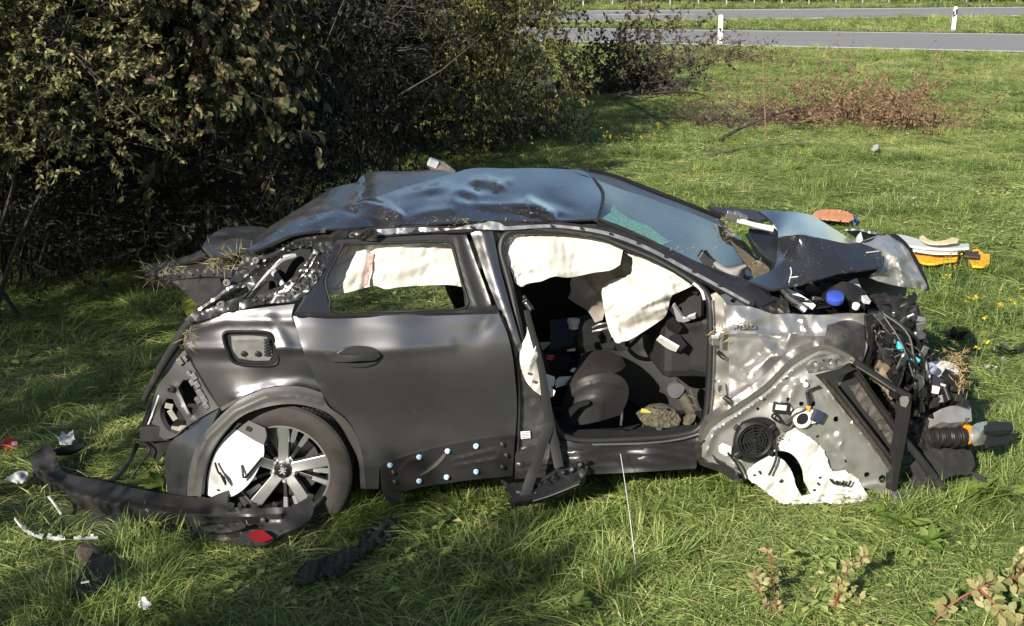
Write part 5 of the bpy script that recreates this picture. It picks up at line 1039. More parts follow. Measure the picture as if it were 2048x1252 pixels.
MB().lathe([(.20, -.1), (.33, -.1), (.345, -.06), (.345, .08), (.33, .11), (.20, .11)], C(0, 1.6, .33), EW, 40).build('far_rear_wheel', TYRE, car)
# grass and straw caught in the wreck
def caught(spots, n, L, name='caught_grass', m=STRAW):
    cs = []; ds = []
    for px, py, w_, sx, sy in spots:
        for i in range(n):
            p = P(px + rr.gauss(0, sx), py + rr.gauss(0, sy), w_ + rr.gauss(0, .03)); cs.append(tuple(p)); ds.append((rr.gauss(0, 1), rr.gauss(0, .6), rr.gauss(-.2, .8)))
    k = len(cs); o = quads(name, np.array(cs), np.array(ds), rng.normal(size=(k, 3)), rng.uniform(L * .5, L * 1.3, k), .0035, m, car, fold=.1); o['kind'] = 'stuff'
caught([(1920,738,.22,9,14),(1925,760,.2,7,10),(1905,712,.3,14,5),(1915,725,.26,8,8)], 70, .05)
caught([(1436,664,.0,6,6),(1446,680,.0,3,8),(1440,790,.02,8,8)], 25, .05)
MIXED = mat('green_and_straw', (.14, .14, .045), .8, var=.5, vs_=40, col2=(.26, .21, .10))
caught([(455,525,.5,16,8),(430,515,.6,10,6),(480,515,.35,10,8),(310,545,.9,8,8),(350,535,.85,20,4)], 50, .10, m=MIXED)
caught([(378,668,.14,5,14),(372,690,.16,5,12)], 26, .06, m=MIXED)
caught([(950,441,.24,60,3),(925,446,.2,15,4),(1440,452,1.3,14,6),(1460,462,1.2,10,8),(1515,535,.45,8,10),(1330,500,.24,60,6)], 36, .035, m=MIXED)
# loose chaff on the roof and the glass
f1, f2 = field(roofw), field(wsw); cs = []
polyR, polyW = np.array(roof_out, float), np.array(wsn, float); polyH = np.array(hoodo, float); f3 = field(hl_)
for poly, f, k, (x0, x1, y0, y1) in ((polyR, f1, 240, (500, 1200, 340, 480)), (polyW, f2, 170, (1195, 1520, 360, 560)), (polyH, f3, 40, (1500, 1760, 480, 575))):
    q = np.stack([rng.uniform(x0, x1, k * 3), rng.uniform(y0, y1, k * 3)], 1); q = q[inside(poly, q)][:k]; ww = f(q)
    for (x, y), w_ in zip(q, ww): cs.append(tuple(P(x, y, w_ - .03)))
k = len(cs); o = quads('loose_chaff', np.array(cs), rng.normal(size=(k, 3)) * np.array([1, 1, .1]), np.tile([0, -.3, 1.], (k, 1)) + rng.normal(0, .1, (k, 3)), rng.uniform(.006, .024, k), .0025, mat('chaff', (.24, .19, .10), .9, var=.5, vs_=30), car); o['kind'] = 'stuff'

# ------------------------------------------------------------------ the torn front door, standing on its edge against the fender
td = thing('torn_off_door', 'torn off front door leaning against the fender, grey inner metal and round speaker showing', 'car door', P(1640, 1000, .05))
dw = [(1403,913,-.02),(1418,855,-.02),(1533,775,-.05),(1648,694,-.06),(1706,722,-.06),(1640,760,-.10),(1790,950,-.08),(1786,990,-.05),(1564,1000,-.03),(1500,950,-.04),(1700,900,-.09),(1560,850,-.09)]
do = [(1403,913),(1407,880),(1418,856),(1440,838),(1468,821),(1500,799),(1533,775),(1556,752),(1579,729),(1602,714),(1625,702),(1648,694),(1676,704),(1706,721),(1700,730),(1660,742),(1630,750),(1642,762),(1680,810),(1720,860),(1760,910),(1792,950),(1790,975),(1786,992),(1768,990),(1744,980),(1720,972),(1694,962),(1648,968),(1602,999),(1564,1003),(1530,978),(1495,955),(1472,943),(1440,930),(1418,922)]
circ = lambda x, y, r, n=14, e=1.0: [(x + r * math.cos(2 * math.pi * i / n), y + r * e * math.sin(2 * math.pi * i / n)) for i in range(n)]
sp = circ(1508, 880, 30, 24)
hf = [(1530,911),(1545,904),(1572,903),(1592,916),(1604,938),(1610,965),(1622,988),(1604,993),(1592,972),(1584,945),(1572,926),(1556,914)]
smallh = [circ(1673,839,6.5), circ(1734,950,6), circ(1765,958,8), circ(1576,800,5.5), circ(1627,808,5.5), [(1688,920),(1693,917),(1697,924),(1696,930),(1691,928)], circ(1603,808,5), circ(1574,757,3), circ(1539,858+7,2.5), [(1632,872),(1638,869),(1639,875),(1634,878)], [(1630,846),(1636,843),(1638,848),(1632,851)], circ(1450,895,3), circ(1530,800,3), circ(1516,818,3)]
ip = sheet('inner_door_panel', do, DOOR_IN, td, dw, [sp, hf] + smallh, res=5, thick=.012,
      ribs=[([(1412,905),(1428,862),(1478,828),(1540,784),(1588,737),(1640,706),(1676,714)], .030, 7), ([(1660,790),(1700,842),(1745,898),(1778,945)], .026, 8, 1), ([(1590,768),(1572,812),(1560,850)], .022, 14, 1), ([(1620,770),(1650,830),(1668,862)], -.02, 12, 1), ([(1640,778),(1680,830),(1730,890),(1772,950)], -.012, 6), ([(1655,878),(1672,893),(1688,916),(1702,932)], .014, 7), ([(1652,868),(1660,888),(1668,905)], -.010, 5), ([(1618,760),(1640,800),(1665,860)], .010, 8), ([(1470,930),(1500,915),(1540,890)], .010, 8), ([(1600,760),(1580,800),(1560,845)], .008, 14), ([(1720,975),(1755,968),(1786,975)], .014, 6), ([(1675,870),(1684,880),(1680,895)], .010, 4)],
      fx=[crumple(.003, 60, 70), bump(1692, 922, 14, 14, -.012), bump(1570, 783, 8, 8, -.008)])
sheet('door_frame_edge', [(1398,918),(1402,880),(1413,850),(1436,832),(1466,813),(1500,790),(1530,768),(1556,742),(1578,721),(1600,706),(1626,695),(1648,689),(1680,700),(1712,718),(1709,724),(1676,708),(1648,698),(1628,705),(1604,717),(1582,732),(1560,752),(1536,777),(1504,800),(1470,823),(1442,840),(1422,858),(1412,882),(1408,914)], BARE, td,
      [(1398,918,.0),(1413,850,-.04),(1530,768,-.08),(1648,691,-.09),(1712,718,-.09)], res=5, thick=.07)
hs = sheet('door_shut_face', [(1440,832),(1470,800),(1500,770),(1530,750),(1558,735),(1575,726),(1556,745),(1530,770),(1498,793),(1466,815)], PANELBLK, td, [(1440,832,.0),(1500,770,.04),(1575,726,-.04)], res=5, thick=.02)
MB().lathe([(.012, 0), (.012, .01), (.006, .012)], P(1519, 766, .0), -EW, 12).build('door_bolt', BLUE, td)
sheet('door_hinge_foot', [(1385,898),(1396,884),(1410,880),(1420,905),(1446,925),(1472,943),(1480,960),(1470,965),(1440,945),(1400,930)], PANELBLK, td, [(1385,898,.0),(1472,943,-.05),(1480,960,-.05)], res=5, thick=.05, fx=[crumple(.01, 20, 3)])
mt = sheet('mirror_triangle', [(1612,732),(1618,720),(1632,712),(1656,708),(1682,714),(1704,724),(1670,736),(1632,744),(1616,746)], BARE, td, -.10, [circ(1632,727,5), circ(1644,741-5,2.5), circ(1648,721,3), circ(1662,724,5,12,1.4), circ(1676,723,5)], res=4, thick=.015, fx=[crumple(.006, 24, 4)])
sheet('triangle_lower_rail', [(1626,752),(1660,744),(1700,732),(1712,738),(1690,748),(1650,760),(1636,762)], PANELBLK, td, -.09, res=5, thick=.03)
ptube('window_frame_bar', [(1704,720,-.09),(1740,744,-.09),(1775,768,-.08),(1816,794,-.07)], [.022, .020, .022], PANELBLK, td, 8, 4, flat=1.3)
ptube('chrome_strip', [(1712,731,-.11),(1745,752,-.11),(1790,782,-.10)], .006, BARE, td, 6)
sheet('window_frame_post', [(1806,795),(1814,787),(1824,794),(1820,830),(1812,880),(1802,930),(1793,978),(1784,982),(1786,945),(1794,900),(1803,850)], PANELBLK, td, [(1806,795,-.08),(1824,794,-.06),(1793,978,-.12),(1803,850,-.11)], res=5, thick=.05)
sheet('post_end_cap', [(1800,798),(1806,792),(1816,793),(1818,802),(1812,815),(1802,812)], GREYL, td, -.10, res=4, thick=.01)
ptube('glass_guide', [(1712,744,-.05),(1760,815,-.05),(1800,870,-.04),(1845,925,-.03),(1884,978,-.02)], [.016, .020, .026], BLACKMUD, td, 6, 4, flat=1.2)
ptube('glass_guide', [(1716,740,-.06),(1765,812,-.06),(1848,922,-.04),(1886,974,-.03)], .006, RUBBER, td, 6, 4)
ptube('window_belt_rail', [(1646,758,-.11),(1690,812,-.11),(1740,878,-.11),(1790,946,-.10)], .014, mat('rusty_rail', (.042, .034, .028), .7, .2, var=.6, vs_=60, dirt=.4), td, 6, 3)
ptube('window_belt_rail', [(1656,757,-.09),(1700,812,-.09),(1750,876,-.09),(1796,938,-.08)], .012, BLACKMUD, td, 6, 3)
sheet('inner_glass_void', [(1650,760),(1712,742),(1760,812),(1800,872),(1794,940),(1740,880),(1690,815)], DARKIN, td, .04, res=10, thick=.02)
sheet('muddy_backing', [(1700,775),(1730,765),(1762,815),(1795,868),(1780,890),(1755,850),(1725,815)], mat('crumbly_mud', (.06, .055, .048), .95, var=.5, vs_=30, bump=.8, bs=45), td, .02, res=6, thick=.02, fx=[crumple(.02, 18, 6)])
sheet('door_bottom_rail', [(1784,976),(1796,982),(1840,978),(1876,970),(1884,985),(1889,1004),(1840,1012),(1797,1018),(1783,1010)], BARE, td, [(1784,976,-.06),(1876,970,.0),(1889,1004,-.04),(1783,1010,-.12)], res=5, thick=.06, ribs=[([(1795,992),(1840,988),(1880,982)], .02, 4)], fx=[crumple(.006, 26, 5)])
sheet('bottom_rail_channel', [(1795,976),(1815,970),(1825,960),(1840,972),(1870,966),(1876,972),(1840,980),(1800,984)], DARKIN, td, -.01, res=5, thick=.02)
# film
fl = [(1583,853),(1592,858),(1608,868),(1625,878),(1638,890),(1648,905),(1656,925),(1664,943),(1676,944),(1690,942),(1706,950),(1722,968),(1738,996),(1722,1004),(1690,1008),(1650,1006),(1602,1008),(1564,1006),(1540,990),(1512,968),(1488,955),(1496,942),(1510,928),(1530,914),(1549,901),(1566,878)]
fm_ = sheet('sound_film', fl, WHITEFILM, td, lambda q: field(dw)(q) - .022, [hf], res=4, thick=.006, fx=[folds(.022, 24, 6, 30), crumple(.010, 30, 5)], jag=1.3)
MB().lathe([(.006, 0), (.006, .004)], P(1560, 876, -.14), -EW, 8).build('film_hole', BLACK, fm_)
for x, y, s in ((1508,950,.012),(1562,962,.02),(1640,955,.015),(1637,968,.018),(1628,980,.014),(1520,945,.02),(1555,880,.008),(1565,872,.008)): MB().rbox(P(x, y, float(field(dw)(np.array([[x, y]], float))[0]) - .035), (s, .006, s * .6), (0, rr.uniform(-1, 1), 0)).build('film_mud', BLACKMUD, fm_, smooth=False)
for i, px in enumerate((1660, 1672, 1686)): ptube('torn_film_strip', [(px, 958 + i * 4, -.12), (px + 10, 968 + i * 2, -.13), (px + 16, 962, -.14)], .006, BLACK, td, 6, 3)
# speaker
sc_ = P(1508, 880, -.12); s0 = MB().lathe([(.098, -.03), (.102, .0), (.098, .012), (.088, .016), (.08, .008)], sc_, -EW, 40, cap=False).build('speaker', BLACK, td)
MB().lathe([(.085, -.012), (.03, -.035), (.0, -.03)], sc_, -EW, 32, cap=False).build('speaker_cone', RUBBER, s0)
b = MB()
for r_ in (.075, .058, .042, .026): b.lathe([(r_ - .003, .0), (r_ - .003, .006), (r_ + .003, .006), (r_ + .003, .0)], sc_ + EW * -.006, -EW, 36, cap=False)
for i in range(8):
    a = i * math.pi / 4 + .2; dr = EU * math.cos(a) + Vector((0, 0, 1)) * math.sin(a); b.tube([sc_ - EW * .010 + dr * .012, sc_ - EW * .010 + dr * .085], .003, 4)
b.lathe([(.014, 0), (.014, .012), (0, .014)], sc_ - EW * .004, -EW, 14, cap=False)
b.build('speaker_grille', BLACK, s0)
for a in (.6, 2.5, 3.9, 5.6): MB().rbox(sc_ + (EU * math.cos(a) + Vector((0, 0, 1)) * math.sin(a)) * .108, (.04, .02, .03), (0, -a, .1)).build('speaker_lug', BLACK, s0, smooth=False, bevel=.005)
sheet('speaker_surround', [(1468,905),(1470,870),(1485,845),(1510,836),(1540,838),(1556,852),(1560,868),(1548,880),(1545,900),(1528,915),(1500,925),(1475,918)], BLACK, td, -.10, [circ(1508,880,27,20)], res=6, thick=.012)
sheet('white_tag', [(1437,893),(1445,886),(1463,893),(1462,908),(1452,912),(1438,904)], WHITE, td, -.12, res=4, thick=.004)
cm = MB().rbox(P(1563, 816, -.13), (.085, .03, .055), (0, .12, .1)).build('control_module', BLACK, td, smooth=False, bevel=.005)
MB().rbox(P(1562, 815, -.148), (.055, .004, .026), (0, .12, .1)).build('module_label', WHITE, cm, smooth=False)
for x, y in ((1541,809),(1580,818)): MB().lathe([(.010, 0), (.010, .006), (.004, .008)], P(x, y, -.13), -EW, 10).build('module_screw', PALE, cm)
mo = MB().lathe([(.048, -.02), (.048, .02), (.034, .026), (.034, .018), (.0, .018)], P(1603, 836, -.13), -EW, 28, cap=False).build('window_motor', WHITE, td)
MB().lathe([(.032, 0), (.032, .008), (0, .008)], P(1603, 836, -.145), -EW, 24, cap=False).build('motor_cap', BLACK, mo)
sheet('motor_gearbox', [(1610,825),(1626,820),(1640,830),(1636,845),(1620,848)], WHITE, td, -.14, res=4, thick=.04)
MB().rbox(P(1634, 832, -.16), (.05, .03, .06), (0, .4, .1)).build('motor_plug', mat('dark_blue_plug', (.02, .025, .05), .5), td, smooth=False, bevel=.004)
MB().rbox(P(1616, 817, -.15), (.02, .012, .03), (0, .2, .1)).build('tape_wrap', ORANGE, td, smooth=False, bevel=.003)
for pts_ in ([(1560,845,-.13),(1545,835,-.13),(1548,828,-.14),(1556,832,-.14),(1570,848,-.14),(1590,830,-.15),(1616,815,-.15),(1614,790,-.14),(1616,782,-.14),(1640,773,-.13)], [(1616,815,-.15),(1622,800,-.14),(1616,780,-.13)], [(1590,840,-.14),(1580,855,-.14),(1565,862,-.13)], [(1550,885,-.13),(1553,910,-.14),(1548,930,-.14),(1538,950,-.13)], [(1455,905,-.12),(1475,930,-.12),(1490,960,-.1)]):
    ptube('door_wiring', pts_, .0065, RUBBER, td, 6, 5)
for x, y in ((1605,760),(1611,769)): MB().lathe([(.014, 0), (.014, .006), (.010, .007), (.010, .002), (0, .002)], P(x, y, -.115), -EW, 16, cap=False).build('white_grommet', WHITE, td)
for x, y in ((1440,900),(1468,920),(1470,935),(1650,790)): MB().lathe([(.010, 0), (.010, .004), (.004, .005)], P(x, y, -.09), -EW, 10).build('panel_screw', BARE, td)
# ------------------------------------------------------------------ things lying about
# rear bumper, torn off, lying in front of the wheel
bw = [(59,917,.75),(101,887,.85),(113,925,.70),(197,959,.45),(336,988,.15),(420,996,.02),(437,967,.05),(456,1013,-.05),(584,1013,-.12),(626,988,-.05),(626,1030,-.12),(588,1059,-.22),(521,1089,-.28),(441,1080,-.25),(336,1076,-.05),(168,1055,.22),(84,1005,.50),(63,967,.66),(300,1030,.0),(200,1000,.25)]
bump_t = thing('torn_rear_bumper', 'black torn off rear bumper lying in the grass beside the rear wheel', 'bumper', PY(340, 1078, -.1))
BWf = field(bw)
bo = [(59,917),(72,903),(101,887),(107,905),(113,925),(126,942),(160,953),(197,960),(260,975),(336,988),(385,994),(420,996),(430,985),(436,967),(454,967),(455,990),(457,1014),(512,1017),(550,1015),(584,1012),(606,1000),(626,988),(627,1010),(624,1032),(606,1050),(588,1059),(550,1075),(521,1089),(480,1086),(441,1081),(400,1084),(370,1092),(352,1086),(336,1076),(250,1068),(168,1055),(120,1030),(84,1005),(70,985),(63,967),(66,945)]
sheet('bumper_skin', bo, BUMPM, bump_t, bw, res=6, thick=.03, absy=True, fx=[crumple(.008, 50, 3)],
      ribs=[([(80,940),(140,985),(240,1010),(350,1028),(460,1030),(560,1028)], .05, 8), ([(90,975),(170,1022),(290,1048),(400,1060),(520,1050)], -.05, 8), ([(300,1062),(380,1074),(470,1068),(520,1056)], .03, 5)])
pc = lambda n, pts, m, d, **k: sheet(n, pts, m, bump_t, lambda q: BWf(q) - d, absy=True, res=5, **k)
pc('mounting_tab', [(420,994),(428,988),(435,967),(440,963),(455,966),(458,975),(455,1000),(457,1012),(440,1008)], BUMPM, .02, thick=.02)
pc('red_reflector', [(494,1068),(512,1060),(526,1062),(547,1076),(530,1083),(510,1082)], RED, .075, thick=.012)
pc('silver_insert', [(460,1080),(500,1066),(512,1062),(504,1072),(528,1086),(545,1078),(560,1072),(530,1090),(490,1090)], GREYP, .05, thick=.012)
pc('torn_edge', [(285,1044),(320,1050),(370,1054),(430,1050),(470,1046),(505,1049),(470,1058),(420,1063),(350,1064),(300,1056)], BLACKMUD, .05, thick=.012, fx=[crumple(.03, 12, 8)])
pc('torn_patch', [(455,1050),(480,1046),(495,1052),(470,1062)], GREYP, .07, thick=.006, fx=[crumple(.015, 10, 2)])
pc('tape_remnant', [(297,1042),(320,1044),(324,1050),(305,1054)], YELLOW, .06, thick=.005)
pc('bumper_end_flap', [(82,888),(98,884),(110,905),(118,930),(105,935),(92,915)], BLACKMUD, .02, thick=.01)
for x, y in ((438,978),(526,1040)): MB().lathe([(.012, 0), (.012, .006), (.005, .008)], PY(x, y, float(BWf(np.array([[x, y]], float))[0]) - .03), (0, -1, .3), 10).build('bumper_screw', GREYP, bump_t)
for x, y, s in ((462,1012,.03),(480,1010,.02),(508,1012,.03),(550,1010,.025),(620,995,.03)): MB().rbox(PY(x, y, -.08), (s, .02, s), (.2, .3, .1)).build('bumper_clip', GREYP, bump_t, smooth=False, bevel=.003)
MB().tube([PY(97, 993, .35), PY(110, 1010, .25), PY(122, 1028, .18)], .006, 5, smooth=4).build('pale_scratch_strip', PALE, bump_t)
ps = thing('wiring_strip', 'thin black wiring strip lying behind the torn bumper', 'strip', PY(215, 965, .8))
MB().tube([G(110, 905, .12), G(140, 900, .10), G(165, 890, .09)], [.02, .03, .015], 6, smooth=4).build('strip_piece', BLACKMUD, ps)
MB().tube([G(222, 962, .02), G(242, 945, .08), G(262, 915, .15), G(274, 890, .25)], .014, 6, smooth=4).build('strip_piece', BLACK, ps)

def rag(name, outline, m, label, cat, zf, amp, seed, res=5, group=None, thick=.008, fsc=26, jag=.8):
    """a crumpled piece lying on the ground: outline on the picture, height given over the grass"""
    ol = np.array(outline, float); c = ol.mean(0)
    def w_(q):
        out = []
        for x, y in q:
            g = G(x, y, zf); out.append(g.y)
        return np.array(out)
    o = sheet(name, outline, m, None, w_, res=res, thick=thick, absy=True, jag=jag, fx=[folds(amp, fsc, seed, 30), folds(amp * .6, fsc * .55, seed + 3, -50)])
    return tag(o, label, cat, group)
gS = 'white scraps scattered in the grass'
rag('white_scrap', [(117,874),(124,862),(134,868),(146,861),(149,876),(140,887),(120,887)], WHITE, 'small white torn scrap with a notched top behind the torn bumper', 'scrap', .10, .05, 1, 3, gS)
rag('white_scrap', [(10,957),(26,948),(40,941),(55,944),(56,960),(40,965),(18,961)], WHITE, 'flat white scrap at the left end of the torn bumper', 'scrap', .08, .04, 2, 3, gS)
rag('white_scrap', [(278,1212),(284,1194),(290,1192),(294,1202),(302,1206),(292,1216)], WHITE, 'small bluish white scrap alone in the dark grass nearest the camera', 'scrap', .10, .04, 3, 2, gS)
rag('white_scrap', [(1744,300),(1747,291),(1752,288),(1758,290),(1755,299),(1749,301)], WHITE, 'tiny white scrap below the heap of brown dead twigs', 'scrap', .12, .05, 4, 2, gS)
t = thing('red_cap', 'small red plastic cap in the grass at the left edge', 'cap', G(20, 892))
MB().lathe([(.05, 0), (.05, .02), (.042, .032), (.02, .038), (0, .038)], G(20, 893, .04), Vector((.5, -.8, 1)), 18, cap=False).build('cap_shell', REDP, t)
MB().rbox(G(29, 887, .10), (.03, .02, .012), (.2, 0, .3)).build('cap_label', PALE, t, smooth=False)
t = thing('white_trim_strip', 'broken white plastic trim strip lying below the torn bumper', 'trim strip', G(100, 1070))
MB().tube([G(30, 1038, .06), G(45, 1056, .06), G(65, 1068, .06), G(85, 1076, .06)], .009, 6, flat=.5, smooth=5).build('strip_section', WHITE, t)
MB().tube([G(95, 1074, .07), G(112, 1077, .07), G(130, 1076, .07)], .011, 6, flat=.5, smooth=5).build('strip_section', WHITE, t)
MB().tube([G(148, 1076, .07), G(170, 1076, .07), G(196, 1075, .07)], .008, 6, flat=.5, smooth=5).build('strip_section', WHITE, t)
b = MB()
for x, y in ((48,1054),(60,1066),(82,1070),(100,1070),(120,1073),(160,1073),(185,1070)): MB().rbox(G(x, y, .085), (.02, .01, .012), (.2, .2, x)).build('strip_tab', PALE, t, smooth=False)
t = thing('black_plastic_fragment', 'black broken plastic fragment with stone beside it in the dark grass', 'fragment', G(200, 1170))
f0 = sheet('fragment_shell', [(150,1170),(160,1150),(178,1118),(186,1104),(205,1112),(234,1122),(230,1140),(215,1160),(200,1178),(170,1184),(145,1190)], BLACK, t, lambda q: np.array([G(x, y, .10).y for x, y in q]), res=5, absy=True, thick=.02, fx=[folds(.05, 30, 3, 20)])
MB().tube([G(162, 1166, .15), G(178, 1163, .15)], .005, 5).build('fragment_clip', WHITE, t)
o = MB().lathe([(.0, -.05), (.05, -.03), (.065, .0), (.05, .035), (.0, .05)], G(178, 1108, .06), (.2, .3, 1), 12, cap=False).build('stone', mat('brown_stone', (.14, .11, .085), .9, var=.3), None)
tag(o, 'brownish stone beside the black plastic fragment', 'stone')
PLAID = bpy.data.materials.new('dark_checked_cloth'); PLAID.use_nodes = True
_n = PLAID.node_tree; _b = _n.nodes['Principled BSDF']; _b.inputs['Roughness'].default_value = .95
_tc = _n.nodes.new('ShaderNodeTexCoord'); _mp = _n.nodes.new('ShaderNodeMapping'); _mp.inputs['Rotation'].default_value = (0, 0, .7); _ck = _n.nodes.new('ShaderNodeTexChecker'); _ck.inputs['Scale'].default_value = 38
_ck.inputs['Color1'].default_value = (.012, .0125, .012, 1); _ck.inputs['Color2'].default_value = (.040, .042, .034, 1)
_n.links.new(_tc.outputs['Object'], _mp.inputs[0]); _n.links.new(_mp.outputs[0], _ck.inputs['Vector']); _n.links.new(_ck.outputs['Color'], _b.inputs['Base Color'])
rag('checked_cloth', [(582,1165),(596,1142),(612,1122),(640,1118),(662,1108),(690,1096),(712,1092),(728,1070),(745,1050),(768,1036),(795,1035),(802,1048),(790,1066),(770,1082),(752,1096),(728,1102),(716,1112),(706,1124),(690,1142),(672,1152),(650,1145),(632,1160),(605,1168)], PLAID, 'crumpled dark checked cloth lying in the grass before the car', 'cloth', .06, .05, 7, 3, None, .008, 20)
# far side litter: orange cloth, safety vest
ORC = mat('faded_orange_cloth', (.62, .27, .13), .9, var=.12, bump=.2, bs=30)
t = thing('orange_cloth', 'faded orange folded cloth in the grass behind the bonnet', 'cloth', G(1672, 444))
zc_ = lambda z: (lambda q: np.array([G(x, y, z).y for x, y in q]))
sheet('cloth_fold', [(1624,430),(1632,422),(1655,419),(1682,420),(1702,427),(1708,436),(1698,443),(1672,440),(1650,438),(1635,436)], ORC, t, zc_(.15), res=4, absy=True, thick=.012, jag=.5, fx=[folds(.16, 12, 3, 75), folds(.10, 7, 5, 40)])
sheet('blue_patch', [(1697,440),(1702,431),(1712,433),(1716,440),(1712,446),(1700,446)], mat('blue_cloth', (.05, .09, .40), .8), t, zc_(.10), res=3, absy=True, thick=.02)
t = thing('safety_vest', 'orange safety vest with white reflective bands spread in the grass by the crumpled nose', 'vest', G(1890, 525))
VO = mat('bright_orange_cloth', (.85, .43, .02), .8, var=.08, bump=.2, bs=20)
sheet('vest_cloth', [(1822,497),(1840,496),(1870,498),(1900,500),(1918,505),(1914,520),(1890,522),(1868,526),(1845,524),(1830,516)], VO, t, zc_(.14), res=4, absy=True, thick=.02, fx=[folds(.08, 16, 3, 70)])
sheet('vest_cloth', [(1935,503),(1955,497),(1968,508),(1980,508),(1979,527),(1965,532),(1945,530),(1938,520)], VO, t, zc_(.12), res=4, absy=True, thick=.02, fx=[folds(.06, 14, 6, 70)])
sheet('white_band', [(1792,468),(1812,471),(1838,478),(1870,484),(1900,487),(1938,487),(1938,495),(1900,497),(1865,496),(1835,493),(1812,487)], WHITE, t, zc_(.22), res=4, absy=True, thick=.02, fx=[folds(.06, 22, 4, 80)])
sheet('white_band', [(1838,474),(1845,470),(1860,480),(1890,480),(1905,474),(1918,478),(1915,484),(1880,488),(1850,484)], mat('cream_cloth', (.75, .62, .36), .8), t, zc_(.27), res=4, absy=True, thick=.01, fx=[folds(.06, 16, 5, 60)])
sheet('white_band', [(1825,496),(1870,502),(1915,503),(1915,507),(1868,507),(1826,501)], WHITE, t, zc_(.19), res=4, absy=True, thick=.01)
sheet('dark_label', [(1930,504),(1958,502),(1957,514),(1932,512)], mat('brown_label', (.05, .03, .025), .7), t, zc_(.17), res=4, absy=True, thick=.01)
rag('yellow_cloth', [(362,612),(368,597),(376,592),(386,600),(396,595),(404,606),(396,618),(380,630),(372,628)], YELLOW, 'yellow cloth lying in the grass behind the open tail of the car', 'cloth', .10, .06, 5, 3)
# shoes in the footwell
def lathe_like(name, spine, m, parent, n=14):
    """lofted body: list of (centre, half width, half height, up)"""
    V = []; k = len(spine)
    for c, a, h, dirx in spine:
        c = Vector(c); dx = Vector(dirx).normalized()
        for j in range(n):
            t_ = 2 * math.pi * j / n; V.append(c + dx * (math.cos(t_) * a) + Vector((0, 0, 1)) * (math.sin(t_) * h))
    F = [(i * n + j, i * n + (j + 1) % n, (i + 1) * n + (j + 1) % n, (i + 1) * n + j) for i in range(k - 1) for j in range(n)] + [tuple(range(n - 1, -1, -1)), tuple((k - 1) * n + j for j in range(n))]
    return MB().add(V, F).build(name, m, parent, sharp=60)
SHOE = mat('muddy_brown_shoe', (.062, .055, .038), .8, var=.35, vs_=25, bump=.3, bs=60); SOLE = mat('dark_olive_sole', (.075, .070, .045), .8, var=.5, vs_=40, bump=.7, bs=70); LINING = mat('grey_blue_lining', (.075, .075, .085), .9)
s1 = thing('low_shoe', 'muddy low shoe lying on its side in the footwell, sole towards the sill', 'shoe', P(1320, 855, .22))
so = sheet('sole', [(1279,838),(1280,822),(1292,816),(1315,818),(1340,822),(1356,828),(1362,840),(1358,850),(1340,855),(1310,854),(1288,850)], SOLE, s1, [(1279,838,.22),(1315,818,.20),(1362,840,.20),(1310,854,.18)], res=3, thick=.03, fx=[crumple(.012, 7, 3)])
lathe_like('upper', [(P(1284, 830, .27), .03, .03, EW), (P(1300, 824, .28), .05, .04, EW), (P(1322, 823, .29), .06, .045, EW), (P(1344, 828, .28), .05, .045, EW), (P(1360, 836, .27), .03, .03, EW)], SHOE, s1)
sheet('heel_stripe', [(1281,824),(1284,817),(1296,820),(1304,826),(1292,826)], YELLOW, s1, .185, res=3, thick=.006)
s2 = thing('ankle_boot', 'dark ankle boot with padded collar standing in the footwell against the door frame', 'shoe', P(1365, 845, .3))
lathe_like('upper', [(P(1388, 842, .30), .05, .03, EW), (P(1384, 825, .31), .065, .06, EW), (P(1372, 805, .33), .06, .065, EW), (P(1360, 788, .34), .055, .065, EW), (P(1350, 775, .35), .055, .06, EW)], SHOE, s2)
sheet('collar', [(1336,782),(1340,772),(1350,767),(1362,768),(1370,775),(1366,786),(1356,796),(1346,796),(1338,790)], LINING, s2, .27, res=4, thick=.03)
sheet('boot_sole', [(1366,848),(1370,838),(1384,826),(1392,830),(1388,842),(1376,852)], SOLE, s2, .22, res=3, thick=.03)
for pts_ in ([(1380,778,.27),(1388,800,.24),(1396,820,.24)], [(1376,790,.26),(1392,798,.24)], [(1372,804,.25),(1390,812,.23)]): ptube('lace', pts_, .003, SOLE, s2, 5, 3)
cu_ = thing('plastic_tub', 'small white plastic tub with round lid standing on the console', 'tub', P(1147, 658, .85))
MB().lathe([(.026, 0), (.030, .05), (.030, .055)], P(1147, 657, .85), (0, 0, 1), 20).build('tub_body', WHITE, cu_)
MB().lathe([(.035, 0), (.035, .018), (.030, .02), (.026, .016), (0, .016)], P(1147, 645, .85), (0, 0, 1), 20, cap=False).build('tub_lid', WHITE, cu_)
# black liner piece on the ground
ln = thing('torn_wheel_liner', 'torn black felt wheel arch liner lying in the grass under the nose of the car', 'liner', P(1895, 955, 0))
sheet('liner_sheet', [(1848,905),(1880,895),(1912,900),(1930,880),(1944,905),(1952,930),(1940,948),(1905,952),(1870,968),(1845,966),(1830,950),(1822,930)], LINER, ln, jag=1.2, w=[(1848,905,.12),(1930,880,.3),(1952,930,.18),(1870,968,-.02),(1822,930,.05)], res=6, thick=.015, fx=[folds(.05, 30, 5, 70)])
sheet('liner_fold', [(1818,968),(1830,958),(1850,952),(1862,960),(1852,972),(1832,974)], LINER, ln, -.02, res=5, thick=.03)
sheet('liner_flap', [(1940,945),(1960,948),(1978,966),(1960,962)], LINER, ln, .0, res=5, thick=.01)
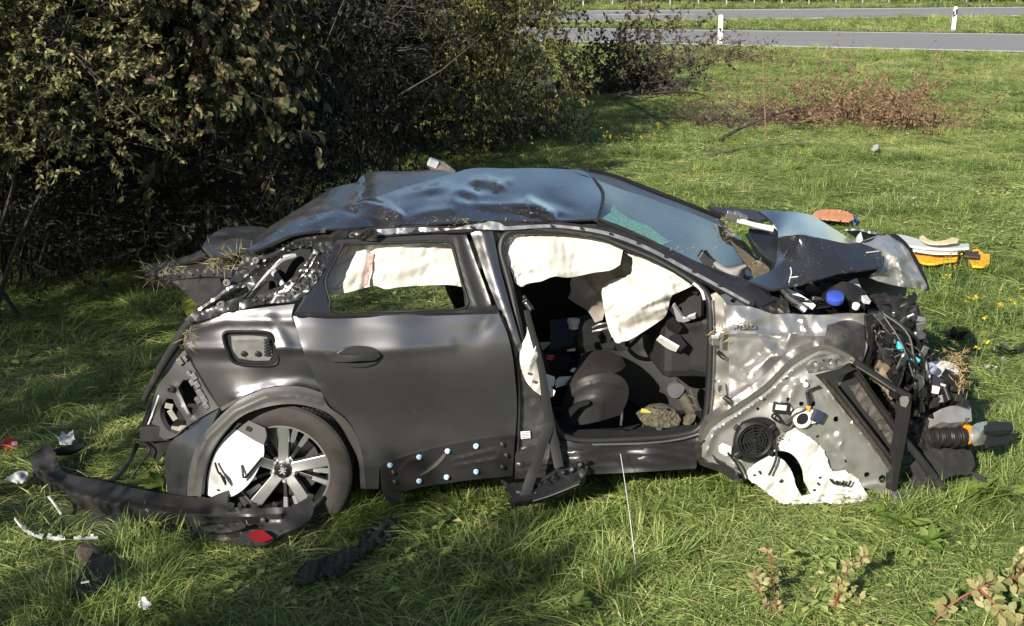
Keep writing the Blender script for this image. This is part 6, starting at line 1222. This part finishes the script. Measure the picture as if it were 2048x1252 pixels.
# white straw thread from the sill
o = MB().tube([PY(1241, 908, .15), PY(1252, 980, -.1), PY(1263, 1060, -.35), PY(1272, 1140, -.55), PY(1280, 1222, -.75)], [.0018, .0020, .0015], 5, smooth=5).build('pale_thread', WHITE, None)
tag(o, 'thin pale thread hanging from the sill down to the near grass', 'thread')
o = MB().tube([PY(1190, 1135, -.7), PY(1202, 1180, -.75), PY(1212, 1252, -.85)], .0018, 5, smooth=4).build('dry_stalk', STRAW, None)
tag(o, 'thin dry stalk standing in the near grass left of the pale thread', 'stalk')
# dirt patch in front of the nose
o = rag('earth_patch', [(1880,870),(1930,875),(1985,868),(2040,850),(2075,862),(2060,905),(2000,915),(1950,925),(1900,915)], MUD, 'churned brown earth under the crushed nose', 'soil', .03, .03, 3, 6); o['kind'] = 'structure'; 
for k_ in ('label', 'category'): del o[k_]
# small pale bits by the hedge and behind the roof
t = thing('broken_branch', 'pale broken branch end sticking up behind the car roof', 'branch', G(870, 345))
MB().tube([PY(905, 352, 4.0), PY(880, 336, 4.0), PY(862, 326, 4.0)], [.05, .06, .04], 8, smooth=3).build('limb', mat('grey_bark', (.16, .14, .12), .9, var=.4, bump=.5), t)
MB().rbox(PY(866, 326, 3.95), (.08, .05, .06), (.3, .4, .2)).build('splintered_end', PALE, t, smooth=False, bevel=.01)
# ------------------------------------------------------------------ shrubs of the hedge on the left
HBARK = mat('dark_hedge_bark', (.035, .028, .022), .9, var=.4)
BARK = mat('grey_brown_bark', (.09, .075, .06), .9, var=.4, vs_=15, bump=.5, bs=40)
TWIG = mat('dark_twigs', (.030, .024, .019), .9, var=.4)
def leafmat(name, cols, rough=.5, transl=.2, spec=.4): return mat(name, cols[0], rough, tintattr=('tint', 'GEOMETRY', cols), transl=transl, spec=spec)
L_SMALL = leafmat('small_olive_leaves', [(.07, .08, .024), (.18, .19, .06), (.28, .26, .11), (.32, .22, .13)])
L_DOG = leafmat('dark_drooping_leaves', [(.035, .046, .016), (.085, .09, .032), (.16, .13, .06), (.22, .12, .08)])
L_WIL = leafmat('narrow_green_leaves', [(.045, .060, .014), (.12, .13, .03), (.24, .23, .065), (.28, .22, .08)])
L_DARK = leafmat('dark_shade_toned_leaves', [(.012, .016, .006), (.022, .027, .010), (.038, .038, .016)], .6)  # leaf colour darkened to carry the shade of the hedge
L_BROWN = leafmat('dead_brown_leaves', [(.12, .07, .035), (.19, .115, .06), (.26, .18, .105)], .8)
L_DEAD = leafmat('withered_dark_leaves', [(.030, .024, .018), (.055, .042, .028), (.09, .065, .045)], .8)
L_ROSE = leafmat('rose_leaves', [(.09, .12, .030), (.20, .21, .075), (.31, .30, .13), (.31, .21, .12)], .5, .25)
L_WEED = leafmat('fresh_weed_leaves', [(.09, .16, .03), (.17, .24, .05), (.26, .30, .09)], .5, .3)
REDSTEM = mat('red_stems', (.20, .06, .035), .6, var=.2)
def tubes_np(segs, n=3):
    """thin straight tubes: list of (p, q, r0, r1)"""
    V = []; F = []
    for p, q, r0, r1 in segs:
        p = np.array(p); q = np.array(q); t = q - p; t = t / (np.linalg.norm(t) + 1e-9)
        a = np.cross(t, [0.3, 0.9, 0.2]); a /= np.linalg.norm(a) + 1e-9; b = np.cross(t, a); k = len(V)
        for c, r in ((p, r0), (q, r1)):
            for j in range(n):
                an = 2 * math.pi * j / n; V.append(c + (a * math.cos(an) + b * math.sin(an)) * r)
        F += [(k + j, k + (j + 1) % n, k + n + (j + 1) % n, k + n + j) for j in range(n)]
    return np.array(V), F
def shrub(name, label, x, y, rx, ry, h, ntw, per, L, Wd, m, droop=.0, up=.3, seed=0, z0=.05, group=None, cat='shrub', shell=.45, twl=(.2, .5), bare=0, lump=.35, trunk_r=.022, cull=None):
    r = np.random.default_rng(seed)
    t = thing(name, label, cat, (x, y, 0), group)
    segs = []; lc = []; ld = []; ln = []
    nst = 7
    stems = []
    for i in range(nst):
        a = r.uniform(0, 6.283); p = np.array([x + r.normal(0, rx * .15), y + r.normal(0, ry * .15), 0.0]); d = np.array([math.cos(a) * .35, math.sin(a) * .35, 1.0]); pts_ = [p]
        for k in range(6):
            d = d + r.normal(0, .18, 3); d /= np.linalg.norm(d); p = p + d * h / 6.2; pts_.append(p)
        stems.append(pts_)
        for k in range(6): segs.append((pts_[k], pts_[k + 1], trunk_r * (1 - k / 7), trunk_r * (1 - (k + 1) / 7)))
    sp_ = np.array([q for s in stems for q in s[1:]])
    for i in range(ntw):
        u = r.normal(size=3); u /= np.linalg.norm(u); rad = r.uniform() ** shell
        zc = z0 + (h - z0) * .5; 
        nz = mnoise.noise(Vector((u[0] * 1.6 + seed, u[1] * 1.6, u[2] * 1.6))); rad *= 1 + lump * nz * 2
        b_ = 1.0
        c = np.array([x + u[0] * rx * rad, y + u[1] * ry * rad, zc + np.sign(u[2]) * abs(u[2]) ** .8 * (h - z0) * .5 * rad])
        if c[2] < .03: continue
        d = np.array([u[0], u[1], u[2] * .5 + up]) + r.normal(0, .5, 3); d[2] -= droop * .6; d /= np.linalg.norm(d)
        tl = r.uniform(*twl); e = c + d * tl
        if cull is not None and cull(e): continue
        if i % 4 == 0:
            s_ = sp_[np.argmin(np.linalg.norm(sp_ - c, axis=1))]
            if np.linalg.norm(s_ - c) < .9: m_ = (s_ + c) / 2 + r.normal(0, .06, 3); segs += [(s_, m_, .007, .006), (m_, c, .006, .004)]
        segs.append((c, e, .004, .0015))
        if i < bare: continue
        k = max(2, int(per * r.uniform(.6, 1.4)))
        f = r.uniform(0, 1, k)[:, None]; lc.append(c + (e - c) * f)
        dd = d * .5 + r.normal(0, .6, (k, 3)); dd[:, 2] -= droop; ld.append(dd); ln.append(r.normal(0, .5, (k, 3)) + np.array([0, 0, 1.0]) + u * .6)
    V, F = tubes_np(segs); mk('stems', V, F, HBARK if trunk_r < .05 else BARK, t, smooth=False)
    lc, ld, ln = map(np.concatenate, (lc, ld, ln)); N = len(lc)
    quads('crown', lc, ld, ln, L * r.uniform(.6, 1.3, N), Wd * r.uniform(.7, 1.2, N), m, t, fold=.12, curl=.15, tint=np.clip(r.normal(.42, .25, N), 0, 1), kind='stuff', oval=L > .1 and m is L_DOG)
    return t
gH = 'shrubs of the hedge on the left'
def H(px, Yc, yoff=0): return ((px - 1024) / FPX * (Yc * CT + 2.0 * ST), Yc - 6.53)
x, y = H(-60, 10.6); shrub('hedge_shrub', 'sunlit shrub with small olive leaves at the upper left corner', x, y, 1.35, 1.4, 3.7, 2600, 15, .050, .027, L_SMALL, .1, seed=1, group=gH, z0=1.1, twl=(.12, .35))
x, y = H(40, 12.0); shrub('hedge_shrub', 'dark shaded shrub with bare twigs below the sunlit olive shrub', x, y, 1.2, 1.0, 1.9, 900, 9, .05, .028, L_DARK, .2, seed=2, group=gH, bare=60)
x, y = H(395, 12.6); shrub('hedge_shrub', 'dogwood like shrub with large drooping reddish green leaves left of the car tail', x, y, 1.0, 1.2, 3.6, 900, 9, .105, .056, L_DOG, 1.0, seed=3, group=gH, twl=(.2, .45), z0=1.15)
x, y = H(400, 12.4); shrub('hedge_shrub', 'low black shaded shrub under the drooping reddish green leaves', x, y, 1.0, 1.0, 1.5, 700, 9, .06, .03, L_DARK, .3, seed=12, group=gH)  # added filler, its leaf colour imitates shade below the lit leaves
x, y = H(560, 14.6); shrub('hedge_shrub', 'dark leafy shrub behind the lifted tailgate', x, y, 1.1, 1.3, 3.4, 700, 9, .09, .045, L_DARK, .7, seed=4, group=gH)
x, y = H(760, 17.6); shrub('hedge_shrub', 'deep green shrub with tangled twigs behind the rear of the car roof', x, y, 1.5, 1.5, 3.6, 1100, 10, .085, .026, L_DARK, .5, seed=5, group=gH, bare=120)  # shade put into the leaf colour, unlike the sunlit shrub at the end
x, y = H(985, 21.0); shrub('hedge_shrub', 'willow like shrub with pale sunlit leaves at the right end of the hedge', x, y, 1.15, 1.25, 3.7, 1500, 12, .085, .026, L_WIL, .7, seed=6, group=gH, twl=(.25, .6))
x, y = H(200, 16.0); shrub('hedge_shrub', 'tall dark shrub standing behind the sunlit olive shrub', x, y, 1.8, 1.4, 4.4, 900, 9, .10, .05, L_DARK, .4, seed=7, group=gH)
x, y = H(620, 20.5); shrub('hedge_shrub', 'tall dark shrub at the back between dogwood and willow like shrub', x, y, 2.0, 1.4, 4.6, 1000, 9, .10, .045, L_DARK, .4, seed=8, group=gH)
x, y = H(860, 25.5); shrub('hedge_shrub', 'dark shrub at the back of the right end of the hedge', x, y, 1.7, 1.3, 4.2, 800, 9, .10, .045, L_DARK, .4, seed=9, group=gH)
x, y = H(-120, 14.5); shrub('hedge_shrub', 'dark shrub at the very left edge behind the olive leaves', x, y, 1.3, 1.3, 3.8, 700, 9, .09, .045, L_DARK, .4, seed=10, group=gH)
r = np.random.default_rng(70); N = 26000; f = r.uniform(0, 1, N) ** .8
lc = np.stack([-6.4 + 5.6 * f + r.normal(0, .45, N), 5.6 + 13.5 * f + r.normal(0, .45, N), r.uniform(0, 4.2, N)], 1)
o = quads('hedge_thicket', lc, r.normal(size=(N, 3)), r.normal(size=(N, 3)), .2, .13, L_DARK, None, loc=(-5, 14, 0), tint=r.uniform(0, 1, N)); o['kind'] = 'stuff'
# rank dry growth along the foot of the hedge
r = np.random.default_rng(77); segs = []; lc = []; ld = []
for i in range(1500):
    f = r.uniform() ; ln_ = [(-40, 545), (140, 560), (330, 545), (480, 480), (650, 375), (760, 330), (950, 310), (1080, 292), (1140, 276)]
    j = f * (len(ln_) - 1); k = min(int(j), len(ln_) - 2); g = G(ln_[k][0] + (ln_[k + 1][0] - ln_[k][0]) * (j - k), ln_[k][1] + (ln_[k + 1][1] - ln_[k][1]) * (j - k))
    p = np.array([g.x + r.normal(-.25, .35), g.y + r.normal(.25, .35), 0]); hgt = r.uniform(.25, .9); q = p + np.array([r.normal(0, .22), r.normal(0, .22), hgt]); segs.append((p, q, .003, .0012))
    for _ in range(3): lc.append(p + (q - p) * r.uniform(.2, 1)); ld.append(r.normal(0, 1, 3))
V, F = tubes_np(segs); o = mk('hedge_undergrowth', V, F, mat('dark_dry_stalks', (.055, .045, .025), .9, var=.5), smooth=False, loc=(-2, 8, 0)); o['kind'] = 'stuff'
lc = np.array(lc); o = quads('undergrowth_leaves', lc, np.array(ld), r.normal(size=lc.shape), .10, .03, L_DARK, None, loc=(-2, 8, 0), tint=r.uniform(0, 1, len(lc))); o['kind'] = 'stuff'

# trees and bushes beyond the left edge, whose shade lies over the near left ground
def left_tree(label, x, y, rx, h, z0, n, seed, L=.10): return shrub('roadside_tree', label, x, y, rx, rx, h, n, 9, L, L * .5, L_DARK, .4, seed=seed, z0=z0, cat='tree', group='trees to the left of the camera', trunk_r=.06, shell=.6)
left_tree('leafy tree left of the camera beyond the edge of the picture', -5.4, -3.6, 1.25, 6.0, .8, 680, 31)
left_tree('slender tree left of the camera and nearest to it', -4.45, -8.5, .66, 4.0, 1.6, 1800, 32, .12)
left_tree('light leafed young tree behind the camera on the left', -5.75, -8.0, .85, 4.0, .8, 750, 35)
left_tree('dense bushy tree left of the camera and farthest from it', -7.8, -4.2, 2.0, 5.5, .2, 1900, 33, .13)  # added unseen caster, sized to shade the lower hedge
left_tree('tall tree well behind the camera on the left', -10.5, -8.0, 2.1, 7.5, 1.6, 620, 34, .14)

# ------------------------------------------------------------------ dead brushwood
def brush(name, label, spots, m, leafm, seed, cat, L=.07, nb=26, per=7, group=None, hs=1.0, lo=.1):
    """spots: (px, py of the ground, spread x, spread y, height)"""
    r = np.random.default_rng(seed); g0 = G(spots[0][0], spots[0][1]); t = thing(name, label, cat, g0, group); segs = []; lc = []; ld = []
    for px, py, sx, sy, hh in spots:
        c = np.array(G(px, py))
        for i in range(nb):
            p = c + np.array([r.normal(0, sx * .4), r.normal(0, sy * .4), r.uniform(0, lo)]); a = r.uniform(0, 6.283); el = r.uniform(.0, 1.0)
            d = np.array([math.cos(a), math.sin(a) * .7, el * hs]); d /= np.linalg.norm(d); ln_ = r.uniform(.5, 1.3) * hh; q = p
            for k in range(3):
                d = d + r.normal(0, .2, 3); q2 = q + d * ln_ / 3; q2[2] = max(q2[2], .03); segs.append((q, q2, .010 * (1 - k * .28), .010 * (1 - (k + 1) * .28)))
                for _ in range(2):
                    d3 = d + r.normal(0, .6, 3); e = q2 + d3 * ln_ * .28; segs.append((q2, e, .004, .0015))
                    for _ in range(per):
                        lc.append(q2 + (e - q2) * r.uniform(0, 1.1)); ld.append(r.normal(0, 1, 3) + np.array([0, 0, -.6]))
                q = q2
    V, F = tubes_np(segs); mk('twigs', V, F, m, t, smooth=False)
    if leafm:
        lc = np.array(lc); lc[:, 2] = np.maximum(lc[:, 2], .02); quads('leaves', lc, np.array(ld), r.normal(size=lc.shape), L * r.uniform(.6, 1.3, len(lc)), L * .5, leafm, t, fold=.2, curl=.3, tint=r.uniform(0, 1, len(lc)), kind='stuff')
    return t
DKTW = mat('blackish_twigs', (.035, .028, .024), .9, var=.4); BRTW = mat('brown_twigs', (.13, .085, .055), .9, var=.4)
brush('cut_brushwood', 'tall heap of dark withered branches right of the hedge, in front of the near road', [(1185,188,1.2,1.2,1.7),(1240,190,1.1,1.2,1.8),(1265,192,.9,1.0,1.2)], DKTW, L_DEAD, 41, 'brushwood', .12, 34, 6, hs=1.5)
brush('cut_brushwood', 'thin dark withered branches between the tall dark heap and the near post', [(1330,150,1.4,1.0,1.2),(1370,140,1.0,1.0,1.0)], DKTW, L_DEAD, 42, 'brushwood', .09, 9, 5, hs=.9)
brush('cut_brushwood', 'low brown brush at the foot of the near delineator post', [(1455,125,1.3,1.0,.9),(1480,128,1.0,1.0,.9)], BRTW, L_DEAD, 43, 'brushwood', .07, 20, 5, hs=.8)
brush('cut_brushwood', 'long heap of dead twigs with rusty brown leaves in the middle of the meadow', [(1600,250,1.2,1.0,1.0),(1690,235,1.3,1.2,1.0),(1760,248,1.1,.9,1.0),(1820,262,.8,.6,.9),(1750,215,.9,.9,.8)], BRTW, L_BROWN, 44, 'brushwood', .075, 34, 7, hs=.5)
brush('cut_brushwood', 'greyish purple dead twigs left of the rusty brown heap', [(1430,250,.9,.7,.7),(1490,255,.8,.6,.7)], mat('purple_grey_twigs', (.09, .065, .055), .9, var=.4), leafmat('purple_dead_leaves', [(.06, .035, .028), (.10, .06, .05)], .8), 45, 'brushwood', .045, 26, 6, hs=.4)
def branch(label, pts, r, m=BARK, twigs=(), name='fallen_branch', cat='branch', group=None):
    t = thing(name, label, cat, pts[0], group); MB().tube(pts, r, 6, smooth=4).build('limb', m, t)
    for tw in twigs: MB().tube(tw, [r[-1] * .9, .004], 5, smooth=3).build('side_twig', m, t)
    return t
gB = 'fallen branches in the meadow'
branch('dark fallen branch lying across the left side of the rusty brown heap', [G(1440,280,.03), G(1470,262,.15), G(1530,236,.35), G(1600,216,.45)], [.03, .022, .01], DKTW, [[G(1470,262,.15), G(1510,225,.5), G(1560,190,.9)], [G(1500,250,.2), G(1560,246,.3), G(1640,236,.4)]], group=gB)
branch('long brown fallen branch lowest in the meadow, below the rusty heap', [G(1410,316,.03), G(1460,302,.06), G(1520,292,.08), G(1620,286,.1)], [.028, .02, .008], BARK, [[G(1500,295,.07), G(1560,278,.2), G(1660,262,.3)]], group=gB)
branch('pale curved branch reaching right from the tall dark heap', [G(1300,188,.35), G(1350,184,.30), G(1390,186,.2), G(1412,192,.1)], [.025, .022, .012], mat('pale_twig', (.20, .15, .10), .9, var=.3), [[G(1365,186,.25), G(1380,178,.45), G(1396,170,.6)]], group=gB)
branch('thick grey branch sloping out of the foot of the tall dark heap', [G(1225,193,.03), G(1245,188,.35), G(1262,184,.75)], [.05, .04, .03], BARK, [[G(1245,190,.2), G(1290,196,.15), G(1330,190,.1)]], group=gB)
branch('straight dark stick slanting on the near road edge beside the post', [PY(1455, 92, 42.5), PY(1492, 80, 42.5)], [.03, .02], DKTW, group=gB)
def stalk(label, base, tips, r=.012, m=BRTW):
    g = G(*base); t = thing('dry_stalk', label, 'stalk', g, 'tall dry stalks in the meadow')
    MB().tube([g] + [PY(x, y, g.y) for x, y in tips[0]], [r, r * .5], 5, smooth=3).build('stem', m, t)
    for tp in tips[1:]: MB().tube([PY(x, y, g.y) for x, y in tp], [r * .6, r * .3], 5, smooth=3).build('side_stem', m, t)
RST = mat('reddish_dry_stem', (.16, .10, .06), .9, var=.2)
stalk('tall upright reddish dry stalk left of the rusty heap', (1532, 285), [[(1530,230),(1527,170),(1525,108)],[(1527,165),(1536,158)]], .014, RST)
stalk('leaning dry stalk above the middle of the rusty heap', (1582, 182), [[(1575,150),(1568,125),(1563,110)]], .012, RST)
stalk('thin forked dry stalk right of the leaning one', (1600, 176), [[(1602,160),(1610,142)],[(1602,160),(1590,150)],[(1602,158),(1616,168)]], .008, RST)

# ------------------------------------------------------------------ flowering weeds, broad leaved weeds and rose shoots
YF = mat('yellow_petals', (.62, .46, .02), .7, var=.2); WF = mat('white_petals', (.70, .66, .68), .7, var=.1); GST = mat('green_stems', (.08, .12, .03), .7)
def flower(px, py, n, label, m, seed, spread=.10, h=.28, name='flowering_weed', group='yellow flowering weeds', sz=.02):
    r = np.random.default_rng(seed); g = np.array(G(px, py)); t = thing(name, label, 'flower', g, group); segs = []; fc = []; fd = []
    for i in range(n):
        p = g + np.array([r.normal(0, spread), r.normal(0, spread), 0]); q = p + np.array([r.normal(0, .05), r.normal(0, .05), h * r.uniform(.7, 1.2)]); segs.append((p, q, .004, .003))
        for k in range(7): fc.append(q + r.normal(0, .006, 3)); a = k * .9; fd.append((math.cos(a), math.sin(a), r.normal(.1, .3)))
    V, F = tubes_np(segs); mk('stems', V, F, GST, t, smooth=False)['kind'] = 'stuff'
    fc = np.array(fc); quads('petals', fc, np.array(fd), np.tile([0, 0, 1.], (len(fc), 1)), sz * 1.3, sz, m, t, kind='stuff')
fl_ = [(1165,288,5,'in the shade line at the left of the meadow, nearest the hedge'),(1190,292,6,'just right of the hedge shade'),(1225,305,6,'above the middle of the car roof'),(1285,312,6,'behind the car roof, lower left of the dead twigs'),(1325,285,7,'beside the purple grey twigs'),(1590,335,8,'alone above the windscreen, below the long brown branch'),(1928,245,6,'right of the rusty heap'),(1935,262,5,'right of the rusty heap, slightly nearer'),(1905,585,6,'to the right of the crumpled bonnet corner'),(1918,600,5,'in the sun just above the shadow of the car nose'),(2042,655,8,'at the right edge of the picture beside the shadow'),(1975,665,6,'in the upper part of the shadow of the car nose'),(1950,735,5,'in the middle of the shadow of the car nose'),(1630,150,4,'far off near the road, in front of the verge'),(1555,250,4,'inside the dead twigs')]
for i, (px, py, n, s_) in enumerate(fl_): flower(px, py, n, 'yellow flowering weed ' + s_, YF, 200 + i)
for i, (px, py, s_) in enumerate(((1782,415,'leftmost of the row behind the bonnet'),(1808,416,'in the middle of the row behind the bonnet'),(1823,415,'at the right end of the row behind the bonnet'),(1838,430,'lowest, right of the row behind the bonnet'),(2002,770,'at the right edge beyond the straw tuft'),(1672,192,'above the rusty heap'))): flower(px, py, 3, 'small pale flower ' + s_, WF, 240 + i, .03, .14, group='small pale flowers in the meadow', sz=.016)
def weed(label, pts, leaves, L, Wd, lm, sm, seed, name='rose_shoot', cat='plant', group=None, r0=.005, nl=None, spread=.3, up=.4):
    r = np.random.default_rng(seed); t = thing(name, label, cat, pts[0][0], group); lc = []; ld = []
    for i, st in enumerate(pts):
        MB().tube(st, [r0, r0 * .5], 5, smooth=4).build('stem', sm, t)
        cv = curve3([Vector(p) for p in st], 8)
        for k in range(leaves):
            j = int(r.uniform(.12, 1) * (len(cv) - 1)); c = np.array(cv[j]); T_ = np.array(cv[min(j + 1, len(cv) - 1)] - cv[max(j - 1, 0)]); T_ /= np.linalg.norm(T_) + 1e-9
            a = r.normal(0, 1, 3); side = a - T_ * a.dot(T_); side /= np.linalg.norm(side); tw = r.uniform(.3, 1) * spread * L * 2
            for q in range(3): lc.append(c + side * tw * (q / 2)); ld.append(side + T_ * r.uniform(-.2, .8) + r.normal(0, .4, 3) + np.array([0, 0, up * r.uniform(0, 1)]))
    lc = np.array(lc); N = len(lc)
    for s_ in range(1): quads('leaves', lc, np.array(ld), r.normal(0, .5, (N, 3)) + np.array([-.2, -.6, 1]), L * r.uniform(.6, 1.2, N), Wd * r.uniform(.8, 1.1, N), lm, t, fold=.12, curl=.12, tint=np.clip(r.normal(.5, .25, N), 0, 1), kind='stuff', oval=True)
    return t
gR = 'rose shoots in front of the camera'
Yn = -.95
def st(*q): return [PY(x, y, Yn + d) for x, y, d in q]
weed('pinkish green rose shoot standing left of the other shoots at the bottom right', [st((1556,1330,.05),(1552,1220,.0),(1545,1150,.02),(1535,1098,.05)), st((1552,1240,.0),(1520,1180,.05),(1510,1140,.08))], 34, .036, .022, L_ROSE, REDSTEM, 301, group=gR)
weed('reddish rose shoot in the middle of the bottom right shoots', [st((1650,1330,.05),(1672,1200,.0),(1700,1130,.03),(1735,1110,.06)), st((1668,1220,.0),(1690,1180,.05),(1720,1200,.08))], 34, .036, .022, L_ROSE, REDSTEM, 302, group=gR)
weed('arching rose shoot with red stem and large pinkish leaves in the bottom right corner', [st((1830,1290,-.1),(1900,1210,-.1),(1985,1165,-.08),(2050,1150,-.05)), st((1960,1180,-.1),(2010,1230,-.12),(2050,1290,-.15))], 32, .056, .034, L_ROSE, REDSTEM, 303, group=gR, r0=.006)
weed('rose shoot running off the right edge, uppermost in the corner', [st((2090,1250,.0),(2060,1180,.0),(2040,1130,.0),(2036,1116,.02)), st((2090,1200,.05),(2050,1170,.05),(2020,1150,.06))], 22, .05, .032, L_ROSE, REDSTEM, 304, group=gR)
weed('low rose shoot at the bottom edge near the pale thread', [st((1280,1300,.1),(1300,1250,.1),(1330,1238,.1)), st((1290,1290,.1),(1360,1250,.1),(1390,1245,.12))], 16, .05, .03, L_ROSE, GST, 305, group=gR)
weed('bright green shoots at the bottom edge left of centre', [st((300,1300,-.1),(302,1255,-.1),(300,1236,-.1)), st((330,1300,-.1),(335,1258,-.1),(345,1240,-.1)), st((415,1300,-.1),(418,1260,-.1),(420,1238,-.1))], 9, .055, .02, L_WEED, GST, 306, name='green_weed')
gW = 'broad leaved weeds in the grass'
def dock(px, py, n, L, label, seed, m=L_WEED, h=.5):
    r = np.random.default_rng(seed); g = np.array(G(px, py)); t = thing('broadleaf_weed', label, 'plant', g, gW); c = g + r.normal(0, .02, (n, 3)) * [1, 1, 0]; a = r.uniform(0, 6.283, n)
    d = np.stack([np.cos(a), np.sin(a), r.uniform(.1, h * 2, n)], 1); quads('leaves', c + np.array([0, 0, .05]), d, np.tile([0, 0, 1.], (n, 1)) + r.normal(0, .3, (n, 3)), L * r.uniform(.6, 1.2, n), L * .42, m, t, fold=.15, curl=.25, tint=np.clip(r.normal(.4, .25, n), 0, 1), kind='stuff', oval=True)
dock(1452, 985, 16, .16, 'broad leaved weed under the hinge end of the torn door', 401)
dock(1690, 1010, 14, .10, 'leafy weed growing in front of the white film of the torn door', 402)
dock(1800, 1065, 20, .12, 'broad leaved weed in front of the lower corner of the torn door', 403)
dock(1850, 1105, 18, .11, 'broad leaved weed nearer the camera, below the lower corner of the torn door', 404)
dock(1745, 1045, 16, .09, 'small leafy weed left of the lower corner of the torn door', 405)
dock(1930, 1010, 16, .16, 'long leaved weed under the torn black liner', 406)
dock(2010, 1000, 16, .12, 'leafy weed at the right edge below the churned earth', 407)
dock(735, 1005, 40, .08, 'small leafy weed beside the rear tyre', 408, h=.9)
dock(330, 990, 12, .12, 'green weed between the torn bumper and the car tail', 409)
dock(1010, 1165, 14, .07, 'greyish weed at the edge of the dark shadow in the near grass', 410, leafmat('grey_green_leaves', [(.12, .14, .09), (.2, .22, .16)]))
dock(2020, 720, 18, .12, 'leafy weed in the shadow of the car nose', 411, L_DARK)  # shadow of the nose is also put into the leaf colour
dock(1905, 690, 18, .11, 'leafy weed close to the crushed nose in its shadow', 412, L_DARK)  # dark leaf tone imitates the nose's shadow here too
dock(1150, 1240, 12, .10, 'pale green weed at the bottom edge near the centre', 413)
